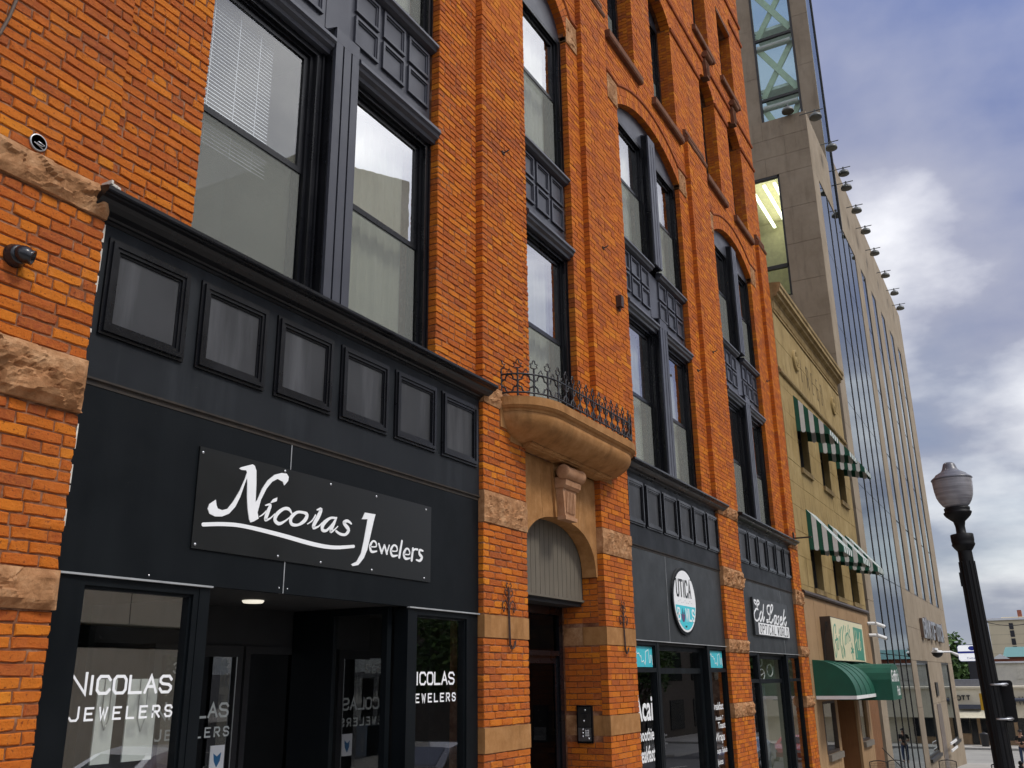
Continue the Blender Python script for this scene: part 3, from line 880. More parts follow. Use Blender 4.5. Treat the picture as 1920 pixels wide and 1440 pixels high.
# ------------------------------------------------------------------ storefronts
def storefront(x0, x1, n, pw, gap, zs, cl, cr_, seamx, fasc):
    """black shopfront: cornice, panelled frieze, sign fascia; frames come after"""
    Y = 0.05
    sf = MB().box(x0, x1, Y, Y+0.20, 3.55, 4.60).build('shopfront', BLACK, BB)
    # cornice, profile extruded with returns
    pr = [(0.20, 4.575), (0.044, 4.575), (0.036, 4.595), (0.022, 4.600), (0.012, 4.612), (-0.030, 4.628), (-0.068, 4.650), (-0.090, 4.672), (-0.118, 4.680), (-0.122, 4.690), (-0.140, 4.694), (-0.146, 4.705), (-0.146, 4.728), (-0.125, 4.738), (0.20, 4.79)]
    MB().profx(pr, cl, cr_).build('cornice', BLACKG, sf)
    m = ((x1-x0)-n*pw-(n-1)*gap)/2
    for k in range(n):
        a = x0+m+k*(pw+gap); b = a+pw; z0, z1 = 3.835, 4.490
        mb = MB()
        mb.ring(a, b, z0, z1, 0.022, Y-0.018, Y-0.001)
        mb.ring(a+0.022, b-0.022, z0+0.022, z1-0.022, 0.030, Y-0.036, Y-0.001)
        mb.ring(a+0.052, b-0.052, z0+0.052, z1-0.052, 0.024, Y-0.026, Y-0.001)
        mb.ring(a+0.076, b-0.076, z0+0.076, z1-0.076, 0.016, Y-0.013, Y-0.001)
        mb.build('panel_moulding', BLACKG, sf)
        MB().box(a+0.092, b-0.092, Y-0.004, Y-0.001, z0+0.092, z1-0.092).build('panel', PANELG, sf)
    MB().profx([(Y+0.02, 3.548), (Y-0.012, 3.548), (Y-0.012, 3.535), (Y+0.004, 3.528), (Y+0.004, 3.500), (Y+0.03, 3.500), (Y+0.03, 3.548)], x0, x1).build('drip_strip', RUST, sf)
    zt = 3.498
    cuts = [x0+0.0] + seamx + [x1]
    for u, v_ in zip(cuts[:-1], cuts[1:]):
        MB().box(u+(0.004 if u in seamx else 0), v_-(0.004 if v_ in seamx else 0), Y+0.008, Y+0.06, zs, zt).build('fascia_board', fasc, sf)
    for s_ in seamx:
        MB().box(s_-0.0035, s_+0.0035, Y+0.004, Y+0.05, zs, zt).build('seam_strip', FLASH, sf)
    return sf
SF1 = storefront(3.37, 8.02, 6, 0.67, 0.105, 2.372, 3.24, 8.10, [5.232], FASC)
SF2 = storefront(12.02, 16.30, 6, 0.64, 0.085, 2.245, 11.96, 16.55, [13.50], FASC2)
SF3 = storefront(17.56, 21.84, 6, 0.64, 0.085, 2.19, 17.42, 22.2, [20.6], FASC2)
# crumbling pale sealant down the left edge of the first shopfront
ca = MB(); z = 2.4
while z < 4.5:
    h = rnd.uniform(0.02, 0.16)
    if rnd.random() < 0.5: ca.box(3.352+rnd.uniform(-.003, .006), 3.368, 0.020, 0.048, z, z+h)
    z += h+rnd.uniform(0.0, 0.06)
for k in range(7): ca.box(3.27+k*0.012, 3.285+k*0.013, -0.10+rnd.uniform(-.03, .03), -0.02, 4.76, 4.775+rnd.uniform(0, .012))
ca.build('sealant', plain('old_sealant', (0.62, 0.58, 0.50), 0.8, vary=0.25, scale=20), SF1)['kind'] = 'stuff'

# window and door frames of the first shop: (x0,x1) of side lights, recessed entry between
def sidelight(sf, x0, x1, ztop, zbot, y=0.062, transom=None, fr=0.045, mat=FASC, glass=SHOPG):
    mb = MB()
    mb.ring(x0, x1, zbot, ztop, fr, y, y+0.10, wt=0.05, wb=0.10)
    mb.ring(x0+fr, x1-fr, zbot+0.10, ztop-0.05, 0.018, y+0.02, y+0.08)
    if transom: mb.box(x0+fr, x1-fr, y+0.002, y+0.09, transom-0.03, transom+0.03)
    f = mb.build('shop_window', mat, sf)
    if transom:
        pane(x0+fr+0.014, x1-fr-0.014, transom+0.028, ztop-0.064, y+0.05, f, glass); pane(x0+fr+0.014, x1-fr-0.014, zbot+0.114, transom-0.028, y+0.05, f, glass)
    else:
        pane(x0+fr+0.014, x1-fr-0.014, zbot+0.114, ztop-0.064, y+0.05, f, glass)
    return f
zb1 = gz(6)-0.05
def stall(sf, x0, x1, x, y=0.06, top=0.32):
    MB().box(x0, x1, y, y+0.12, gz(x)-0.3, gz(x)+top).build('stall_riser', FASC, sf)
# flashing over the frames
MB().box(3.372, 4.54, 0.036, 0.07, 2.360, 2.3715).build('flashing', FLASH, SF1)
MB().box(6.82, 8.018, 0.036, 0.07, 2.360, 2.3715).build('flashing', FLASH, SF1)
MB().box(3.372, 3.528, 0.058, 0.20, zb1-0.3, 2.359).build('corner_post', FASC, SF1)
MB().box(4.445, 4.535, 0.058, 0.20, zb1-0.3, 2.359).build('corner_post', FASC, SF1)
MB().box(6.825, 6.925, 0.058, 0.20, zb1-0.3, 2.359).build('corner_post', FASC, SF1)
MB().box(7.855, 8.016, 0.066, 0.20, zb1-0.3, 2.359).build('corner_post', FASC, SF1)
stall(SF1, 3.53, 4.44, 4); stall(SF1, 6.93, 7.85, 7)
WL = sidelight(SF1, 3.530, 4.443, 2.358, gz(4)+0.33)
WR = sidelight(SF1, 6.927, 7.853, 2.358, gz(7)+0.33)
# recessed entry: soffit with a round lamp, glazed door at the back, glazed return on the right
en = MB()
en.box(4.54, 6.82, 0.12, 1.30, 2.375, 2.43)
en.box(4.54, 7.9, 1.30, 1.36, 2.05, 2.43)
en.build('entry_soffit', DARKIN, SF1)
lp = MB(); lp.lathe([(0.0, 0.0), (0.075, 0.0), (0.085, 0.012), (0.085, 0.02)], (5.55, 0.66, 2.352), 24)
def make_lamp():
    t = NT('soffit_lamp'); return t.done((0.9, 0.88, 0.82), 0.4, emit=(1.0, 0.93, 0.78), estr=0.75)
lp.build('soffit_lamp', make_lamp(), SF1)
dr = MB(); dr.ring(5.16, 6.10, gz(6)+0.0, 2.05, 0.075, 1.27, 1.33, wt=0.09, wb=0.2)
DOOR = dr.build('door', DARKIN, SF1)
pane(5.235, 6.025, gz(6)+0.2, 1.96, 1.295, DOOR, SHOPG)
MB().box(6.022, 6.028, 1.262, 1.268, gz(6)+0.2, 1.96).build('edge_trim', METAL, DOOR)
MB().box(5.40, 5.62, 1.262, 1.268, 1.955, 1.972).build('door_closer', METAL, DOOR)
bw = MB(); bw.ring(6.14, 7.4, gz(6), 2.05, 0.06, 1.28, 1.33); BW = bw.build('back_window', DARKIN, SF1)
pane(6.2, 7.34, gz(6)+0.06, 1.99, 1.30, BW, SHOPG)
rw = MB()
rw.box(6.72, 6.78, 0.20, 0.26, gz(6)-0.2, 2.37); rw.box(6.72, 6.78, 0.80, 1.28, gz(6)-0.2, 2.37); rw.box(6.72, 6.78, 0.26, 0.80, 2.31, 2.37); rw.box(6.72, 6.78, 0.26, 0.80, gz(6)-0.2, gz(6)+0.33)
RW = rw.build('return_window', FASC, SF1)
MB().box(6.745, 6.751, 0.26, 0.80, gz(6)+0.33, 2.31).build('pane', SHOPG, RW)
lw = MB(); lw.box(4.50, 4.55, 0.20, 1.28, gz(6)-0.2, gz(6)+0.33); lw.box(4.50, 4.55, 0.20, 1.28, 2.3, 2.37); lw.box(4.50, 4.55, 1.2, 1.28, gz(6)-0.2, 2.37)
lw.build('return_frame', FASC, SF1)
# shop interior
si = MB()
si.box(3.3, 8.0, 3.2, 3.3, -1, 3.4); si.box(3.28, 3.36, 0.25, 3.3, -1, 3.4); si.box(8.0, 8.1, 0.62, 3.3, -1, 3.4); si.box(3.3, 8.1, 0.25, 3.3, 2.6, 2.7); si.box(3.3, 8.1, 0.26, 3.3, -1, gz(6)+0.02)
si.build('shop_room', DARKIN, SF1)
# ------------------------------------------------------------------ lettering helpers
def unproj(px, py, y):
    d = fw*FPX + r2*(px-960) - u2*(py-720)
    t = (y-CAM.y)/d.y
    return (CAM.x+d.x*t, CAM.z+d.z*t)
def stroke(mb, pts, y0, y1, cl=False, n=4):
    """a brush stroke of varying width through (x,z,w) points, Catmull-Rom smoothed, as thin solid"""
    P = pts
    Q = []
    m = len(P)
    for i in range(m-1):
        p0, p1, p2, p3 = P[max(i-1, 0)], P[i], P[i+1], P[min(i+2, m-1)]
        for k in range(n):
            t = k/n
            Q.append(tuple(0.5*((2*b)+(-a+c)*t+(2*a-5*b+4*c-d)*t*t+(-a+3*b-3*c+d)*t**3) for a, b, c, d in zip(p0, p1, p2, p3)))
    Q.append(P[-1])
    L = []; Rr = []
    for i, (x, z, w) in enumerate(Q):
        a = Q[max(i-1, 0)]; b = Q[min(i+1, len(Q)-1)]
        tx, tz = b[0]-a[0], b[1]-a[1]; l = math.hypot(tx, tz) or 1
        nx, nz = -tz/l, tx/l
        w = max(w, 0.001)/2
        L.append((x+nx*w, z+nz*w)); Rr.append((x-nx*w, z-nz*w))
    k = len(Q)
    v = [(x, y0, z) for x, z in L]+[(x, y0, z) for x, z in Rr]+[(x, y1, z) for x, z in L]+[(x, y1, z) for x, z in Rr]
    f = []
    for i in range(k-1):
        f += [(i, i+1, k+i+1, k+i), (i, 2*k+i, 2*k+i+1, i+1), (k+i, k+i+1, 3*k+i+1, 3*k+i)]
    f += [(0, k, 3*k, 2*k), (k-1, 3*k-1, 4*k-1, 2*k-1)]
    mb.add(v, f)
    # rounded ends
    for (x, z, w) in (Q[0], Q[-1]):
        r = max(w, 0.001)/2
        if r > 0.004: mb.polyy([(x+r*math.cos(a*math.pi/6), z+r*math.sin(a*math.pi/6)) for a in range(12)], y0+0.0003, y1)
def traced(mb, strokes, o, s, y, th=0.003, wscale=1.0, n=4):
    """strokes drawn on a sign face: points in a picture-space grid laid onto the plane of the sign"""
    for si, st in enumerate(strokes):
        pts = []
        for (a, b, w) in st:
            x, z = unproj(o[0]+a/s, o[1]+b/s, y)
            x2, z2 = unproj(o[0]+a/s, o[1]+(b+w)/s, y)
            pts.append((x, z, abs(z-z2)*wscale))
        stroke(mb, pts, y-th-0.0003*(si % 7), y+0.0005, n=n)
def tracedpoly(mb, poly, o, s, y, th=0.003):
    pts = [unproj(o[0]+a/s, o[1]+b/s, y) for a, b in poly]
    mb.polyy(pts, y-th, y+0.0005)
# a compact stroke alphabet for block lettering; each glyph in a unit box
GL = {
 'A': [[(0,0),(.5,1),(1,0)],[(.2,.36),(.8,.36)]], 'B': [[(0,0),(0,1),(.7,1),(.9,.86),(.9,.66),(.7,.53),(0,.53)],[(.7,.53),(1,.4),(1,.14),(.8,0),(0,0)]],
 'C': [[(1,.8),(.8,1),(.2,1),(0,.8),(0,.2),(.2,0),(.8,0),(1,.2)]], 'D': [[(0,0),(0,1),(.65,1),(1,.75),(1,.25),(.65,0),(0,0)]],
 'E': [[(1,1),(0,1),(0,0),(1,0)],[(0,.52),(.8,.52)]], 'F': [[(0,0),(0,1),(1,1)],[(0,.52),(.8,.52)]], 'I': [[(.5,0),(.5,1)]],
 'J': [[(1,1),(1,.2),(.8,0),(.2,0),(0,.2)]], 'K': [[(0,0),(0,1)],[(1,1),(0,.45)],[(.3,.6),(1,0)]], 'L': [[(0,1),(0,0),(1,0)]],
 'N': [[(0,0),(0,1),(1,0),(1,1)]], 'O': [[(.2,0),(0,.2),(0,.8),(.2,1),(.8,1),(1,.8),(1,.2),(.8,0),(.2,0)]],
 'P': [[(0,0),(0,1),(.8,1),(1,.85),(1,.6),(.8,.45),(0,.45)]], 'R': [[(0,0),(0,1),(.8,1),(1,.85),(1,.62),(.8,.47),(0,.47)],[(.45,.47),(1,0)]],
 'S': [[(1,.8),(.8,1),(.2,1),(0,.82),(0,.66),(.2,.53),(.8,.47),(1,.34),(1,.18),(.8,0),(.2,0),(0,.2)]], 'T': [[(0,1),(1,1)],[(.5,1),(.5,0)]],
 'U': [[(0,1),(0,.2),(.2,0),(.8,0),(1,.2),(1,1)]], 'W': [[(0,1),(.25,0),(.5,.8),(.75,0),(1,1)]],
 '3': [[(0,.85),(.2,1),(.8,1),(1,.8),(1,.65),(.7,.52),(.3,.52)],[(.7,.52),(1,.38),(1,.18),(.8,0),(.2,0),(0,.15)]], '2': [[(0,.8),(.2,1),(.8,1),(1,.8),(1,.6),(0,0),(1,0)]],
 '.': [[(.4,0),(.6,0)]],
}
def ribbon(mb, q, th, y0, y1):
    n = len(q); L = []; Rr = []
    closed = n > 3 and math.hypot(q[0][0]-q[-1][0], q[0][1]-q[-1][1]) < 1e-6
    for i in range(n):
        def un(a, b):
            tx, tz = b[0]-a[0], b[1]-a[1]; l = math.hypot(tx, tz) or 1
            return tx/l, tz/l
        if 0 < i < n-1: t0, t1 = un(q[i-1], q[i]), un(q[i], q[i+1])
        elif closed: t0, t1 = un(q[-2], q[-1]), un(q[0], q[1])
        elif i == 0: t0 = t1 = un(q[0], q[1])
        else: t0 = t1 = un(q[-2], q[-1])
        nx, nz = -(t0[1]+t1[1]), t0[0]+t1[0]; l = math.hypot(nx, nz) or 1
        nx, nz = nx/l, nz/l
        c_ = max(0.45, nx*-t0[1]+nz*t0[0]); h = th/2/c_
        x, z = q[i]
        if not closed and i == 0: x, z = x-t0[0]*th*0.45, z-t0[1]*th*0.45
        if not closed and i == n-1: x, z = x+t0[0]*th*0.45, z+t0[1]*th*0.45
        L.append((x+nx*h, z+nz*h)); Rr.append((x-nx*h, z-nz*h))
    v = [(x, y0, z) for x, z in L]+[(x, y0, z) for x, z in Rr]+[(x, y1, z) for x, z in L]+[(x, y1, z) for x, z in Rr]
    f = []
    for i in range(n-1): f += [(i, i+1, n+i+1, n+i), (i, 2*n+i, 2*n+i+1, i+1), (n+i, n+i+1, 3*n+i+1, 3*n+i)]
    if not closed: f += [(0, n, 3*n, 2*n), (n-1, 3*n-1, 4*n-1, 2*n-1)]
    mb.add(v, f)
def block(mb, text, x, z, h, w, gap, th, y, dirx=1, first=None, d=0.003, italic=0.0):
    """block capitals in the xz plane; th = stroke width"""
    for k, ch in enumerate(text):
        hh, ww = (h*first, w*first) if (first and k == 0) else (h, w)
        if ch == ' ': x += w*0.7; continue
        cw = ww if ch not in 'I.' else ww*0.25
        for st in GL[ch]:
            q = [(x+(px if ch not in 'I.' else 0.5)*cw+italic*pz*hh, z+pz*hh) for px, pz in st]
            ribbon(mb, q, th, y-d-0.0004*GL[ch].index(st), y+0.0004)
        x += cw+gap
    return x
_fc = {}
def font_mesh(mb, text, x, z, w, h, y, d=0.003, shear=0.0, bold=0.0, facing='-y'):
    """built-in font, fitted into the box x..x+w, z..z+h on the plane y"""
    cu = bpy.data.curves.new('t', 'FONT'); cu.body = text; cu.shear = shear; cu.offset = bold; cu.resolution_u = 3
    ob = bpy.data.objects.new('t', cu); C.objects.link(ob)
    dg = bpy.context.evaluated_depsgraph_get()
    me = ob.evaluated_get(dg).to_mesh()
    V = [v.co.copy() for v in me.vertices]; F = [tuple(p.vertices) for p in me.polygons]
    ob.to_mesh_clear(); bpy.data.objects.remove(ob); bpy.data.curves.remove(cu)
    if not V: return
    x0 = min(v.x for v in V); x1 = max(v.x for v in V); y0 = min(v.y for v in V); y1 = max(v.y for v in V)
    sx_, sz_ = w/(x1-x0), h/(y1-y0)
    if facing == '-y': f_ = lambda v: (x+(v.x-x0)*sx_, y-d, z+(v.y-y0)*sz_)
    else: f_ = lambda v: (y-d, x-(v.x-x0)*sx_, z+(v.y-y0)*sz_)    # facing -x: reads from +y to -y
    mb.add([f_(v) for v in V], F)

# ------------------------------------------------------------------ signs of the brick building
NIC = [
 [(605,490,8),(640,485,18),(625,530,28),(607,578,28),(606,596,18),(640,582,10),(672,550,6)], [(560,572,6),(585,556,8),(610,532,10)],
 [(792,545,12),(772,517,22),(735,515,20),(690,550,26),(672,594,28),(700,622,22),(745,603,12),(792,565,6)],
 [(880,542,18),(832,540,18),(788,580,28),(792,624,24),(840,630,16),(888,597,26),(903,557,26),(880,542,18)],
 [(905,625,6),(940,600,8),(965,560,10)], [(975,523,8),(1005,518,22),(987,565,30),(957,620,28),(948,652,20),(985,642,10),(1012,615,6)],
 [(1110,582,14),(1070,582,16),(1022,622,28),(1012,664,26),(1045,670,16),(1095,615,12)], [(1117,578,10),(1092,630,26),(1073,678,22),(1100,666,10),(1127,640,6)],
 [(1222,622,12),(1195,602,20),(1167,614,20),(1186,640,28),(1203,668,26),(1180,700,18),(1142,696,18),(1113,676,16)],
 [(155,628,26),(300,625,26),(450,640,26),(700,700,28),(950,770,28),(1100,793,24),(1240,785,20)],
 [(1357,787,8),(1400,787,9),(1398,757,14),(1377,748,12),(1357,785,20),(1368,823,18),(1405,820,9)],
 [(1420,767,14),(1440,832,18)], [(1440,832,12),(1460,777,12)], [(1460,777,14),(1477,837,18)], [(1477,837,10),(1496,777,10)],
 [(1507,817,8),(1550,819,8),(1548,787,14),(1526,778,12),(1507,815,20),(1518,853,18),(1555,850,9)], [(1587,747,16),(1567,863,20)],
 [(1600,841,8),(1640,843,8),(1638,812,13),(1619,802,12),(1600,838,20),(1611,873,18),(1645,870,9)], [(1666,802,18),(1656,885,20)], [(1664,822,9),(1680,806,12),(1698,808,14)],
 [(1737,818,11),(1715,812,16),(1712,840,20),(1730,864,20),(1715,889,16),(1691,883,11)],
]
NPOLY = [(245,450),(250,490),(258,512),(290,525),(330,515),(370,465),(415,390),(455,300),(470,255),(465,238),(430,235),(415,225),(430,215),(470,205),(510,195),(525,205),(537,240),(537,330),(533,420),(530,470),(545,450),(580,370),(620,310),(670,270),(720,257),(755,262),(770,285),(765,315),(738,347),(728,320),(690,300),(650,320),(610,370),(570,450),(545,540),(553,585),(520,605),(495,613),(485,590),(475,520),(470,430),(472,330),(470,290),(455,330),(420,430),(385,500),(340,550),(290,570),(240,570),(200,550),(187,515),(200,480)]
IDOT = [(640,470),(660,445),(690,433),(685,460),(650,472)]
JPOLY = [(1320,542),(1395,555),(1385,590),(1360,700),(1335,810),(1310,870),(1270,920),(1230,927),(1220,915),(1260,895),(1290,840),(1310,750),(1330,640),(1338,590),(1298,590)]
S1 = thing('shop_sign', 'wide black panel sign with flowing white lettering reading Nicolas Jewelers', 'sign', (5.74, 0.05, 2.60))
YS = 0.046
MB().box(4.325, 7.148, YS, 0.0565, 2.605, 3.300).build('sign_panel', plain('sign_panel_black', (0.0045, 0.0058, 0.0060), 0.38, vary=0.25, scale=1.5), S1)
lt = MB(); traced(lt, NIC, (340, 820), 3.84, YS, wscale=1.12); tracedpoly(lt, NPOLY, (340, 820), 3.84, YS, 0.0055); tracedpoly(lt, IDOT, (340, 820), 3.84, YS); tracedpoly(lt, JPOLY, (340, 820), 3.84, YS, 0.0058)
lt.build('lettering', WHITEV, S1)
for (a, b) in ((158,108),(748,243),(1077,338),(1405,426),(1762,521),(98,769),(695,855),(1003,900),(1371,955),(1748,1014)):
    x, z = unproj(340+a/3.84, 820+b/3.84, YS)
    MB().lathe([(0.010, 0.0), (0.009, -0.004), (0.0, -0.006)], (x, YS, z), 10, 'y').build('screw', METAL, S1)
for (x, z) in ((4.02, 2.40), (5.19, 2.41), (5.28, 2.41)):
    MB().lathe([(0.006, 0.0), (0.0, -0.004)], (x, 0.057, z), 8, 'y').build('screw', METAL, SF1)
# lettering on the glass of the first shop
def winword(x, z, sc, yq, par, mat):
    mb = MB(); block(mb, 'NICOLAS', x, z, 0.098*sc, 0.088*sc, 0.030*sc, 0.018*sc, yq, first=1.18, d=0.0015); mb.build('window_lettering', mat, par)
    mb = MB(); block(mb, 'JEWELERS', x+0.02*sc, z-0.150*sc, 0.066*sc, 0.052*sc, 0.047*sc, 0.013*sc, yq, first=1.1, d=0.0015); mb.build('window_lettering', mat, par)
ETCH = plain('etched_white', (0.66, 0.70, 0.66), 0.5)
winword(3.60, 1.70, 0.97, 0.1115, WL, WHITEV); winword(6.915, 1.715, 1.0, 0.1115, WR, WHITEV); winword(5.23, 1.485, 1.02, 1.294, DOOR, ETCH)
g3 = MB(); block(g3, '332', 5.38, 1.83, 0.075, 0.07, 0.03, 0.013, 1.294, d=0.0015); g3.build('door_number', ETCH, DOOR)
st_ = MB(); st_.box(5.83, 5.985, 1.290, 1.2942, 1.06, 1.26); st_.build('sticker', WHITEV, DOOR)
se = MB(); tri = [(5.865, 1.20), (5.905, 1.175), (5.95, 1.205), (5.94, 1.14), (5.905, 1.09), (5.875, 1.14)]
se.polyy(tri, 1.2885, 1.2899); se.build('sticker_emblem', plain('emblem_blue', (0.03, 0.16, 0.34), 0.4), DOOR)
# goods displayed in the windows
cd = thing('display_card', 'grey jewellery display cards standing in the left shop window', 'card', (3.9, 0.4, gz(4)+0.4))
b_ = MB(); b_.box(3.86, 3.99, 0.20, 0.21, 1.30, 1.78); b_.build('card', plain('card_white', (0.78, 0.80, 0.76), 0.5), cd)
b_ = MB(); b_.box(4.08, 4.30, 0.20, 0.21, 1.30, 1.78); b_.build('card', plain('card_white', (0.78, 0.80, 0.76), 0.5), cd)
b_ = MB(); b_.tube([(4.16, 0.195, 1.78), (4.16, 0.195, 1.55), (4.19, 0.195, 1.47), (4.22, 0.195, 1.55), (4.22, 0.195, 1.78)], 0.003, 5); b_.build('necklace', METAL, cd)
b_ = MB(); b_.tube([(3.90, 0.195, 1.78), (3.90, 0.195, 1.55), (3.925, 0.195, 1.49), (3.95, 0.195, 1.55), (3.95, 0.195, 1.78)], 0.003, 5); b_.build('necklace', METAL, cd)
ps = thing('watch_poster', 'blue and yellow watch poster low in the left shop window', 'poster', (3.95, 0.35, gz(4)+0.4))
MB().box(3.80, 4.16, 0.190, 0.196, 0.90, 1.24).build('sheet', plain('poster_blue', (0.05, 0.16, 0.34), 0.4), ps)
MB().box(3.83, 3.95, 0.186, 0.189, 1.06, 1.19).build('yellow_block', plain('poster_yellow', (0.70, 0.50, 0.12), 0.4), ps)
for xx in (3.90, 4.07):
    w_ = MB(); w_.lathe([(0.040, 0.0), (0.040, -0.012), (0.028, -0.014), (0.0, -0.014)], (xx, 0.184, 1.06), 18, 'y'); w_.box(xx-0.014, xx+0.014, 0.174, 0.184, 1.10, 1.16); w_.box(xx-0.014, xx+0.014, 0.174, 0.184, 0.94, 1.02)
    w_.build('watch', METAL, ps)
wc = MB(); wc.box(6.60, 6.70, 0.42, 0.43, 0.72, 1.02)
single(wc, 'price_card', WHITEV, 'small white card standing inside the entry beside the right shop window', 'card', (6.65, 0.42, 0.72))

# oval sign
S2 = thing('oval_sign', 'oval white and turquoise sign reading Utica Bowls on grey fascia', 'sign', (14.16, 0.05, 2.38))
def ell(cx, cz, rx, rz, n=40): return [(cx+rx*math.cos(2*math.pi*k/n), cz+rz*math.sin(2*math.pi*k/n)) for k in range(n)]
cx, cz = 14.20, 2.875
MB().polyy(ell(cx, cz, 0.555, 0.515), 0.028, 0.057).build('backing', FASC, S2)
MB().polyy(ell(cx, cz, 0.505, 0.470), 0.020, 0.0275).build('sign_face', WHITEV, S2)
lo = [q for q in ell(cx, cz, 0.468, 0.436, 80) if q[1] <= 2.80]
lo = sorted(lo, key=lambda q: math.atan2(q[1]-2.6, q[0]-cx))
hw = 0.468*math.sqrt(1-((2.80-cz)/0.436)**2)
poly = [(cx-hw, 2.80)] + [q for q in ell(cx, cz, 0.468, 0.436, 80) if q[1] < 2.80] + [(cx+hw, 2.80)]
MB().polyy(poly, 0.0165, 0.0195).build('turquoise_half', plain('turquoise', (0.05, 0.58, 0.66), 0.4, vary=0.04), S2)
u_ = MB(); block(u_, 'UTICA', cx-0.375, 2.945, 0.24, 0.105, 0.055, 0.036, 0.0195); u_.box(cx+0.285, cx+0.36, 0.0165, 0.0192, 3.215, 3.235); u_.build('lettering', plain('sign_black', (0.008, 0.008, 0.008), 0.4), S2)
v_ = MB(); block(v_, 'B', cx-0.39, 2.585, 0.165, 0.10, 0.05, 0.032, 0.0160); v_.build('lettering', WHITEV, S2)
v_ = MB(); block(v_, 'WLS', cx-0.02, 2.585, 0.165, 0.105, 0.045, 0.032, 0.0160); v_.build('lettering', WHITEV, S2)
w_ = MB(); w_.polyy([(cx-0.24, 2.67), (cx-0.05, 2.67), (cx-0.07, 2.60), (cx-0.115, 2.555), (cx-0.175, 2.555), (cx-0.22, 2.60)], 0.0135, 0.0163); w_.build('bowl_emblem', plain('bowl_purple', (0.10, 0.05, 0.14), 0.4), S2)
w_ = MB(); w_.polyy([(cx-0.20, 2.675), (cx-0.17, 2.76), (cx-0.14, 2.675)], 0.0135, 0.0163); w_.polyy([(cx-0.13, 2.675), (cx-0.09, 2.74), (cx-0.07, 2.675)], 0.0135, 0.0163); w_.build('bowl_fruit', plain('fruit_blue', (0.03, 0.10, 0.17), 0.4), S2)
q_ = MB()
for k in range(9): q_.box(cx-0.33+k*0.075, cx-0.30+k*0.078, 0.0185, 0.0198, 2.855+0.02*math.sin(k*2.0), 2.866+0.02*math.sin(k*2.0))
q_.build('faded_lettering', plain('faded_grey', (0.55, 0.57, 0.57), 0.4), S2)['kind'] = 'stuff'
q_ = MB(); block(q_, 'EST.', cx-0.07, 2.478, 0.02, 0.02, 0.008, 0.005, 0.0163); q_.build('small_print', plain('sign_black', (0.008, 0.008, 0.008), 0.4), S2)

# optician's sign
S3 = thing('optician_sign', 'dark sign with white script Ed Lasek above a white strip reading Optical World', 'sign', (19.5, 0.05, 2.50))
MB().box(18.17, 20.93, 0.012, 0.057, 2.495, 3.205).build('sign_panel', plain('optician_panel', (0.016, 0.018, 0.018), 0.4, vary=0.2), S3)
MB().box(18.42, 20.90, 0.006, 0.0118, 2.515, 2.735).build('white_strip', WHITEV, S3)
ED = [[(440,318),(405,302),(408,350),(450,402),(500,400),(520,352),(490,312),(468,340),(462,400),(478,450)], [(492,512),(455,496),(412,580),(412,680),(440,752),(490,762),(525,700)],
      [(566,560),(532,640),(532,740),(553,776),(585,700),(592,590)], [(616,412),(606,560),(600,720),(612,786),(634,690)],
      [(748,424),(702,440),(700,560),(750,632),(800,560),(825,455),(800,412),(776,470),(766,600),(750,740),(704,800),(682,762),(722,752),(790,820),(826,740)],
      [(900,662),(866,660),(850,760),(862,838),(890,800),(906,672)], [(906,672),(900,800),(922,846)], [(962,668),(936,700),(954,780),(946,846),(924,840)],
      [(985,782),(1030,722),(1015,682),(990,730),(986,830),(1010,868),(1042,820)], [(1080,532),(1062,700),(1050,880)], [(1112,692),(1070,762),(1108,884),(1130,800)]]
l_ = MB(); traced(l_, [[(a, b, 44) for a, b in s_] for s_ in ED], (1380, 1100), 12, 0.0118, 0.004, n=3); l_.build('lettering', WHITEV, S3)
l_ = MB(); block(l_, 'OPTICAL WORLD', 18.52, 2.545, 0.155, 0.112, 0.085, 0.020, 0.0058); l_.build('lettering', plain('sign_black', (0.008, 0.008, 0.008), 0.4), S3)

# ------------------------------------------------------------------ second and third shops: frames and glass
def shop_frames(sf, xa, xb, xc, xd, zh, ztr, x, teal=False, light=None):
    """side light, recessed door, side light between xa..xb, xb..xc, xc..xd"""
    zb = gz(x)
    MB().box(xa, xd, 0.038, 0.075, zh-0.012, zh-0.001).build('flashing', FLASH, sf)
    A = sidelight(sf, xa+0.004, xb, zh-0.014, zb+0.33, transom=ztr); B = sidelight(sf, xc, xd-0.004, zh-0.014, zb+0.33, transom=ztr)
    for u in (xb, xc-0.10): MB().box(u+0.002, u+0.098, 0.058, 0.22, zb-0.3, zh-0.014).build('corner_post', FASC, sf)
    for u, v_ in ((xa, xb), (xc, xd)): MB().box(u, v_, 0.06, 0.2, zb-0.4, zb+0.33).build('stall_riser', FASC, sf)
    a, b = xb+0.10, xc-0.10
    MB().box(a, b, 0.10, 0.40, zh-0.05, zh-0.015).build('entry_soffit', DARKIN, sf)
    d = MB(); d.ring(a, b, zb-0.2, zh-0.05, 0.09, 0.16, 0.22, wt=0.07, wb=0.25); d.box(a+0.09, b-0.09, 0.165, 0.215, ztr-0.05, ztr+0.03); D = d.build('door', FASC, sf)
    pane(a+0.085, b-0.085, ztr+0.03, zh-0.12, 0.19, D, SHOPG); pane(a+0.085, b-0.085, zb+0.04, ztr-0.05, 0.19, D, SHOPG)
    r_ = MB(); r_.box(xa-0.2, xd+0.1, 3.0, 3.1, zb-0.4, 3.3); r_.box(xa-0.1, xd+0.1, 0.3, 3.0, 2.9, 3.0); r_.box(xa-0.1, xa-0.02, 0.3, 3.0, zb-0.4, 3.0); r_.box(xd+0.02, xd+0.1, 0.3, 3.0, zb-0.4, 3.0); r_.box(xa, xd, 0.3, 3.0, zb-0.3, zb+0.02)
    r_.build('shop_room', light or DARKIN, sf)
    return A, B, D
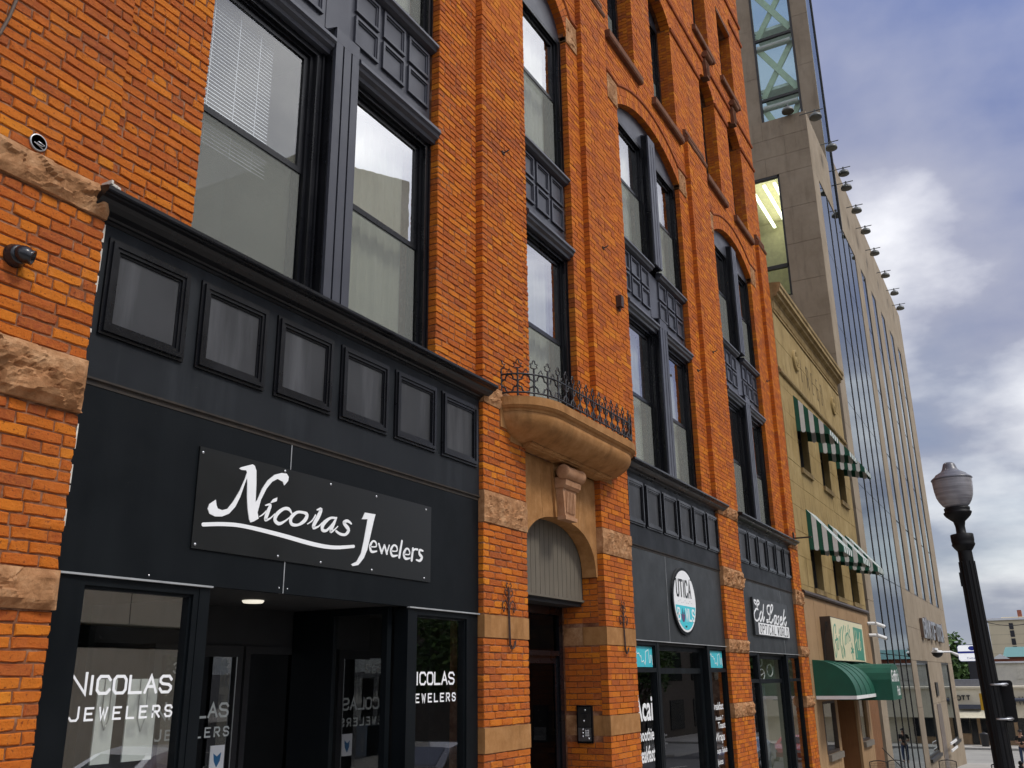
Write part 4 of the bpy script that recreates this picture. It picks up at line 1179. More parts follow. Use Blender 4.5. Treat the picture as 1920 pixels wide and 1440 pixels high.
A2, B2, D2 = shop_frames(SF2, 12.02, 12.93, 15.35, 16.30, 2.242, 1.845, 14.0)
for (W_, x0) in ((A2, 12.08), (B2, 15.41)):
    MB().box(x0+0.02, x0+0.77, 0.104, 0.109, 1.885, 2.165).build('turquoise_film', TEAL, W_)
    sk = MB(); pts = [(0.02,.05),(0.05,.17),(.12,.22),(.18,.17),(.24,.18),(.28,.13),(.31,.15),(.33,.06),(.40,.08),(.45,.03),(.48,.08),(.49,.2),(.60,.23),(.62,.05),(.66,.06),(.67,.16),(.72,.15),(.74,.03)]
    stroke(sk, [(x0+0.02+a, 1.888+b, 0.012) for a, b in pts], 0.100, 0.1035, n=1); sk.build('skyline_lettering', WHITEV, W_)
for (txt, z, h, x0, w) in (('Acai', 1.18, 0.34, 12.10, 0.66), ('Smoothie', 0.93, 0.16, 12.10, 0.66), ('Breakfast', 0.66, 0.21, 12.10, 0.66), ('Dragon Fruit', 0.40, 0.18, 12.09, 0.70), ('Bowls', 0.02, 0.30, 12.09, 0.70)):
    t_ = MB(); font_mesh(t_, txt, x0, z, w, h, 0.109, 0.0015, shear=0.2 if txt == 'Breakfast' else 0, bold=0.02); t_.build('window_lettering', WHITEV, A2)
for (txt, z, h, x0, w) in (('Breakfast', 1.22, 0.12, 15.48, 0.56), ('Avocado T', 1.06, 0.07, 15.58, 0.42), ('Toast', 0.93, 0.10, 15.68, 0.40), ('Wraps', 0.70, 0.17, 15.50, 0.50), ('Soups  Salads', 0.53, 0.11, 15.48, 0.60), ('Juices', 0.36, 0.12, 15.52, 0.30), ('Coffee', 0.12, 0.15, 15.56, 0.46)):
    t_ = MB(); font_mesh(t_, txt, x0, z, w, h, 0.109, 0.0015, bold=0.015); t_.build('window_lettering', WHITEV, B2)
A3, B3, D3 = shop_frames(SF3, 17.56, 18.35, 20.72, 21.84, 2.186, 1.655, 19.5, light=CREAM2)
sp_ = MB()
for (a, b, r_) in ((18.9, 1.98, .14), (19.35, 2.02, .14), (18.85, 1.80, .13), (19.45, 1.77, .15), (20.1, 1.85, .17), (18.95, 1.72, .10)):
    sp_.tube([(a+1.3*r_*math.cos(k*math.pi/8), 0.30, b+0.7*r_*math.sin(k*math.pi/8)) for k in range(16)], 0.012, 5, closed=True)
sp_.tube([(19.0, 0.3, 1.76), (19.3, 0.3, 1.74), (19.6, 0.3, 1.80)], 0.010, 5)
single(sp_, 'spectacle_decoration', WHITEV, 'big white outline spectacles hung behind the optician door transom', 'decoration', (19.4, 0.3, 1.7))
po = thing('portrait_poster', 'grey portrait poster seen through the optician shop door', 'poster', (19.5, 0.5, gz(19)+0.5))
MB().box(18.75, 20.35, 0.50, 0.51, -0.45, 1.55).build('sheet', plain('portrait_grey', (0.22, 0.24, 0.24), 0.5, vary=0.6, scale=1.1), po)
l_ = MB(); block(l_, 'OND', 18.95, 0.08, 0.13, 0.12, 0.05, 0.018, 0.498); l_.build('lettering', WHITEV, po)
# ------------------------------------------------------------------ doorway under the balcony
def sup(cx, hw, spr, rise, n=24, e=2.35):
    out = []
    for k in range(n+1):
        a = math.pi*(1-k/n)
        c_, s_ = math.cos(a), math.sin(a)
        out.append((cx+hw*math.copysign(abs(c_)**(2/e), c_), spr+rise*abs(s_)**(2/e)))
    return out
DX, DH = 9.995, 0.985
arc = sup(DX, DH, 2.98, 0.61)
# stone arch in five blocks
joints = [(8.962, 8.962), (9.52, 9.46), (9.80, 9.74), (10.20, 10.27), (10.48, 10.60), (11.028, 11.028)]   # x at bottom, x at top
ZT = 4.235
def arc_z(x):
    for (x0, z0), (x1, z1) in zip(arc[:-1], arc[1:]):
        if x0 <= x <= x1 or x1 <= x <= x0: return z0+(z1-z0)*((x-x0)/(x1-x0) if x1 != x0 else 0)
    return 2.98
for k in range(5):
    (xb0, xt0), (xb1, xt1) = joints[k], joints[k+1]
    lo = [q for q in arc if xb0+0.003 < q[0] < xb1-0.003]
    if k == 0: poly = [(xb0, ZT), (xb0, 2.98), (arc[0][0], 2.98)] + lo + [(xb1-0.003, arc_z(xb1)), (xt1-0.003, ZT)]
    elif k == 4: poly = [(xt0+0.003, ZT), (xb0+0.003, arc_z(xb0))] + lo + [(arc[-1][0], 2.98), (xb1, 2.98), (xb1, ZT)]
    else: poly = [(xt0+0.003, ZT), (xb0+0.003, arc_z(xb0))] + lo + [(xb1-0.003, arc_z(xb1)), (xt1-0.003, ZT)]
    MB().polyy(poly, 0.085 if k != 2 else 0.055, 0.285).build('arch_stone', BROWN, BB)
# scroll keystone
ks = MB()
ks.polyy([(9.86, 3.60), (10.14, 3.60), (10.20, 4.02), (9.80, 4.02)], -0.04, 0.054)
ks.box(9.84, 10.16, -0.058, 0.054, 3.555, 3.598)
for d in (-0.10, -0.06, -0.02, 0.02, 0.06, 0.10): ks.box(DX+d-0.011, DX+d+0.011, -0.056, -0.041, 3.64, 3.90)
ks.profx([(0.05, 3.93), (-0.06, 3.93), (-0.09, 3.96), (-0.10, 4.02), (-0.07, 4.05), (0.05, 4.06)], 9.79, 10.21)
KS = ks.build('keystone', CARVED, BB)
sc = MB(); sc.lathe([(0.0, -0.25), (0.055, -0.25), (0.085, -0.245), (0.09, -0.235), (0.085, -0.22), (0.078, -0.1), (0.082, 0.0), (0.078, 0.1), (0.085, 0.22), (0.09, 0.235), (0.085, 0.245), (0.055, 0.25), (0.0, 0.25)], (DX, -0.075, 4.115), 20, 'x'); sc.build('scroll', CARVED, KS)
# boarded lunette: one board beside the other
x = 9.0; 
while x < 10.98:
    x1 = min(x+0.118, 10.985); xm = (x+x1)/2
    zt = arc_z(xm)+0.04
    b_ = MB(); b_.polyy([(x+0.004, 2.70), (x1-0.004, 2.70), (x1-0.004, arc_z(min(x1, 10.97))+0.03), (x+0.004, arc_z(max(x, 9.02))+0.03)], 0.296, 0.32)
    b_.build('board', TAUPE, BB); x = x1
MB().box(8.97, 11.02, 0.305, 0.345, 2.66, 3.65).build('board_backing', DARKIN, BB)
MB().box(8.965, 11.025, 0.288, 0.36, 2.672, 2.699).build('board_rail', TAUPE, BB)
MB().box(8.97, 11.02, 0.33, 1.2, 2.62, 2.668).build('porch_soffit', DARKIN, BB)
dd = MB(); dd.ring(9.0, 11.0, gz(10)-0.1, 2.62, 0.10, 0.60, 0.68); dd.box(9.1, 10.9, 0.602, 0.672, 2.02, 2.08); dd.box(9.96, 10.04, 0.602, 0.672, gz(10)-0.1, 2.62)
DD = dd.build('entrance_door', BLACKG, BB)
for (a, b) in ((9.10, 9.96), (10.04, 10.90)):
    MB().ring(a, b, gz(10), 2.02, 0.09, 0.63, 0.66).build('door_leaf', BLACKG, DD)
    pane(a+0.085, b-0.085, gz(10)+0.09, 1.93, 0.64, DD, DOORG); pane(a, b, 2.08, 2.52, 0.64, DD, DOORG)
MB().tube([(9.86, 0.60, 1.30), (9.86, 0.55, 1.28), (9.86, 0.55, 0.9), (9.86, 0.60, 0.88)], 0.012, 8).build('door_pull', METAL, DD)
MB().box(8.9, 11.1, 1.6, 1.7, -1, 2.7).build('lobby_wall', DARKIN, BB)

# ------------------------------------------------------------------ balcony
BXC, BHW, BY = 10.0, 1.62, 0.475
def plan(ins=0.0, ny=14):
    """balcony outline from the wall on the left, round the front, back to the wall"""
    hw, d = BHW-ins, BY-ins
    rx, ry = 0.62, d
    pts = []
    for k in range(ny+1):
        a = math.pi/2*k/ny
        pts.append((BXC-hw+rx*(1-math.cos(a)), -ry*math.sin(a)))
    q = [(2*BXC-x_, y_) for x_, y_ in pts[::-1]]
    return pts+q
def loft(levels, mat, name, parent, wall=0.05):
    """levels: (inset, z) from top to bottom"""
    mb = MB(); rows = []
    for ins, z in levels:
        p_ = plan(ins)
        rows.append([(p_[0][0], wall, z)] + [(x_, y_, z) for x_, y_ in p_] + [(p_[-1][0], wall, z)])
    n = len(rows[0]); v = [p for r_ in rows for p in r_]; f = []
    for i in range(len(rows)-1):
        for k in range(n-1): f.append((i*n+k, i*n+k+1, (i+1)*n+k+1, (i+1)*n+k))
    f.append(tuple(range(n))); f.append(tuple(range((len(rows)-1)*n, len(rows)*n)))
    mb.add(v, f, smooth=False)
    return mb.build(name, mat, parent)
BAL = loft([(0.0, 4.70), (0.0, 4.605), (0.006, 4.600), (0.012, 4.592)], BROWN, 'balcony', BB)
lv = [(0.012, 4.5915), (0.02, 4.580), (0.045, 4.570), (0.050, 4.545)]
bo_ = [(0.055, 4.544), (0.055, 4.50), (0.065, 4.46), (0.085, 4.42), (0.12, 4.38), (0.165, 4.345), (0.22, 4.315), (0.28, 4.293), (0.34, 4.280), (0.40, 4.272)]
loft(lv, BROWN, 'moulding', BAL)
bw_ = loft(bo_, BROWN, 'bowl', BAL)
for p_ in bw_.data.polygons: p_.use_smooth = len(p_.vertices) == 4
MB().profx([(0.06, 4.285), (-0.13, 4.285), (-0.14, 4.272), (-0.12, 4.262), (-0.115, 4.252), (-0.085, 4.245), (-0.08, 4.235), (0.06, 4.235)], 8.86, 11.13).build('bed_moulding', BROWN, BAL)
for s_ in (-1, 1):
    e0 = BXC+s_*1.62; e1 = BXC+s_*1.40; e2 = BXC+s_*1.15
    MB().box(min(e0, e1), max(e0, e1), -0.012, 0.05, 4.365, 4.598).build('corbel_block', BROWN, BAL)
    MB().box(min(e1, e2)+0.001, max(e1, e2)-0.001, -0.012, 0.05, 4.24, 4.60).build('corbel_block', BROWN, BAL)
rock(8.04, 8.37, 4.56, 4.72, -0.004, 0.02, 'rough_stone', seed=77)
# railing along the edge
RP = [(x_, y_) for x_, y_ in plan(0.035, 40)]
def resample(P, step):
    out = [P[0]]; acc = 0
    L = [0]
    for a, b in zip(P[:-1], P[1:]): L.append(L[-1]+math.hypot(b[0]-a[0], b[1]-a[1]))
    n = round(L[-1]/step); res = []
    for k in range(n+1):
        t = L[-1]*k/n
        for i in range(len(L)-1):
            if L[i] <= t <= L[i+1]+1e-9:
                u = (t-L[i])/((L[i+1]-L[i]) or 1)
                res.append((P[i][0]+(P[i+1][0]-P[i][0])*u, P[i][1]+(P[i+1][1]-P[i][1])*u)); break
    return res
posts = resample(RP, 0.190)
curve = resample(RP, 0.05)
ZB, ZLO, ZHI = 4.70, 4.752, 4.965
rl = MB(); rl.tube([(x_, y_, ZLO) for x_, y_ in curve], 0.011, 6); rl.tube([(x_, y_, ZHI) for x_, y_ in curve], 0.011, 6)
RAIL = rl.build('balcony_railing', IRON, BB)
def star(cx, cy, z, tx, ty, s_, r_):
    """outline fleur finial in the plane of the railing"""
    q = [(0, .0), (.30, .02), (.55, .16), (.38, .36), (.62, .62), (.22, .70), (.16, 1.12), (0, 1.2), (-.16, 1.12), (-.22, .70), (-.62, .62), (-.38, .36), (-.55, .16), (-.30, .02)]
    return [(cx+tx*a*s_, cy+ty*a*s_, z+b*s_) for a, b in q]
for i, (x_, y_) in enumerate(posts):
    a = posts[max(i-1, 0)]; b = posts[min(i+1, len(posts)-1)]
    l = math.hypot(b[0]-a[0], b[1]-a[1]); tx, ty = (b[0]-a[0])/l, (b[1]-a[1])/l
    mb = MB(); mb.tube([(x_, y_, ZB), (x_, y_, 5.035)], 0.011, 6); mb.build('post', IRON, RAIL)
    fm = MB(); fm.tube(star(x_, y_, 5.035, tx, ty, 0.078, 0.006), 0.0075, 5, closed=True); fm.build('finial', IRON, RAIL)
    if i < len(posts)-1:
        c_ = posts[i+1]; mx_, my_ = (x_+c_[0])/2, (y_+c_[1])/2
        dx_, dy_ = c_[0]-x_, c_[1]-y_; L = math.hypot(dx_, dy_); ux, uy = dx_/L, dy_/L
        qz = (ZLO+ZHI)/2; Rq = 0.046
        pts = []
        for lobe in range(4):
            base = lobe*math.pi/2
            cxl, czl = math.cos(base)*0.050*L/0.19, math.sin(base)*0.058
            for k in range(7):
                an = base-math.pi*0.52+math.pi*1.04*k/6
                pts.append((cxl+Rq*math.cos(an)*L/0.19*0.98, czl+Rq*math.sin(an)))
        mb = MB(); mb.tube([(mx_+ux*p_, my_+uy*p_, qz+r_) for p_, r_ in pts], 0.0095, 5, closed=True); mb.build('quatrefoil', IRON, RAIL)
        fm = MB(); fm.tube(star(mx_, my_, ZHI, ux, uy, 0.052, 0.005), 0.006, 5, closed=True); fm.build('finial', IRON, RAIL)

# ------------------------------------------------------------------ things fixed to the brick front
def basket_hook(x, z, y, label, s_=1.0):
    t = thing('wall_hook', label, 'hook', (x, y, z-0.35), 'wrought iron wall hooks flanking the doorway')
    bar = [(0, -.30), (0.006, -.36), (0.035, -.395), (0.075, -.395), (0.105, -.37), (0.112, -.32)]
    MB().tube([(x-0.012, y-0.012, z+0.02)]+[(x-0.012+a*s_, y-0.02, z+b*s_) for a, b in bar], 0.006, 6).build('stem', RUSTIRON, t)
    MB().tube([(x+0.012, y-0.012, z+0.02)]+[(x+0.012+a*s_, y-0.02, z+b*s_+0.008) for a, b in bar], 0.006, 6).build('stem', RUSTIRON, t)
    for d in (-1, 1):
        sc_ = [(0.010, -.02), (0.03, .05), (.075, .085), (.125, .06), (.135, .0), (.105, -.035), (.085, -.005), (.10, .02)]
        MB().tube([(x+d*a*s_, y-0.014, z+b*s_) for a, b in sc_], 0.0055, 6).build('scroll', RUSTIRON, t)
        sc2 = [(0.008, .08), (.03, .12), (.065, .13), (.082, .165), (.065, .195), (.045, .175)]
        MB().tube([(x+d*a*s_, y-0.014, z+b*s_) for a, b in sc2], 0.005, 6).build('scroll', RUSTIRON, t)
        sc3 = [(0.0, .10), (.012, .16), (.03, .20), (.055, .235), (.04, .265), (.02, .25)]
        MB().tube([(x+d*a*s_, y-0.014, z+b*s_) for a, b in sc3], 0.005, 6).build('scroll', RUSTIRON, t)
    MB().tube([(x, y-0.012, z-.02), (x, y-0.012, z+.22)], 0.006, 6).build('spine', RUSTIRON, t)
basket_hook(8.50, 2.44, -0.006, 'scrolled iron basket hook on the brick pier left of the doorway')
basket_hook(11.56, 2.44, -0.006, 'scrolled iron basket hook on the brick pier right of the doorway')

IC = thing('intercom', 'black and steel door intercom with keypad on the brick door jamb', 'intercom', (11.02, 0.34, 0.99))
XJ = 11.03
def jx(mb, y0, y1, z0, z1, d0, d1): mb.box(XJ-d1, XJ-d0, y0, y1, z0, z1); return mb
ib = MB(); jx(ib, 0.225, 0.435, 0.985, 1.425, 0.0, 0.035); ib.build('housing', BLACKG, IC)
jx(MB(), 0.245, 0.415, 1.17, 1.405, 0.036, 0.041).build('upper_plate', DMETAL, IC)
jx(MB(), 0.245, 0.415, 1.01, 1.166, 0.036, 0.044).build('keypad_plate', METAL, IC)
for (y_, z_) in ((0.315, 1.37), (0.335, 1.245), (0.355, 1.145), (0.355, 1.105), (0.355, 1.065), (0.275, 1.04)):
    MB().lathe([(0.013, 0.0), (0.012, -0.006), (0.0, -0.009)], (XJ-0.043, y_, z_), 12, 'x').build('button', METAL, IC)
for i in range(3):
    for j in range(4):
        MB().box(XJ-0.047, XJ-0.0441, 0.272+i*0.018, 0.283+i*0.018, 1.068+j*0.02, 1.082+j*0.02).build('key', WHITE, IC)
jx(MB(), 0.275, 0.375, 1.325, 1.340, 0.0415, 0.043).build('slot', IRON, IC)
sp = MB()
for k in range(3): jx(sp, 0.29, 0.34, 1.285+k*0.010, 1.290+k*0.010, 0.0415, 0.0425)
sp.build('speaker_slots', IRON, IC)

# black turret camera on the left pier
x, z = 2.735, 3.905
TC = thing('security_camera', 'glossy black turret camera on the left brick pier', 'camera', (x, 0, z))
cx_, cz_ = unproj(40, 478, -0.05)
b_ = MB(); b_.lathe([(0.070, 0.0), (0.070, -0.012), (0.062, -0.022), (0.058, -0.05), (0.050, -0.062), (0.0, -0.062)], (cx_-0.01, 0.0, cz_), 24, 'y'); b_.build('base', plain('camera_black', (0.010, 0.011, 0.014), 0.22, vary=0.2), TC)
hd = MB()
q = Vector((0.72, -0.62, -0.30)).normalized()
c0 = Vector((cx_, -0.068, cz_)); 
sph = []
hp = [(0.0, -0.052), (0.028, -0.046), (0.046, -0.026), (0.052, 0.0), (0.048, 0.022), (0.042, 0.040), (0.045, 0.056), (0.038, 0.056), (0.030, 0.035), (0.0, 0.033)]
e1 = q.cross(Vector((0, 0, 1))).normalized(); e2 = q.cross(e1)
n = 20; v = []
for r_, h_ in hp:
    for k in range(n): v.append(tuple(c0+q*h_+(e1*math.cos(2*math.pi*k/n)+e2*math.sin(2*math.pi*k/n))*r_))
hd.add(v, [(i*n+k, i*n+(k+1) % n, (i+1)*n+(k+1) % n, (i+1)*n+k) for i in range(len(hp)-1) for k in range(n)], smooth=True)
hd.build('eyeball', plain('camera_black', (0.010, 0.011, 0.014), 0.22), TC)
# open round electrical box in the brick
x, z = unproj(71, 268, 0.0)
EB = thing('electrical_box', 'open round electrical box with loose wires in the left brick pier', 'electrical box', (x, 0, z))
b_ = MB(); b_.lathe([(0.048, -0.010), (0.054, -0.010), (0.056, -0.004), (0.056, 0.01)], (x, 0, z), 22, 'y', cap=False); b_.build('rim', plain('galvanised', (0.45, 0.46, 0.46), 0.45, 0.8), EB)
b_ = MB(); b_.lathe([(0.0, -0.0075), (0.049, -0.0075)], (x, 0, z), 22, 'y'); b_.build('inside', DARKIN, EB)
b_ = MB(); b_.tube([(x-0.03, -0.012, z-0.012), (x+0.02, -0.02, z-0.022), (x+0.035, -0.02, z-0.01), (x-0.01, -0.022, z-0.002), (x-0.02, -0.018, z-0.018), (x+0.03, -0.014, z-0.035)], 0.0035, 5); b_.build('wires', METAL, EB)
# cable at the top left
x0, z0 = unproj(30, 0, -0.01); x1, z1 = unproj(0, 62, -0.01)
b_ = MB(); b_.tube([(x0+0.5*(x0-x1), -0.012, z0+0.5*(z0-z1)+.05), (x0, -0.014, z0), ((x0+x1)/2+0.006, -0.014, (z0+z1)/2), (x1, -0.014, z1), (x1-0.25, -0.014, z1-0.5)], 0.011, 6)
single(b_, 'wall_cable', plain('cable_brown', (0.10, 0.065, 0.045), 0.7), 'brown cable crossing the brick at the upper left corner', 'cable', (x1, 0, z1))
# little box light on the pier right of the balcony, rusty plate bracket, spikes
x, z = unproj(1157, 567, 0.0)
b_ = MB(); b_.box(x-0.05, x+0.05, -0.09, 0.0, z-0.09, z+0.09); b_.box(x-0.02, x+0.02, -0.05, -0.02, z-0.15, z-0.091)
single(b_, 'wall_fixture', RUSTIRON, 'small rusty metal box on the pier between balcony and arched window', 'fixture', (x, 0, z))
x, z = unproj(1487, 1008, 0.0)
b_ = MB(); b_.box(x-0.03, x+0.03, -0.03, 0.0, z-0.15, z+0.12); b_.box(x+0.0, x+0.06, -0.42, -0.031, z-0.03, z)
single(b_, 'flag_bracket', DMETAL, 'dark metal plate bracket sticking out at the end of the brick building', 'bracket', (x, 0, z))
for j, (px, py) in enumerate(((943, 287), (1131, 465), (1337, 660), (1309, 695), (1438, 715))):
    x, z = unproj(px, py, 0.0)
    b_ = MB(); b_.tube([(x, 0.01, z), (x, -0.05, z+0.005), (x+0.02, -0.07, z+0.03)], 0.010, 6); b_.box(x-0.03, x+0.03, -0.012, 0.01, z-0.02, z+0.02)
    single(b_, 'wall_spike', RUSTIRON, ['short rusty spike in the wide pier left of the balcony window', 'short rusty spike in the pier above the balcony railing end', 'short rusty spike on the pier left of the last arched bay, right one', 'short rusty spike on the pier left of the last arched bay, left one', 'short rusty spike on the end pier of the brick building'][j], 'spike', (x, 0, z), 'rusty spikes left in the brick piers')
# ------------------------------------------------------------------ ochre stone building next door
SX0, SX1 = 22.58, 31.62
SB = thing('stone_building', 'narrow three storey building of ochre stone blocks with heavy cornice and tan siding below', 'building', (27, 0.3, gz(27)))
cw = MB()
WX = [(24.05, 25.28), (26.86, 28.08), (29.42, 30.60)]
WZ = [(3.80, 5.72), (6.86, 8.76)]
xsb = [SX0, 24.05, 25.28, 26.86, 28.08, 29.42, 30.60, SX1]
zrows = [3.64, 3.80, 4.48, 5.10, 5.72, 6.30, 6.86, 7.50, 8.13, 8.76, 9.06]
for r_, (z0, z1) in enumerate(zip(zrows[:-1], zrows[1:])):
    for c_, (x0, x1) in enumerate(zip(xsb[:-1], xsb[1:])):
        if c_ in (1, 3, 5) and any(z0 >= a-0.01 and z1 <= b+0.01 for a, b in WZ): continue
        cutx = [x0, x1]
        if c_ in (0, 2, 4, 6) and x1-x0 > 1.2 and r_ % 2: cutx = [x0, (x0+x1)/2+0.1, x1]
        for u, v_ in zip(cutx[:-1], cutx[1:]):
            MB().box(u+0.005, v_-0.005, rnd.uniform(-0.004, 0.004), 0.2, z0+0.005, z1-0.005).build('stone_block', OCHRE, SB)
for r_, (z0, z1) in enumerate(((9.24, 9.98), (9.98, 10.72))):
    n = 7
    for k in range(n):
        u = SX0+(SX1-SX0)*(k+(0.45 if r_ and k else 0))/n; v_ = SX0+(SX1-SX0)*min(1, (k+1+(0.45 if r_ and k < n-1 else 0))/n)
        MB().box(u+0.005, v_-0.005, rnd.uniform(-0.003, 0.003), 0.2, z0+0.005, z1-0.005).build('stone_block', OCHRE, SB)
for (x0, x1) in zip(xsb[0::2], xsb[1::2]): cw.box(x0+0.02, x1-0.02, 0.012, 0.5, 3.6, 9.1)
for (x0, x1) in WX:
    cw.box(x0-0.02, x1+0.02, 0.013, 0.5, 5.72, 6.86); cw.box(x0-0.02, x1+0.02, 0.013, 0.5, 8.76, 9.1); cw.box(x0-0.02, x1+0.02, 0.013, 0.5, 3.6, 3.8)
cw.box(SX0+0.02, SX1-0.01, 0.014, 0.5, 9.1, 11.5); cw.box(SX0+.01, SX1-0.01, 0.5, 12, 9, 11.4); cw.box(SX1-0.05, SX1-0.01, 0.2, 12, gz(31)-.5, 11.4)
cw.build('wall', OCHRE2, SB)
MB().profx([(0.1, 9.06), (-0.05, 9.06), (-0.07, 9.09), (-0.07, 9.12), (-0.04, 9.15), (-0.04, 9.20), (0.1, 9.235)], SX0, SX1).build('string_course', OCHRE2, SB)
MB().profx([(0.2, 10.73), (-0.03, 10.73), (-0.035, 10.77), (-0.012, 10.80), (-0.012, 11.05), (-0.05, 11.08), (-0.06, 11.12), (-0.16, 11.16), (-0.17, 11.24), (-0.235, 11.26), (-0.24, 11.36), (-0.27, 11.39), (-0.275, 11.47), (-0.25, 11.50), (0.2, 11.56)], SX0+0.04, SX1-0.25).build('cornice', OCHRE2, SB)
k = 0; x = SX0+0.10
while x < SX1-0.35:
    MB().box(x, x+0.055, -0.045, -0.013, 10.82, 11.06).build('cornice_rib', OCHRE2, SB); x += 0.125
for px, py in ((1490, 677), (1561, 762)):
    x, z = unproj(px, py, 0.0)
    m_ = MB(); m_.lathe([(0.30, 0.0), (0.30, -0.05), (0.25, -0.07), (0.22, -0.03), (0.15, -0.03), (0.12, -0.06), (0.0, -0.07)], (x, 0.0, z), 24, 'y')
    for k in range(8): m_.box(x+0.18*math.cos(k*.785)-.03, x+0.18*math.cos(k*.785)+.03, -0.06, -0.02, z+0.18*math.sin(k*.785)-.03, z+0.18*math.sin(k*.785)+.03)
    m_.build('medallion', OCHRE, SB)
ins = MB()
for ch, (pxa, pya), (pxb, pyb) in (('L', (1499.5, 675), (1504, 709)), ('R', (1510.5, 692), (1518, 727)), ('E', (1520, 704), (1525.5, 735)), ('E', (1529, 715), (1535, 746)), ('D', (1537.5, 727), (1543, 752))):
    x0, zt = unproj(pxa, pya, 0.0); x1, _ = unproj(pxb, pyb, 0.0)
    ins = MB(); block(ins, ch, x0, 9.62, 0.62, (x1-x0)*0.85, 0, 0.038, -0.004, d=0.003); ins.build('incised_letter', plain('incised_shadow', (0.13, 0.088, 0.038), 0.9), SB)
for (x0, x1) in WX:
    for (z0, z1) in WZ:
        w_ = MB(); w_.ring(x0, x1, z0, z1, 0.06, 0.16, 0.24); w_.box(x0+0.06, x1-0.06, 0.165, 0.235, (z0+z1)/2-0.03, (z0+z1)/2+0.03)
        w_ = w_.build('window', DMETAL, SB)
        pane(x0+0.055, x1-0.055, z0+0.06, z1-0.06, 0.2, w_, SHOPG)
        MB().box(x0, x1, 0.5, 0.55, z0, z1).build('dark_room', DARKIN, w_)
        MB().box(x0-0.04, x1+0.04, -0.06, 0.15, z0-0.13, z0-0.001).build('sill', OCHRE2, SB)
# siding
MB().profx([(0.1, 3.56), (-0.06, 3.56), (-0.08, 3.60), (-0.05, 3.66), (0.1, 3.68)], SX0-0.02, SX1+0.1).build('siding_cap', BOXBROWN, SB)
sx_ = [SX0, 23.72, 25.18, 26.70, 28.12, 29.62, 30.92, SX1+0.06]
for u, v_ in zip(sx_[:-1], sx_[1:]):
    MB().box(u+0.009, v_-0.009, 0.0, 0.08, 1.98, 3.555).build('siding_board', SIDING, SB)
openings = [(23.56, 25.02), (25.25, 28.0), (28.32, 29.62)]
x = SX0
while x < SX1:
    v_ = min(x+0.30, SX1); m_ = (x+v_)/2
    zt, zb_ = 1.975, gz(x)-0.4
    hit = None
    for j, (a, b) in enumerate(openings):
        if a < m_ < b: hit = j
    if hit is None: MB().box(x+0.005, v_-0.005, 0.002, 0.07, zb_, zt).build('siding_board', SIDING if x < 30 else DWOOD, SB)
    else:
        MB().box(x+0.005, v_-0.005, 0.002, 0.07, 1.15, zt).build('siding_board', SIDING, SB)
        if hit != 1: MB().box(x+0.005, v_-0.005, 0.002, 0.07, zb_, -0.02).build('siding_board', SIDING, SB)
    x = v_
for a, b in (openings[0], openings[2]):
    w_ = MB(); w_.ring(a, b, -0.02, 1.15, 0.06, 0.01, 0.12); w_ = w_.build('window', BOXBROWN, SB)
    pane(a+0.055, b-0.055, 0.04, 1.09, 0.06, w_, SHOPG)
    MB().box(a, b, 0.7, 0.75, -0.1, 1.2).build('dark_room', DARKIN, w_)
    MB().box(a-0.03, b+0.03, -0.08, 0.01, -0.16, -0.022).build('sill', plain('weathered_sill', (0.16, 0.14, 0.115), 0.8), SB)
dn = MB()
for k in range(9): dn.box(25.25+k*0.305, 25.25+k*0.305+0.295, 0.62, 0.68, gz(27)-0.4, 1.15)
dn.box(25.2, 25.26, 0.08, 0.62, gz(27)-.4, 1.15); dn.box(27.99, 28.05, 0.08, 0.62, gz(27)-.4, 1.15)
dn.build('entrance_boards', DWOOD, SB)
dr = MB(); dr.ring(26.1, 27.1, gz(27), 1.1, 0.07, 0.56, 0.615); dr.box(26.17, 27.03, 0.575, 0.61, gz(27), 1.03); dr.build('door', BOXBROWN, SB)

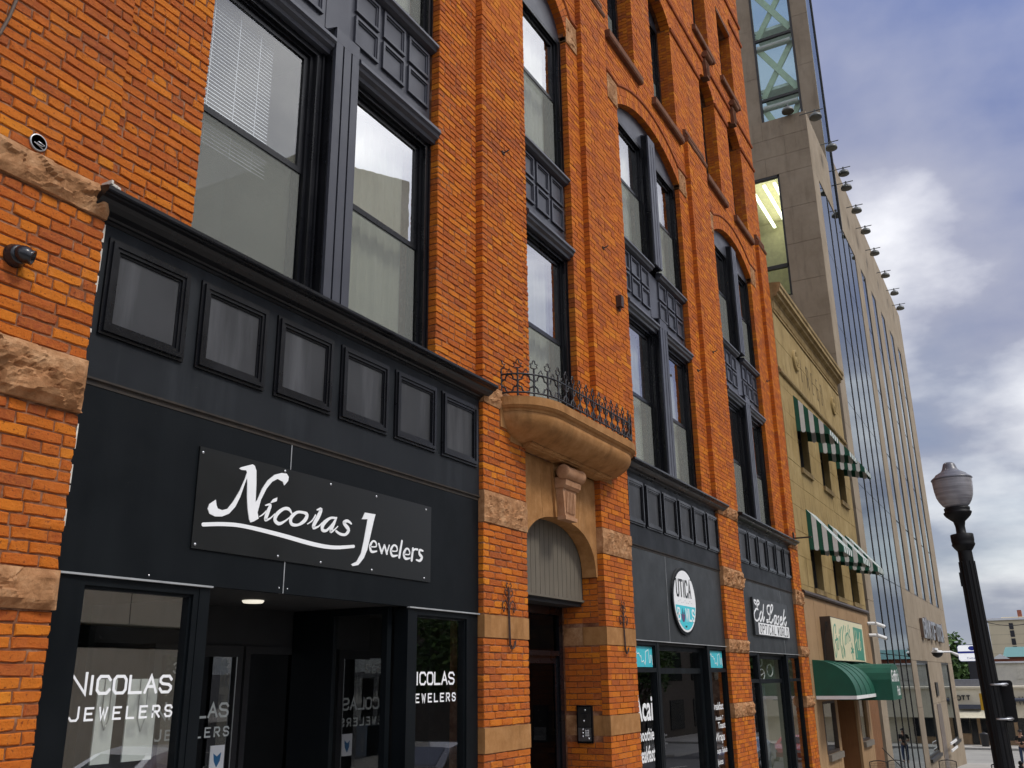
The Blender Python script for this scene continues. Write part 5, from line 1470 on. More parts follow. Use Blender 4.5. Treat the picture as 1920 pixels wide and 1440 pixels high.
def awning(x0, x1, zt, zw, zf, yf, label):
    t = thing('striped_awning', label, 'awning', ((x0+x1)/2, 0, zw), 'green and white striped awnings on the ochre building')
    fr = MB(); fr.quad((x0, 0.0, zt), (x1, 0.0, zt), (x1, yf, zf+0.12), (x0, yf, zf+0.12)); 
    n = 9
    for k in range(n):
        a, b = x0+(x1-x0)*k/n, x0+(x1-x0)*(k+1)/n
        m_ = MB(); m_.add([(a, -0.005, zt), (b, -0.005, zt), (b, yf, zf+0.14), (a, yf, zf+0.14), (a, -0.005, zt-0.012), (b, -0.005, zt-0.012), (b, yf+0.01, zf+0.128), (a, yf+0.01, zf+0.128)], [(0, 1, 2, 3), (4, 7, 6, 5), (0, 3, 7, 4), (1, 5, 6, 2), (2, 6, 7, 3), (0, 4, 5, 1)])
        # scalloped valance flap
        c_ = (a+b)/2; r_ = (b-a)/2
        m_.polyy([(a, zf+0.128)] + [(c_-r_*math.cos(q*math.pi/6), zf+0.03-r_*0.8*math.sin(q*math.pi/6)) for q in range(7)] + [(b, zf+0.128)], yf-0.004, yf+0.004)
        m_.build('stripe', CANVASW if k % 2 else GREEN, t)
    # side cheeks in stripes with rounded lower ends
    m = 7
    for s_, xx in ((0, x0), (1, x1)):
        for k in range(m):
            ya, yb = yf*k/m, yf*(k+1)/m
            ztop = lambda y_: zt+(zf+0.14-zt)*(y_/yf)
            zbot = lambda y_: zw+(zf-zw)*(y_/yf)
            yc = (ya+yb)/2; r_ = abs(yb-ya)/2
            if k % 2:
                pts = [(ya, ztop(ya))] + [(yc+(ya-yc)*math.cos(q*math.pi/6), zbot(yc)+0.02-r_*math.sin(q*math.pi/6)) for q in range(7)] + [(yb, ztop(yb))]
            else: pts = [(ya, ztop(ya)), (ya, zbot(ya)-0.02), (yb, zbot(yb)-0.02), (yb, ztop(yb))]
            MB().polyx(pts, xx-0.006 if s_ == 0 else xx, xx if s_ == 0 else xx+0.006).build('stripe', CANVASW if k % 2 else GREEN, t)
    MB().tube([(x0, yf+0.02, zf+0.06), (x1, yf+0.02, zf+0.06)], 0.014, 6).build('front_bar', METAL, t)
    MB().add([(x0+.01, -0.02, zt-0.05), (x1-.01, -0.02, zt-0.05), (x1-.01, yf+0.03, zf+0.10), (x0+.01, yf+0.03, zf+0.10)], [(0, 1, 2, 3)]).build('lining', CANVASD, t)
    return t
for k, (x0, x1) in enumerate(WX):
    w = ('first', 'middle', 'last')[k]
    awning(x0-0.03, x1+0.05, 8.82, 7.86, 7.66, -0.80, 'striped awning over the %s top floor window of the ochre building, counted from the brick' % w)
    awning(x0-0.03, x1+0.05, 5.78, 4.78, 4.66, -0.80, 'striped awning over the %s lower window of the ochre building, counted from the brick' % w)

# pub sign box
PS = thing('pub_sign', 'brown box sign with cream face and green script reading Griffin\'s Pub', 'sign', (26.4, 0, 2.07))
YP = -0.262
MB().box(24.24, 28.80, YP+0.012, -0.001, 2.07, 3.13).build('box', BOXBROWN, PS)
fc = [unproj(1520+a/12, 1140+b/12, YP) for a, b in ((462, 218), (535, 1180), (1236, 1240), (1152, 402))]
z0, z1 = 2.085, 3.105
MB().box(24.26, 28.78, YP, YP+0.0115, z0, z1).build('face', SIGNCREAM, PS)
MB().polyy([unproj(1520+a/12, 1140+b/12, YP) for a, b in ((945, 425), (1020, 1160), (1218, 1190), (1146, 485))], YP-0.003, YP-0.0002).build('green_block', SIGNGREEN, PS)
GR = [[(562,560),(562,420),(540,372),(516,450),(516,620),(530,850),(560,1040),(576,1106),(590,1000),(582,830),(552,732),(590,715)], [(575,620),(584,700),(612,690),(604,860),(618,940)], [(642,640),(632,920)], [(642,480),(640,570)],
      [(690,430),(666,560),(672,800),(700,1000),(728,1126),(728,1000),(700,862)], [(740,400),(716,600),(730,820),(756,980),(770,1096),(768,960),(736,850)], [(776,620),(774,820)], [(776,420),(775,520)],
      [(796,580),(800,800)], [(798,620),(835,560),(838,780)], [(842,390),(836,510)], [(872,490),(858,600),(888,690),(880,740)],
      [(925,800),(940,900)], [(912,900),(970,1000)], [(918,1010),(965,920)], [(940,960),(955,1140)]]
l_ = MB(); traced(l_, [[(a, b, 40 if k < 12 else 44) for a, b in s_] for k, s_ in enumerate(GR)], (1520, 1140), 12, YP-0.0005, 0.003, n=3); l_.build('lettering', SIGNGREEN, PS)
PB = [[(975,500),(1010,800),(1050,1110)], [(1015,520),(1030,700),(1000,790)], [(1050,720),(1060,900),(1085,930),(1085,700)], [(1096,560),(1106,930),(1132,900),(1116,760)]]
l_ = MB(); traced(l_, [[(a, b, 34) for a, b in s_] for s_ in PB], (1520, 1140), 12, YP-0.0035, 0.003, n=3); l_.build('lettering', SIGNCREAM, PS)
b_ = MB(); b_.box(24.20, 24.239, -0.17, -0.12, 2.88, 3.00); b_.tube([(24.21, -0.14, 2.88), (24.21, -0.10, 2.7), (24.2, -0.06, 2.5), (24.2, -0.04, 2.1)], 0.012, 6); b_.build('junction_box', DMETAL, PS)

# green entrance canopy
GC = thing('green_canopy', 'dark green barrel canopy with white trim over the pub entrance', 'canopy', (26.3, -0.5, 1.13))
def qbarrel(x0, x1, name):
    pr = [(-0.89*math.sin(k*math.pi/24), 1.29+0.78*math.cos(k*math.pi/24)) for k in range(13)]
    mb = MB(); n = len(pr)
    v = [(x0, y_, z_) for y_, z_ in pr]+[(x1, y_, z_) for y_, z_ in pr]
    mb.add(v, [(i, i+1, n+i+1, n+i) for i in range(n-1)], smooth=True)
    for xx in (x0, x1): mb.polyx([(0.0, 1.29), (0.0, 2.07)]+pr[1:], xx-0.004, xx+0.004)
    mb.build(name, GREEN, GC)
    for xx in (x0, x0+(x1-x0)*.25, x0+(x1-x0)*.5, x0+(x1-x0)*.75): MB().tube([(xx, y_-0.006, z_+0.006) for y_, z_ in pr], 0.010, 5).build('rib', GREEN, GC)
    t_ = MB(); t_.box(x0-0.01, x1, -0.90, -0.875, 1.215, 1.29); t_.box(x0-0.01, x0+0.015, -0.874, -0.01, 1.215, 1.29); t_.build('white_trim', WHITE, GC)
qbarrel(22.86, 25.60, 'side_barrel'); qbarrel(27.12, 29.9, 'side_barrel')
pr = [(25.58, 1.13), (25.58, 1.62), (25.63, 1.78), (25.75, 1.90), (25.95, 1.975), (26.35, 2.0), (26.75, 1.975), (26.95, 1.90), (27.07, 1.78), (27.12, 1.62), (27.12, 1.13)]
mb = MB(); n = len(pr)
v = [(x_, 0.0, z_) for x_, z_ in pr]+[(x_, -1.29, z_) for x_, z_ in pr]
mb.add(v, [(i, i+1, n+i+1, n+i) for i in range(n-1)]); mb.polyy(pr, -1.296, -1.288); mb.build('front_barrel', GREEN, GC)
l_ = MB()
font_mesh(l_, "Griffin's", 25.70, 1.56, 1.25, 0.30, -1.297, 0.002, shear=0.2, bold=0.02); l_.build('lettering', WHITE, GC); l_ = MB(); font_mesh(l_, "Pub", 26.45, 1.22, 0.5, 0.24, -1.297, 0.002, shear=0.2, bold=0.02)
l_.build('lettering', WHITE, GC)
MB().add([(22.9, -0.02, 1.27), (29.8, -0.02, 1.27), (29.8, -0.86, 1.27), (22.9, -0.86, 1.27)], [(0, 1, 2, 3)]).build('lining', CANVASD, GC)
# ------------------------------------------------------------------ limestone office tower with vertical glazing
TX0, TX1 = 32.2, 59.4
OT = thing('office_tower', 'tall pale limestone office block with narrow vertical glass strips down its street face', 'building', (45, 1, gz(45)))
ZS, ZR, ZR2 = 20.0, 22.4, 23.35
def slab(x0, x1, z0, z1, y0=0.0, y1=0.5, name='stone_panel', mat=TOWER):
    return MB().box(x0+0.006, x1-0.006, y0, y1, z0+0.006, z1-0.006).build(name, mat, OT)
# glazed group of five strips from pavement to z=20, then single slits
G0, G1 = 33.40, 41.30
SL = [(42.75, 44.15), (45.80, 47.20), (48.95, 50.35), (52.15, 53.55), (55.30, 56.70)]
zlev = [5.12, 8.1, 11.08, 14.06, 17.04, ZS]
def pier(x0, x1, zlo, zhi):
    z = zlo; k = 0
    while z < zhi-0.01:
        z2 = min(z+2.98, zhi); slab(x0, x1, z, z2); z = z2
pier(TX0, G0, gz(32)-0.3, ZS)
xp = [G1]+[c for s_ in SL for c in s_]+[TX1]
for x0, x1 in zip(xp[0::2], xp[1::2]): pier(x0, x1, 5.12, ZS)
# parapets: near length lower, then the glass slot of the stair, then the long parapet
for x0, x1 in ((TX0, 34.3), (34.3, 36.48)): slab(x0, x1, ZS, ZR)
q = [38.32, 41.6, 44.9, 48.2, 51.5, 54.8, TX1]
for x0, x1 in zip(q[:-1], q[1:]): slab(x0, x1, ZS, ZR2)
# ground storey of the far half
GW = [(42.95, 47.05), (53.15, 57.05)]
for x0, x1 in ((G1, 42.95), (47.05, 48.3), (48.3, 50.2), (50.2, 53.15), (57.05, TX1)):
    slab(x0, x1, gz(50)-1.2, 0.45, 0.0, 0.5); slab(x0, x1, 0.45, 2.27)
for x0, x1 in GW: slab(x0, x1, gz(50)-1.2, -1.55)
for x0, x1 in ((G1, 44.6), (44.6, 48.3), (48.3, 52.0), (52.0, 55.7), (55.7, TX1)): slab(x0, x1, 2.27, 3.6); 
for x0, x1 in ((G1, 44.6), (44.6, 48.3), (48.3, 52.0), (52.0, 55.7), (55.7, TX1)): slab(x0, x1, 3.6, 5.12)
bk = MB(); bk.box(TX0+0.02, TX1-0.02, 0.9, 1.0, gz(59)-1, ZR); bk.box(TX1-0.3, TX1-0.01, 0.51, 14, gz(59)-1, ZR2); bk.box(TX0+0.3, TX1, 1, 14, ZR-0.2, ZR-0.1); bk.box(TX0+0.3, TX1, 14, 14.2, gz(59)-1, ZR)
bk.build('core', plain('tower_core', (0.05, 0.055, 0.055), 0.8), OT)
# glass strips with dark fins
n = 5; w = (G1-G0)/n
for k in range(n):
    a, b = G0+k*w, G0+(k+1)*w
    zs = [gz(37)-0.2, 2.4] + zlev
    for z0, z1 in zip(zs[:-1], zs[1:]):
        MB().box(a+0.03, b-0.03, 0.018, 0.03, z0+0.012, z1-0.012).build('pane', TGLASS, OT)
    if k: MB().box(a-0.026, a+0.026, -0.004, 0.2, gz(37)-0.3, ZS).build('fin', DMETAL, OT)
MB().box(G0, G0+0.05, 0.01, 0.2, gz(37)-0.3, ZS).build('fin', DMETAL, OT); MB().box(G1-0.05, G1, 0.02, 0.2, gz(37)-0.3, ZS).build('fin', DMETAL, OT)
for (a, b) in SL:
    f_ = MB(); f_.box(a, a+0.06, 0.01, 0.3, 5.12, ZS); f_.box(b-0.06, b, 0.01, 0.3, 5.12, ZS); f_.box(a+.06, b-.06, 0.02, 0.3, ZS-0.07, ZS); f_.box(a+.06, b-.06, 0.02, 0.3, 5.12, 5.19)
    f_.build('window_frame', DMETAL, OT)
    for z0, z1 in zip(zlev[:-1], zlev[1:]):
        MB().box(a+0.06, b-0.06, 0.03, 0.045, z0+0.03, z1-0.03).build('pane', TGLASS, OT)
for (a, b) in GW:
    f_ = MB(); f_.ring(a, b, -1.55, 2.27, 0.10, 0.02, 0.30); f_.box(a, b, -0.10, 0.02, -1.68, -1.55); f_.build('window_frame', DMETAL, OT)
    for j in range(2): MB().box(a+0.1+(b-a-0.2)*j/2+.01, a+0.1+(b-a-0.2)*(j+1)/2-.01, 0.05, 0.065, -1.45, 2.17).build('pane', TGLASS, OT)
# granite base course and door
MB().box(48.4, 50.1, -0.02, -0.001, gz(50)-0.8, 0.40).build('granite_panel', plain('grey_granite', (0.17, 0.14, 0.125), 0.4, vary=0.2, scale=20), OT)
MB().box(48.7, 49.6, -0.06, -0.001, 0.75, 1.35).build('plaque', DMETAL, OT)
for zz in (-1.35, -1.65): MB().box(48.6, 51.6, -0.35, -0.30, zz, zz+0.10).build('rail', WHITE, OT)
# side face in panels, with one glazed slot
WY0, WY1 = 1.24, 2.85
zj = [8.0, 9.5, 11.0, 12.5, 14.0, 15.5, 17.0, 18.5, 20.0, 20.78, 21.58, ZR]
for i, (z0, z1) in enumerate(zip(zj[:-1], zj[1:])):
    if z1 <= 15.0 or z0 >= 19.99:
        ys = [0.0, 0.9, 2.4, 4.0, 6.0] if i % 2 else [0.0, 1.7, 3.2, 5.0, 6.0]
    elif z0 < 15.0 < z1: ys = [0.0, WY0]
    else: ys = [0.0, WY0]
    if z0 >= 14.0 and z1 <= 20.0: ys = [0.0, WY0, None, WY1, 4.4, 6.0]
    for a, b in zip(ys[:-1], ys[1:]):
        if a is None or b is None: continue
        ya = a if a > 0 else 0.502
        if a == 0: ya = 0.006
        MB().box(TX0-0.03, TX0+0.005 if a == 0 else TX0+0.3, ya, b-0.006, z0+0.006, z1-0.006).build('side_panel', TOWER, OT)
MB().box(TX0, TX0+0.3, 0.51, WY0, 14, 20).build('side_core', TOWER, OT)
MB().box(TX0-0.02, TX0+0.4, WY0, WY1, 14.0, 15.0).build('side_panel', TOWER, OT)
MB().box(TX0+0.01, TX0+0.3, 0.51, 6.0, 7.0, 14.0).build('side_core', TOWER, OT); MB().box(TX0+0.01, TX0+0.3, 0.51, 6.0, 20.0, ZR).build('side_core', TOWER, OT)
f_ = MB(); f_.box(TX0-0.02, TX0+0.12, WY0, WY0+0.07, 15.0, 20.0); f_.box(TX0-0.02, TX0+0.12, WY1-0.07, WY1, 15.0, 20.0); f_.box(TX0-0.02, TX0+0.12, WY0, WY1, 19.90, 20.0); f_.box(TX0-0.02, TX0+0.12, WY0, WY1, 16.16, 16.30)
f_.build('side_window_frame', DMETAL, OT)
MB().box(TX0+0.02, TX0+0.035, WY0+.07, WY1-.07, 15.0, 16.16).build('pane', CGLASS, OT); MB().box(TX0+0.02, TX0+0.035, WY0+.07, WY1-.07, 16.30, 19.90).build('pane', CGLASS, OT)
TUBE = NT('fluorescent_tube').done((0.9, 0.9, 0.8), 0.5, emit=(1.0, 0.93, 0.70), estr=4.0)
rm = MB(); rm.box(TX0+4.5, TX0+4.6, 0.6, 5, 14.5, 21); rm.box(TX0+0.3, TX0+4.5, 0.6, 5, 20.3, 20.4); rm.box(TX0+0.3, TX0+4.5, 0.6, 5, 15.2, 15.3)
rm.build('upper_room', plain('room_cream', (0.75, 0.70, 0.48), 0.8), OT)
for zz in (19.3,): 
    for yy in (1.5, 1.9, 2.4): MB().box(TX0+0.5, TX0+4.2, yy, yy+0.10, zz+0.62, zz+0.70).build('ceiling_lamp', TUBE, OT)
# stair tower above: glass front, limestone side with braced window
UX0, UX1, UZ = 36.5, 38.30, 36.0
for z0 in (22.3, 24.9, 27.5, 30.1, 32.7):
    for (ya, yb) in ((0.03, 0.74), (2.52, 4.2), (4.2, 6.0)):
        MB().box(UX0, UX0+0.3, ya+0.006, yb-0.006, z0+0.006, z0+2.594).build('side_panel', TOWER, OT)
for z0, z1 in zip((ZS, 21.6, 24.8, 28.0, 31.2, 34.4), (21.6, 24.8, 28.0, 31.2, 34.4, UZ)):
    MB().box(UX0+0.02, UX1-0.25, 0.03, 0.045, z0+0.01, z1-0.01).build('pane', TGLASS, OT)
MB().box(UX1-0.25, UX1-0.16, -0.02, 0.3, ZS, UZ).build('fin', DMETAL, OT); MB().box(UX1-0.159, UX1, 0.0, 0.3, ZS, UZ).build('corner_post', TOWER, OT); MB().box(UX1-0.159, UX1, 0.31, 6, ZS, ZR2).build('far_wall', TOWER, OT); MB().box(UX1-0.1, UX1-0.085, 0.31, 6, ZR2, UZ).build('pane', CGLASS, OT)
MB().box(UX0, UX1, 0.0, 6.0, UZ, UZ+0.5).build('roof_slab', TOWER, OT)
MB().box(UX0+0.5, UX1-0.26, 3.6, 3.7, ZS, UZ).build('stair_back', plain('stair_grey', (0.62, 0.66, 0.62), 0.8), OT)
f_ = MB(); f_.box(UX0-0.02, UX0+0.1, 0.74, 0.83, 22.3, UZ); f_.box(UX0-0.02, UX0+0.1, 2.43, 2.52, 22.3, UZ)
for zz in (26.24, 29.42, 32.6): f_.box(UX0-0.02, UX0+0.1, 0.83, 2.43, zz-0.06, zz+0.06)
f_.build('side_window_frame', DMETAL, OT)
zz_ = [22.3, 26.24, 29.42, 32.6, UZ]
for z0, z1 in zip(zz_[:-1], zz_[1:]):
    MB().box(UX0+0.03, UX0+0.045, 0.83, 2.43, z0+0.06, z1-0.06).build('pane', CGLASS, OT)
    PALE = plain('pale_green_steel', (0.50, 0.56, 0.42), 0.5)
    for (a, b) in (((0.86, z0+0.3), (2.40, z1-0.3)), ((2.40, z0+0.3), (0.86, z1-0.3))):
        dx_, dz_ = b[0]-a[0], b[1]-a[1]; l = math.hypot(dx_, dz_); nx, nz = -dz_/l*0.13, dx_/l*0.13
        MB().polyx([(a[0]+nx, a[1]+nz), (a[0]-nx, a[1]-nz), (b[0]-nx, b[1]-nz), (b[0]+nx, b[1]+nz)], UX0+0.16 if a[0] < 1 else UX0+0.26, UX0+0.25 if a[0] < 1 else UX0+0.35).build('brace', PALE, OT)
    MB().box(UX0+0.4, UX1-0.3, 0.9, 2.5, z0+0.7, z0+0.85).build('landing', plain('landing_white', (0.75, 0.80, 0.77), 0.6), OT)
    MB().tube([(UX0+0.15, 0.9, z1-0.35), (UX0+0.15, 2.4, z1-0.35)], 0.14, 8).build('duct', plain('duct_grey', (0.42, 0.45, 0.40), 0.5), OT)
# BANK OF UTICA, deep standing letters
xw = 46.15
for wd in ('BANK', 'OF', 'UTICA'):
    l_ = MB(); xe = block(l_, wd, xw, 3.34, 0.72, 0.62, 0.17, 0.15, -0.13, d=0.03); l_.build('lettering', METAL, OT)
    l_ = MB(); block(l_, wd, xw, 3.34, 0.72, 0.62, 0.17, 0.13, -0.02, d=0.10); l_.build('letter_sides', plain('bronze_letter', (0.16, 0.10, 0.065), 0.5), OT)
    xw = xe+0.42
# floodlights along the parapet
FLP = [(1477, 208), (1529, 219), (1559, 277), (1582, 325), (1587, 352), (1606, 395), (1623, 434), (1640, 475), (1660, 517), (1677, 550), (1688, 578)]
ords = ['nearest', 'second', 'third', 'fourth', 'fifth', 'sixth', 'seventh', 'eighth', 'ninth', 'tenth', 'farthest']
FLM = plain('floodlight_grey', (0.10, 0.105, 0.095), 0.45, vary=0.2)
for k, (px, py) in enumerate(FLP):
    if k == 0:
        x, z = TX0-0.25, ZR+0.35; y = 0.75
        d = fw*FPX + r2*(px-960) - u2*(py-720); t = x/d.x; y = CAM.y+d.y*t; z = CAM.z+d.z*t
        arm = [(TX0+0.1, y, z+0.10), (x, y, z+0.28), (x-0.05, y, z+0.2)]
    else:
        y = -0.42
        x, z = unproj(px, py, y)
        arm = [(x, 0.15, z+0.26), (x, y-0.30, z+0.26)]
    t = thing('floodlight', 'floodlight on the limestone office parapet, %s from the brick building' % ords[k], 'floodlight', (x, y, z), 'floodlights along the office block parapet')
    MB().tube(arm, 0.022, 6).build('arm', FLM, t)
    MB().box(x-0.04, x+0.04, y-0.03, y+0.03, z+0.13, z+0.30).build('bracket', FLM, t)
    h_ = MB(); h_.lathe([(0.0, 0.15), (0.12, 0.14), (0.20, 0.08), (0.23, 0.0), (0.23, -0.05), (0.21, -0.06), (0.0, -0.06)], (x, y, z), 16); h_.build('head', FLM, t)
# cameras on the tower
for k, (px, py, lab) in enumerate(((1650, 1173, 'white bullet camera high on the office corner beside the pub sign, upper one'), (1653, 1195, 'white bullet camera high on the office corner beside the pub sign, lower one'))):
    x, z = unproj(px-6, py-1, -0.25)
    t = thing('bullet_camera', lab, 'camera', (x, 0, z), 'white bullet cameras on the office corner')
    MB().tube([(x-0.2, 0.0, z+0.05), (x-0.1, -0.2, z+0.05)], 0.05, 8).build('mount', WHITE, t)
    MB().tube([(x-0.12, -0.22, z+0.05), (x+0.25, -0.42, z-0.04)], 0.06, 10).build('body', WHITE, t)
    MB().tube([(x+0.251, -0.4205, z-0.0402), (x+0.29, -0.44, z-0.05)], 0.05, 10).build('lens', IRON, t)
x, z = unproj(1757, 1222, -0.5)
t = thing('dome_camera', 'white dome camera on a bracket below the standing bank letters', 'camera', (x, 0, z))
MB().box(x-1.2, x+0.1, -0.55, -0.45, z+0.05, z+0.15).build('arm', WHITE, t)
h_ = MB(); h_.lathe([(0.0, 0.06), (0.20, 0.05), (0.26, 0.0), (0.26, -0.04)], (x, -0.5, z), 16); h_.build('cap', WHITE, t)
h_ = MB(); h_.lathe([(0.24, -0.041), (0.20, -0.16), (0.1, -0.24), (0.0, -0.26)], (x, -0.5, z), 16); h_.build('dome', IRON, t)
x, z = unproj(1784, 1226, -0.35)
b_ = MB(); b_.tube([(x-0.6, 0.0, z+0.1), (x-0.3, -0.35, z+0.1), (x+0.3, -0.6, z-0.05)], [0.05, 0.05, 0.09], 8)
single(b_, 'bullet_camera', WHITE, 'white camera at the far end corner of the office block', 'camera', (x, 0, z))
# ------------------------------------------------------------------ street lamp
def unproj_x(px, py, X):
    d = fw*FPX + r2*(px-960) - u2*(py-720); t = (X-CAM.x)/d.x
    return (CAM.y+d.y*t, CAM.z+d.z*t)
LX, LY = 10.04, -4.325
LG = gz(LX)
LP = thing('street_lamp', 'black cast iron street lamp with frosted acorn globe and sloping cap', 'street lamp', (LX, LY, LG))
h = lambda z: z
CASTM = plain('lamp_black', (0.003, 0.003, 0.0035), 0.55, vary=0.3, spec=0.25)
o1 = MB(); o1.lathe([(0.20, LG), (0.20, LG+0.25), (0.17, LG+0.32), (0.15, LG+0.75), (0.17, LG+0.80), (0.12, LG+0.95), (0.082, 0.75), (0.066, 2.80), (0.064, 2.88)], (LX, LY, 0), 20)
for k in range(10): pass
SHAFT = o1.build('shaft', CASTM, LP)
for k in range(12):
    a = k*math.pi/6
    MB().tube([(LX+0.079*math.cos(a), LY+0.079*math.sin(a), 0.80), (LX+0.066*math.cos(a), LY+0.066*math.sin(a), 2.78)], 0.009, 5).build('flute', CASTM, SHAFT)
o1 = MB(); o1.lathe([(0.064, 2.88), (0.080, 2.90), (0.100, 2.93), (0.106, 2.945), (0.100, 2.96), (0.104, 2.985), (0.104, 3.04), (0.098, 3.045), (0.060, 3.046), (0.045, 3.06), (0.044, 3.12), (0.055, 3.17), (0.090, 3.20), (0.115, 3.225), (0.128, 3.25), (0.128, 3.262), (0.112, 3.268), (0.118, 3.285), (0.118, 3.305), (0.10, 3.31)], (LX, LY, 0), 24); o1.build('capital', CASTM, LP)
def make_globe():
    t = NT('lamp_globe')
    c = t.ramp(t.noise(9, 3, 0.5, (0.4, 0.4, 6)), [(0.3, (0.20, 0.19, 0.20)), (0.7, (0.32, 0.31, 0.32))])
    return t.done(c, 0.25, 0, None, 0.5)
o1 = MB(); o1.lathe([(0.100, 3.312), (0.125, 3.335), (0.150, 3.375), (0.168, 3.42), (0.178, 3.48), (0.182, 3.54), (0.184, 3.585)], (LX, LY, 0), 32); o1.build('globe', make_globe(), LP)
o1 = MB(); o1.lathe([(0.186, 3.583), (0.192, 3.592), (0.186, 3.602), (0.165, 3.618), (0.150, 3.630), (0.142, 3.642), (0.120, 3.654), (0.085, 3.675), (0.070, 3.70), (0.060, 3.73), (0.052, 3.752), (0.035, 3.763), (0.0, 3.766)], (LX, LY, 0), 32); o1.build('cap', plain('lamp_cap', (0.11, 0.11, 0.125), 0.35, vary=0.1), LP)
o1 = MB(); o1.box(LX-0.03, LX+0.03, LY+0.066, LY+0.085, 2.55, 2.68); o1.build('box', CASTM, LP)
LP.rotation_euler = (R(-1.2), 0, 0)
SP = thing('street_sign', 'back of a dark rectangular street sign strapped to the lamp post', 'sign', (LX, LY, 1.3))
o1 = MB(); pts = []
yc, zc_, hy, hz, rr = LY-0.055, 1.495, 0.088, 0.185, 0.025
for (sy, sz, a0) in ((1, 1, 0), (-1, 1, 90), (-1, -1, 180), (1, -1, 270)):
    for k in range(5):
        a = R(a0+k*22.5); pts.append((yc+sy*(hy-rr)+rr*math.cos(a), zc_+sz*(hz-rr)+rr*math.sin(a)))
o1.polyx(pts, LX+0.085, LX+0.09); o1.build('plate', CASTM, SP)
for zz in (1.345, 1.645):
    o1 = MB(); o1.tube([(LX+0.086*math.cos(a), LY+0.086*math.sin(a)-0.02, zz) for a in [k*math.pi/8 for k in range(16)]], 0.010, 5, closed=True); o1.box(LX-0.02, LX+0.084, LY-0.10, LY-0.06, zz-0.014, zz+0.014); o1.build('strap', METAL, SP)

# ------------------------------------------------------------------ café chairs on the pavement
def chair(x, y, rz, label):
    gzx = gz(x)
    t = thing('cafe_chair', label, 'chair', (x, y, gzx), 'black metal café chairs outside the pub')
    ca, sa = math.cos(rz), math.sin(rz)
    def T(a, b, c_): return (x+a*ca-b*sa, y+a*sa+b*ca, gzx+c_)
    for a, b in ((-.22, -.22), (.22, -.22)):
        MB().tube([T(a, b, 0), T(a, b, 0.44)], 0.012, 6).build('leg', IRON, t)
    for a in (-.23, .23):
        MB().tube([T(a, .24, 0), T(a, .22, .44), T(a, .29, .86)], 0.012, 6).build('leg', IRON, t)
        MB().tube([T(a*1.04, .24, .64), T(a*1.12, -.05, .66), T(a*1.04, -.22, .44)], 0.011, 6).build('arm', IRON, t)
    MB().tube([T(-.23, .29, .86), T(-.12, .30, .89), (T(0, .305, .90)), T(.12, .30, .89), T(.23, .29, .86)], 0.013, 6).build('top_rail', IRON, t)
    s_ = MB(); s_.add([T(-.23, -.23, .44), T(.23, -.23, .44), T(.23, .22, .44), T(-.23, .22, .44), T(-.23, -.23, .425), T(.23, -.23, .425), T(.23, .22, .425), T(-.23, .22, .425)], [(0, 1, 2, 3), (4, 7, 6, 5), (0, 4, 5, 1), (1, 5, 6, 2), (2, 6, 7, 3), (3, 7, 4, 0)]); s_.build('seat', IRON, t)
    b_ = MB()
    for k in range(13):
        u = -.21+.035*k; b_.tube([T(u, .225, .47), T(u, .292, .87)], 0.003, 4)
    for k in range(9):
        zz = .50+.04*k; yy = .225+(zz-.44)*.16; b_.tube([T(-.22, yy, zz), T(.22, yy, zz)], 0.003, 4)
    b_.build('back_mesh', IRON, t)
chair(28.5, -0.32, R(-75), 'black mesh café chair beside the pub door, nearest the siding')
chair(29.45, -0.55, R(-95), 'black mesh café chair just beyond the first one by the pub door')
chair(30.9, -1.78, R(-88), 'black mesh café chair standing alone below the bank windows')
chair(28.9, -3.25, R(-90), 'black mesh café chair near the foot of the street lamp')
# chain from the wall to the pavement
b_ = MB(); p0 = Vector((31.0, -0.05, unproj_x(1662, 1402, 31.0)[1])); p1 = Vector((31.6, -0.9, gz(31.6)+0.3))
b_.tube([tuple(p0.lerp(p1, k/8)+Vector((0, 0, -0.06*math.sin(math.pi*k/8)))) for k in range(9)], 0.014, 5)
b_.tube([tuple(p1), (p1.x, p1.y, gz(31.6))], 0.02, 6)
single(b_, 'wall_chain', IRON, 'dark chain sloping from the pub wall to a low post', 'chain', (31.3, -0.3, gz(31)))

# ------------------------------------------------------------------ beyond the corner
X1 = 78.0
G1z = gz(78)
CS = thing('corner_shop', 'low cream corner shop across the side street with raised letters OTT', 'building', (X1, 0, G1z))
SHW = plain('cream_render', (0.80, 0.72, 0.54), 0.8, vary=0.1, scale=1.5)
TANB = plain('tan_brick', (0.30, 0.20, 0.11), 0.85, vary=0.25, scale=5)
def yz(px, py, X=X1): return unproj_x(px, py, X)
zt = yz(1800, 1289)[1]; zb_ = yz(1800, 1346)[1]
w_ = MB(); w_.box(X1, X1+8, -16, 7, zb_+0.02, zt); w_.box(X1+0.6, X1+8, -16, 7, G1z-0.2, zb_+0.02); w_.build('wall', SHW, CS)
MB().box(X1-0.12, X1+0.1, -16.1, 7.1, zt-0.08, zt+0.06).build('parapet_cap', SHW, CS)
l_ = MB(); ya, za_ = yz(1794.5, 1312.5); yb, zb2 = yz(1819.5, 1304.5)
for k, ch in enumerate('OTT'):
    w = (ya-yb)/3.4; y0 = ya-k*w*1.18
    for st in GL[ch]:
        for p_, q_ in zip(st[:-1], st[1:]):
            l_.tube([(X1-0.08, y0-p_[0]*w*0.92, za_+p_[1]*(zb2-za_)), (X1-0.08, y0-q_[0]*w*0.92, za_+q_[1]*(zb2-za_))], 0.045, 5)
l_.build('lettering', plain('letter_dark', (0.02, 0.02, 0.022), 0.5), CS)
yA = yz(1797, 1325)[0]; yB = yz(1841, 1325)[0]
MB().box(X1-0.35, X1-0.001, yB, yA, yz(1800, 1329)[1], yz(1800, 1321)[1]).build('blue_band', plain('slate_blue', (0.07, 0.08, 0.11), 0.5), CS)
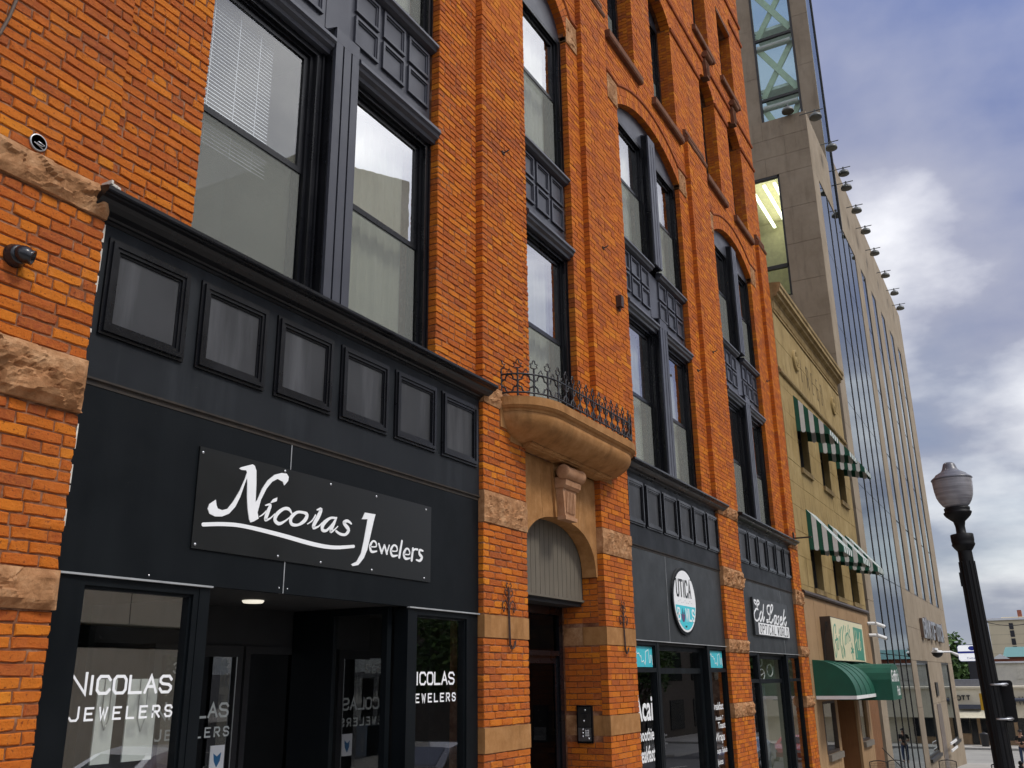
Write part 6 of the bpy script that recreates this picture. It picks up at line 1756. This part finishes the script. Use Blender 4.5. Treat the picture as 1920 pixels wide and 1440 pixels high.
a_ = MB(); z0 = yz(1800, 1345)[1]; z1 = yz(1800, 1330)[1]
a_.add([(X1-0.001, yA, z1), (X1-0.001, yB-0.5, z1), (X1-1.0, yB-0.5, z0), (X1-1.0, yA, z0), (X1-0.001, yA, z0), (X1-0.001, yB-0.5, z0)], [(0, 1, 2, 3), (3, 2, 5, 4), (0, 3, 4), (1, 5, 2)]); a_.build('pale_canopy', plain('pale_canopy', (0.62, 0.57, 0.42), 0.7), CS)
for (pa, pb, m_) in ((1799, 1802, TANB), (1836, 1842, TANB), (1868, 1873, TANB), (1880, 1886, TANB), (1905, 1912, TANB)):
    MB().box(X1+0.0, X1+0.6, yz(pb, 1380)[0], yz(pa, 1380)[0], G1z-0.1, zb_+0.02).build('brick_pier', m_, CS)
def shopfill(pa, pb, base):
    y0, y1 = yz(pb, 1380)[0], yz(pa, 1380)[0]
    f_ = MB(); f_.box(X1+0.14, X1+0.22, y0, y1, G1z+base, zb_)
    f_ = f_.build('window', plain('shop_dark_glass', (0.012, 0.013, 0.014), 0.12), CS)
    if base > 0.1: MB().box(X1+0.05, X1+0.2, y0, y1, G1z-0.1, G1z+base-0.01).build('stall_riser', TANB, CS)
    m_ = MB(); m_.box(X1+0.10, X1+0.139, y0, y0+0.06, G1z+base, zb_); m_.box(X1+0.10, X1+0.139, y1-0.06, y1, G1z+base, zb_); m_.box(X1+0.10, X1+0.139, y0, y1, zb_-0.10, zb_); m_.build('window_frame', DMETAL, CS)
shopfill(1802, 1822, 0.75); shopfill(1823, 1836, 0.0); shopfill(1842, 1868, 0.5); shopfill(1873, 1880, 0.0); shopfill(1886, 1905, 0.3); shopfill(1912, 1990, 0.5)
for k, px in enumerate((1896, 1904, 1912, 1919)):
    y_, z_ = yz(px, 1314); MB().box(X1-0.3, X1-0.001, y_-0.02, y_+0.02, z_-0.25, z_+0.28).build('sign_bracket', DMETAL, CS)
y0, z_ = yz(1925, 1312); y1, _ = yz(1893, 1312); MB().tube([(X1-0.3, y0, z_), (X1-0.3, y1, z_)], 0.12, 8).build('sign_tube', plain('slate_blue', (0.07, 0.08, 0.11), 0.5), CS)
b_ = MB(); b_.box(X1+1.0, X1+3.0, yz(1800, 1286)[0]-1.5, yz(1788, 1286)[0]+1, zt+0.062, zt+0.55); b_.build('roof_unit', plain('roof_unit', (0.16, 0.17, 0.20), 0.5), CS)

# taller wall and brick house behind
X2 = 100.0
BW_ = thing('concrete_building', 'pale grey concrete building rising behind the corner shop', 'building', (X2, -3, gz(X2)))
z_ = unproj_x(1900, 1243, X2)[1]
b_ = MB(); b_.box(X2, X2+10, -20, unproj_x(1864, 1260, X2)[0], gz(X2)-1, z_); b_.build('wall', plain('pale_concrete', (0.74, 0.70, 0.58), 0.85, vary=0.12, scale=1.5), BW_)
for k in range(5):
    for j in range(2): MB().box(X2-0.05, X2-0.001, -2.0-k*1.6-1.3, -2.0-k*1.6, z_-1.4-j*1.4, z_-0.5-j*1.4).build('panel', plain('pale_concrete_panel', (0.70, 0.66, 0.54), 0.85), BW_)
MB().box(X2-0.2, X2+0.1, -20, unproj_x(1864, 1260, X2)[0]+0.2, z_, z_+0.15).build('coping', WHITE, BW_)
X3 = 118.0
RB = thing('brick_house', 'low red brick building with teal metal roof beyond the concrete wall', 'building', (X3, -3, gz(X3)))
za2 = unproj_x(1880, 1232, X3)[1]
b_ = MB(); b_.box(X3, X3+8, -14, unproj_x(1858, 1232, X3)[0], gz(X3)-1, za2); b_.build('wall', plain('red_brick_far', (0.28, 0.09, 0.05), 0.85), RB)
b_ = MB(); ya = unproj_x(1880, 1232, X3)[0]; b_.add([(X3-0.3, ya, za2), (X3-0.3, -14, za2), (X3+3, -14, za2+1.1), (X3+3, ya-0.3, za2+1.1)], [(0, 1, 2, 3)]); b_.build('roof', plain('teal_roof', (0.12, 0.26, 0.24), 0.5), RB)
b_ = MB(); yc_ = unproj_x(1876, 1232, X3)[0]; b_.add([(X3-0.35, yc_+0.9, za2-0.2), (X3-0.35, yc_-0.9, za2-0.2), (X3-0.35, yc_, za2+0.35)], [(0, 1, 2)]); b_.build('gable', WHITE, RB)
X4 = 260.0
AP = thing('apartment_block', 'tall plain tan apartment block far down the street', 'building', (X4, 0, -6))
TAN = plain('tan_wall_far', (0.70, 0.60, 0.40), 0.85, vary=0.05, scale=0.2)
ya, za_ = unproj_x(1852, 1164, X4); yb, _ = unproj_x(2000, 1164, X4)
b_ = MB(); b_.box(X4, X4+20, yb, ya, -8, za_); b_.build('wall', TAN, AP)
MB().box(X4-0.4, X4+20, yb, ya+0.6, za_, za_+0.5).build('roof_edge', WHITE, AP)
y0, z0 = unproj_x(1877, 1163, X4); y1, z1 = unproj_x(1925, 1155, X4)
MB().box(X4+2, X4+10, y1, y0, za_+0.5, z1).build('penthouse', TAN, AP); MB().box(X4+2, X4+8, unproj_x(1915, 1150, X4)[0], unproj_x(1907, 1150, X4)[0], z1, z1+1.6).build('chimney', plain('red_brick_far', (0.28, 0.09, 0.05), 0.85), AP)
for (px, py) in ((1896, 1174), (1898.5, 1188), (1901, 1203), (1904, 1218)):
    y_, z_ = unproj_x(px, py, X4)
    for dy_ in (0, -9, -18): MB().box(X4-0.08, X4-0.001, y_-0.45+dy_, y_+0.45+dy_, z_-0.75, z_+0.75).build('window', plain('far_window', (0.03, 0.03, 0.035), 0.2), AP)
for k in range(10):
    zz = za_-2.2*k-1.2; MB().box(X4-0.02, X4-0.001, yb, ya, zz, zz+0.06).build('joint', plain('tan_joint', (0.38, 0.32, 0.20), 0.85), AP)

# pylon sign
X5 = 97.0
PY = thing('pylon_sign', 'white and blue hotel pylon sign on a dark pole beyond the corner shop', 'sign', (X5, 1, gz(X5)))
ya, za_ = unproj_x(1793, 1209, X5); yb, zb_ = unproj_x(1851, 1240, X5)
c_ = 0.18
MB().polyx([(ya, za_-c_), (ya-c_, za_), (yb+c_, za_), (yb, za_-c_), (yb, zb_+c_), (yb+c_, zb_), (ya-c_, zb_), (ya, zb_+c_)], X5, X5+0.3).build('panel', plain('pylon_blue', (0.03, 0.05, 0.16), 0.4), PY)
i_ = 0.06
MB().polyx([(ya-i_, za_-c_-.02), (ya-c_-.02, za_-i_), (yb+c_+.02, za_-i_), (yb+i_, za_-c_-.02), (yb+i_, zb_+c_+.02), (yb+c_+.02, zb_+i_), (ya-c_-.02, zb_+i_), (ya-i_, zb_+c_+.02)], X5-0.02, X5-0.001).build('face', NT('glow_white').done((0.8, 0.8, 0.8), 0.5, emit=(0.95, 0.97, 1.0), estr=0.45), PY)  # glow added to lift the white face out of shade
zm = (za_+zb_)/2
MB().box(X5-0.035, X5-0.021, yb+i_, ya-i_, zm-0.02, zm+0.16).build('blue_stripe', plain('pylon_stripe', (0.02, 0.04, 0.32), 0.4), PY)
l_ = MB(); font_mesh(l_, 'Delta by Marri', ya-0.75, zb_+0.18, 1.75, 0.22, X5-0.021, 0.004, facing='-x'); l_.build('lettering', plain('pylon_stripe', (0.02, 0.04, 0.32), 0.4), PY); l_ = MB(); font_mesh(l_, 'ndc', ya-1.75, zm+0.25, 0.6, 0.28, X5-0.021, 0.004, facing='-x')
l_.build('lettering', plain('pylon_stripe', (0.02, 0.04, 0.32), 0.4), PY); l_ = MB(); l_.polyx([(ya-1.25+0.32*math.cos(a), zm+0.42+0.2*math.sin(a)) for a in [k*math.pi/6 for k in range(12)]], X5-0.03, X5-0.0212); l_.build('bird_emblem', plain('pylon_stripe', (0.02, 0.04, 0.32), 0.4), PY)
yp = unproj_x(1826, 1260, X5)[0]; MB().box(X5, X5+0.5, yp-0.38, yp+0.38, gz(X5)-0.5, zb_).build('pole', plain('pole_navy', (0.012, 0.013, 0.02), 0.5), PY)

# traffic signal
X6 = 70.0
ya, za_ = unproj_x(1844, 1316, X6)
TS = thing('traffic_signal', 'yellow traffic signal head half hidden by the lamp post', 'traffic signal', (X6, ya, gz(X6)))
MB().box(X6, X6+0.3, ya-0.2, ya+0.2, za_-0.52, za_+0.52).build('housing', YELLOW, TS)
for k in (-1, 0, 1): MB().tube([(X6+0.31, ya, za_+0.34*k), (X6+0.5, ya, za_+0.34*k)], 0.13, 10).build('visor', YELLOW, TS)
yp, _ = unproj_x(1857, 1360, X6)
MB().tube([(X6+0.2, yp, gz(X6)-0.13), (X6+0.2, yp, za_+0.1)], 0.07, 8).build('pole', plain('signal_pole', (0.45, 0.45, 0.42), 0.5), TS); MB().tube([(X6+0.2, yp, za_-0.3), (X6+0.2, ya-0.1, za_-0.3)], 0.04, 6).build('arm', plain('signal_pole', (0.45, 0.45, 0.42), 0.5), TS)
b_ = MB(); yb_, _ = unproj_x(1852, 1395, 76.2); b_.lathe([(0.24, 0), (0.30, 0.75), (0.31, 0.78), (0.31, 0.84), (0.05, 0.95), (0, 0.95)], (76.2, unproj_x(1848, 1395, 76.2)[0], gz(76.2)), 14)
single(b_, 'litter_bin', IRON, 'dark round litter bin beside the corner shop door', 'bin', (76.2, yb_, gz(76.2)))

# person
PX, PYY = 58.0, unproj_x(1915, 1390, 58.0)[0]
PG = gz(58)
PE = thing('person', 'person in black t-shirt, cap and jeans looking down at a phone', 'person', (PX, PYY, PG))
def skin(name, verts, edges, radii, mat, parent, sub=1):
    me = bpy.data.meshes.new(name); ox, oy, oz = ORIG[parent.name]
    me.from_pydata([(a-ox, b-oy, c-oz) for a, b, c in verts], edges, [])
    me.materials.append(mat)
    o = bpy.data.objects.new(name, me); C.objects.link(o); o.parent = parent
    m = o.modifiers.new('skin', 'SKIN'); m.use_smooth_shade = True
    for i, r_ in enumerate(radii): me.skin_vertices[0].data[i].radius = (r_, r_) if not isinstance(r_, tuple) else r_
    me.skin_vertices[0].data[0].use_root = True
    s_ = o.modifiers.new('sub', 'SUBSURF'); s_.levels = sub; s_.render_levels = sub
    return o
def PP(a, b, c_): return (PX+a, PYY+b, PG+c_)     # a towards -x is forward
V = [PP(0, 0, .95), PP(0, 0, 1.15), PP(0, 0, 1.40), PP(-.01, 0, 1.50), PP(-.03, 0, 1.58), PP(-.05, 0, 1.66),
     PP(0, .09, .90), PP(-.02, .11, .50), PP(.02, .11, .08), PP(-.14, .12, .03), PP(0, -.09, .90), PP(-.05, -.11, .50), PP(0, -.11, .08), PP(-.16, -.12, .03),
     PP(0, .20, 1.40), PP(-.02, .26, 1.13), PP(-.24, .10, 1.14), PP(-.31, .05, 1.17), PP(0, -.20, 1.40), PP(-.02, -.26, 1.13), PP(-.24, -.10, 1.16), PP(-.31, -.04, 1.18)]
E_ = [(0, 1), (1, 2), (2, 3), (3, 4), (4, 5), (0, 6), (6, 7), (7, 8), (8, 9), (0, 10), (10, 11), (11, 12), (12, 13), (2, 14), (14, 15), (15, 16), (16, 17), (2, 18), (18, 19), (19, 20), (20, 21)]
Rr = [(.13, .10), (.125, .10), (.14, .10), .055, .085, .095, .085, .06, .042, .04, .085, .06, .042, .04, .06, .045, .036, .035, .06, .045, .036, .035]
SKINM = plain('skin_tone', (0.42, 0.24, 0.16), 0.6)
body = skin('body', V, E_, Rr, SKINM, PE)
skin('shirt', [PP(0, 0, .98), PP(0, 0, 1.15), PP(0, 0, 1.40), PP(0, .20, 1.40), PP(-.01, .25, 1.22), PP(0, -.20, 1.40), PP(-.01, -.25, 1.22), PP(-.01, 0, 1.47)], [(0, 1), (1, 2), (2, 3), (3, 4), (2, 5), (5, 6), (2, 7)], [(.155, .125), (.15, .125), (.16, .12), .08, .068, .08, .068, .07], plain('black_tshirt', (0.012, 0.012, 0.013), 0.9), PE)
skin('jeans', [PP(0, 0, .99), PP(0, .09, .90), PP(-.02, .11, .50), PP(.02, .11, .12), PP(0, -.09, .90), PP(-.05, -.11, .50), PP(0, -.11, .12)], [(0, 1), (1, 2), (2, 3), (0, 4), (4, 5), (5, 6)], [(.145, .12), .105, .078, .062, .105, .078, .062], plain('denim', (0.04, 0.06, 0.12), 0.9), PE)
c_ = MB(); c_.lathe([(0.108, 1.68), (0.105, 1.73), (0.07, 1.77), (0.0, 1.78)], (PX-0.045, PYY, PG), 14); c_.box(PX-0.24, PX-0.12, PYY-0.07, PYY+0.07, PG+1.685, PG+1.70); c_.build('cap', plain('cap_black', (0.02, 0.02, 0.022), 0.8), PE)
f_ = MB(); f_.box(PX-0.165, PX-0.135, PYY-0.012, PYY+0.012, PG+1.62, PG+1.655)
for s_ in (-1, 1): f_.box(PX-0.15, PX-0.137, PYY+s_*0.035-0.012, PYY+s_*0.035+0.012, PG+1.655, PG+1.668)
f_.build('face', plain('face_shadow', (0.20, 0.10, 0.07), 0.6), PE)
ph = MB(); ph.box(PX-0.36, PX-0.35, PYY-0.04, PYY+0.04, PG+1.14, PG+1.27); single(ph, 'phone', IRON, 'dark phone held by the person in the cap', 'phone', (PX-.35, PYY, PG+1.14))
b_ = MB(); xx, yy = 29.2, -3.72; zz = gz(xx)
b_.lathe([(0.07, 0), (0.07, 0.10), (0.045, 0.14), (0.045, 0.80), (0.065, 0.83), (0.065, 0.86), (0.03, 0.88), (0.06, 0.93), (0.045, 0.98), (0.0, 1.0)], (xx, yy, zz), 14)
single(b_, 'bollard', CASTM, 'slim black post with ball finial at the lower right edge', 'bollard', (xx, yy, zz))

# ------------------------------------------------------------------ trees
LEAFM = None
def make_leaf(name, a, b):
    t = NT(name)
    g_ = t('ShaderNodeNewGeometry')
    c = t.ramp(g_.outputs['Random Per Island'], [(0.0, a), (1.0, b)])
    return t.done(c, 0.7, 0, None, 0.3)
LEAFM = make_leaf('leaf_green', (0.020, 0.050, 0.012), (0.075, 0.140, 0.030))
BARK = plain('bark', (0.07, 0.05, 0.035), 0.9, vary=0.4, scale=12)
def tree(x, y, hgt, rad, label, n=2600, seed=1, zg=None, leaf=0.16, group=None):
    rg = random.Random(seed); zg = gz(x) if zg is None else zg
    t = thing('tree', label, 'tree', (x, y, zg), group)
    tb = MB(); tb.tube([(x, y, zg-0.2), (x+.05, y, zg+hgt*.25), (x-.05, y+.05, zg+hgt*.45), (x, y, zg+hgt*.75)], [hgt*.022, hgt*.018, hgt*.012, hgt*.004], 8)
    blobs = []
    for k in range(16):
        a = rg.uniform(0, 6.28); e_ = rg.uniform(-.5, 1.0); rr_ = rad*rg.uniform(.35, .8)
        c_ = Vector((x+rr_*math.cos(a)*math.cos(e_*.9), y+rr_*math.sin(a)*math.cos(e_*.9), zg+hgt*.62+hgt*.30*e_))
        blobs.append((c_, rad*rg.uniform(.28, .5)))
        tb.tube([(x, y, zg+hgt*rg.uniform(.28, .5)), tuple(c_)], [hgt*.008, hgt*.002], 5)
    tb.build('trunk', BARK, t)
    lf = MB()
    for k in range(n):
        c_, r_ = blobs[rg.randrange(len(blobs))]
        d = Vector((rg.gauss(0, 1), rg.gauss(0, 1), rg.gauss(0, 1))).normalized()*r_*rg.uniform(.45, 1.1)
        p = c_+d; u = Vector((rg.gauss(0, 1), rg.gauss(0, 1), rg.gauss(0, .5))).normalized()*leaf; w = u.cross(Vector((rg.gauss(0, 1), rg.gauss(0, 1), rg.gauss(0, 1)))).normalized()*leaf*.6
        lf.add([tuple(p-u), tuple(p+w), tuple(p+u), tuple(p-w)], [(0, 1, 2, 3)])
    lf.build('crown', LEAFM, t, fix=False)
    return t
tree(112, 6.0, 8.4, 3.6, 'dense green tree behind the pylon sign, left one', 4200, 3, leaf=0.30, group='trees behind the corner shop')
tree(116, 3.2, 7.2, 2.4, 'dense green tree behind the pylon sign, right one', 4200, 4, leaf=0.30, group='trees behind the corner shop')
tree(120, 9.0, 9.5, 4.5, 'dense green tree half hidden by the office block corner', 4200, 5, leaf=0.30, group='trees behind the corner shop')
tree(24.0, -18.6, 5.2, 1.5, 'small street tree reflected in the left jeweller window', 2200, 6, leaf=0.13, group='street trees across the road')
tree(33.5, -18.6, 7.0, 2.4, 'street tree across the road reflected in the jeweller entry', 2600, 7, leaf=0.16, group='street trees across the road')
tree(41.0, -18.8, 7.5, 2.6, 'street tree across the road reflected in the right jeweller window', 2600, 8, leaf=0.16, group='street trees across the road')
tree(60.0, -19.0, 8.5, 3.0, 'street tree across the road reflected in the turquoise shop window', 2600, 9, leaf=0.2, group='street trees across the road')
tree(95.0, -19.0, 9.5, 4.0, 'big tree far across the road reflected low in the office glass', 2600, 10, leaf=0.25, group='street trees across the road')

# ------------------------------------------------------------------ across the street (seen in the glass)
OB = thing('concrete_office', 'beige concrete office block across the road, seen reflected in the windows', 'building', (25, -30, gz(25)))
b_ = MB()
b_.box(8, 36, -30, -22.4, gz(36)-1, 2.9); b_.box(8, 36, -30, -22.3, 3.7, 9.5); b_.box(8.4, 35.6, -30, -23.2, 2.9, 3.7)
b_.box(19, 33.9, -48, -27, 9.5, 24.2)
b_.add([(34,-27,9.5),(44.5,-27,9.5),(44.5,-48,9.5),(34,-48,9.5),(34,-27,30.2),(44.5,-27,33.6),(44.5,-48,33.6),(34,-48,30.2)],[(0,1,5,4),(1,2,6,5),(2,3,7,6),(3,0,4,7),(4,5,6,7)])
b_.build('wall', CONC, OB)
MB().box(8.2, 35.8, -23.1, -23.0, 2.95, 3.65).build('ribbon_window', plain('dark_ribbon_glass', (0.012, 0.014, 0.018), 0.15), OB)
for k in range(10): MB().box(8+2.8*k-0.02, 8+2.8*k+0.02, -22.31, -22.295, 3.7, 9.5).build('panel_joint', plain('joint_dark', (0.20, 0.19, 0.15), 0.9), OB)
for k in range(7):
    for j in range(3): MB().box(20+k*1.95, 21.1+k*1.95, -27.05, -26.99, 11+j*4.5, 12.8+j*4.5).build('window', plain('dark_ribbon_glass', (0.012, 0.014, 0.018), 0.15), OB)
OC = thing('added_garage', 'long dark brick garage added across the road to darken reflections in the smaller shop doors', 'building', (80, -26, gz(80)))  # out-of-view block added so the shop door glass reflects dark
DBR = plain('dark_brown_brick', (0.075, 0.060, 0.050), 0.85, vary=0.3, scale=3)
b_ = MB(); b_.box(46, 150, -34, -24, gz(100)-2, 5.5); b_.build('wall', DBR, OC)
MB().box(45.8, 150.2, -34.2, -23.9, 5.5, 5.9).build('coping', CONC, OC)
for k in range(16):
    for j in range(2): MB().box(49+k*6.2, 52.4+k*6.2, -23.99, -23.9, -2.6+j*4.0, -0.2+j*4.0).build('window', plain('dark_ribbon_glass', (0.012, 0.014, 0.018), 0.15), OC)
fn = thing('white_fence', 'white slatted fence across the road, reflected in the turquoise shop door', 'fence', (62, -19.5, gz(62)))
for k in range(30): MB().box(54+k*0.42, 54.10+k*0.42, -19.55, -19.5, gz(54+k*.42), gz(54+k*.42)+1.05).build('slat', WHITE, fn)
MB().box(53.9, 66.6, -19.5, -19.44, gz(60)+0.75, gz(60)+0.85).build('rail', WHITE, fn); MB().box(53.9, 66.6, -19.5, -19.44, gz(60)+0.2, gz(60)+0.3).build('rail', WHITE, fn)
def car(x, y, col, label, name):
    t = thing('parked_car', label, 'car', (x, y, gz(x)-0.13), 'cars parked along the kerb'); zg = gz(x)-0.13
    P = plain(name, col, 0.25, 0.1, vary=0.04, coat=0.6)
    prof = [(-2.2, .35), (-2.25, .60), (-2.15, .82), (-1.5, .92), (-.95, 1.0), (-.35, 1.36), (.1, 1.45), (.9, 1.42), (1.5, 1.10), (1.75, 1.02), (2.15, .95), (2.25, .70), (2.2, .35)]
    b_ = MB(); n = len(prof); rows = []
    for s_, yo in ((0.80, -.86), (1.0, -.80), (1.0, .80), (0.80, .86)):
        rows.append([(x+px_, y+yo*(0.78 if pz > 1.1 else 1.0), zg+pz) for px_, pz in prof])
    v = [p for r_ in rows for p in r_]
    f = []
    for i in range(3):
        for k in range(n): f.append((i*n+k, i*n+(k+1) % n, (i+1)*n+(k+1) % n, (i+1)*n+k))
    f += [tuple(range(n)), tuple(range(3*n, 4*n))]
    b_.add(v, f); b_.build('body', P, t)
    DG = plain('car_glass', (0.01, 0.012, 0.014), 0.08)
    for s_ in (-1, 1):
        MB().add([(x-.78, y+s_*.80, zg+1.04), (x+1.45, y+s_*.80, zg+1.10), (x+.88, y+s_*.69, zg+1.36), (x-.28, y+s_*.69, zg+1.34)], [(0, 1, 2, 3)]).build('side_window', DG, t)
        for wx in (-1.4, 1.4):
            w_ = MB(); w_.lathe([(0.0, -.11), (.22, -.11), (.33, -.10), (.33, .10), (.22, .11), (0, .11)], (x+wx, y+s_*.78, zg+.33), 18, 'y'); w_ = w_.build('wheel', IRON, t)
            r_ = MB(); r_.lathe([(0.0, -.02), (.19, -.02), (.20, .02), (0.0, .02)], (x+wx, y+s_*.885, zg+.33), 14, 'y'); r_.build('rim', METAL, w_)
        MB().box(x-2.27, x-2.2, y+s_*.62-.14, y+s_*.62+.14, zg+.62, zg+.76).build('headlight', METAL, t); MB().box(x+2.2, x+2.27, y+s_*.62-.14, y+s_*.62+.14, zg+.70, zg+.84).build('tail_light', plain('tail_red', (0.4, 0.01, 0.01), 0.3), t)
    MB().add([(x-.92, y-.62, zg+1.03), (x-.92, y+.62, zg+1.03), (x-.36, y+.52, zg+1.37), (x-.36, y-.52, zg+1.37)], [(0, 1, 2, 3)]).build('windscreen', DG, t)
car(11.0, -8.0, (0.55, 0.57, 0.60), 'silver parked car reflected low in the jeweller window', 'car_silver')
car(19.5, -8.0, (0.03, 0.03, 0.035), 'black parked car reflected in the turquoise shop door', 'car_black')
car(46.0, -8.0, (0.16, 0.22, 0.36), 'blue parked car reflected in the office ground floor glass', 'car_blue')
car(60.0, -9.0, (0.40, 0.03, 0.03), 'red car farther along reflected in the office glass', 'car_red')

b_ = MB(); p0 = Vector((150, *unproj_x(1835, 1163, 150))); p1 = Vector((150, *unproj_x(1960, 1158, 150)))
b_.tube([tuple(p0.lerp(p1, k/10)+Vector((0, 0, -0.9*math.sin(math.pi*k/10)))) for k in range(11)], 0.05, 5)
single(b_, 'overhead_wire', IRON, 'thin dark overhead wire in front of the tan apartment block', 'wire', tuple(p0))
# ------------------------------------------------------------------ far hills
hl = MB(); pts = []
for k in range(41):
    y_ = -1200+k*80
    pts.append((y_, unproj_x(1775, 1206, 2600)[1]-18+26*mnoise.noise(Vector((y_*0.0016, 0.3, 0)))))
for (a, b), (c_, d) in zip(pts[:-1], pts[1:]):
    hl.quad((2600, a, -30), (2600, c_, -30), (2900, c_, d), (2900, a, b))
struct(hl, 'hills', plain('hazy_hill', (0.06, 0.10, 0.12), 0.9, vary=0.2, scale=0.01))  # blue of distance haze is mixed into the hill colour
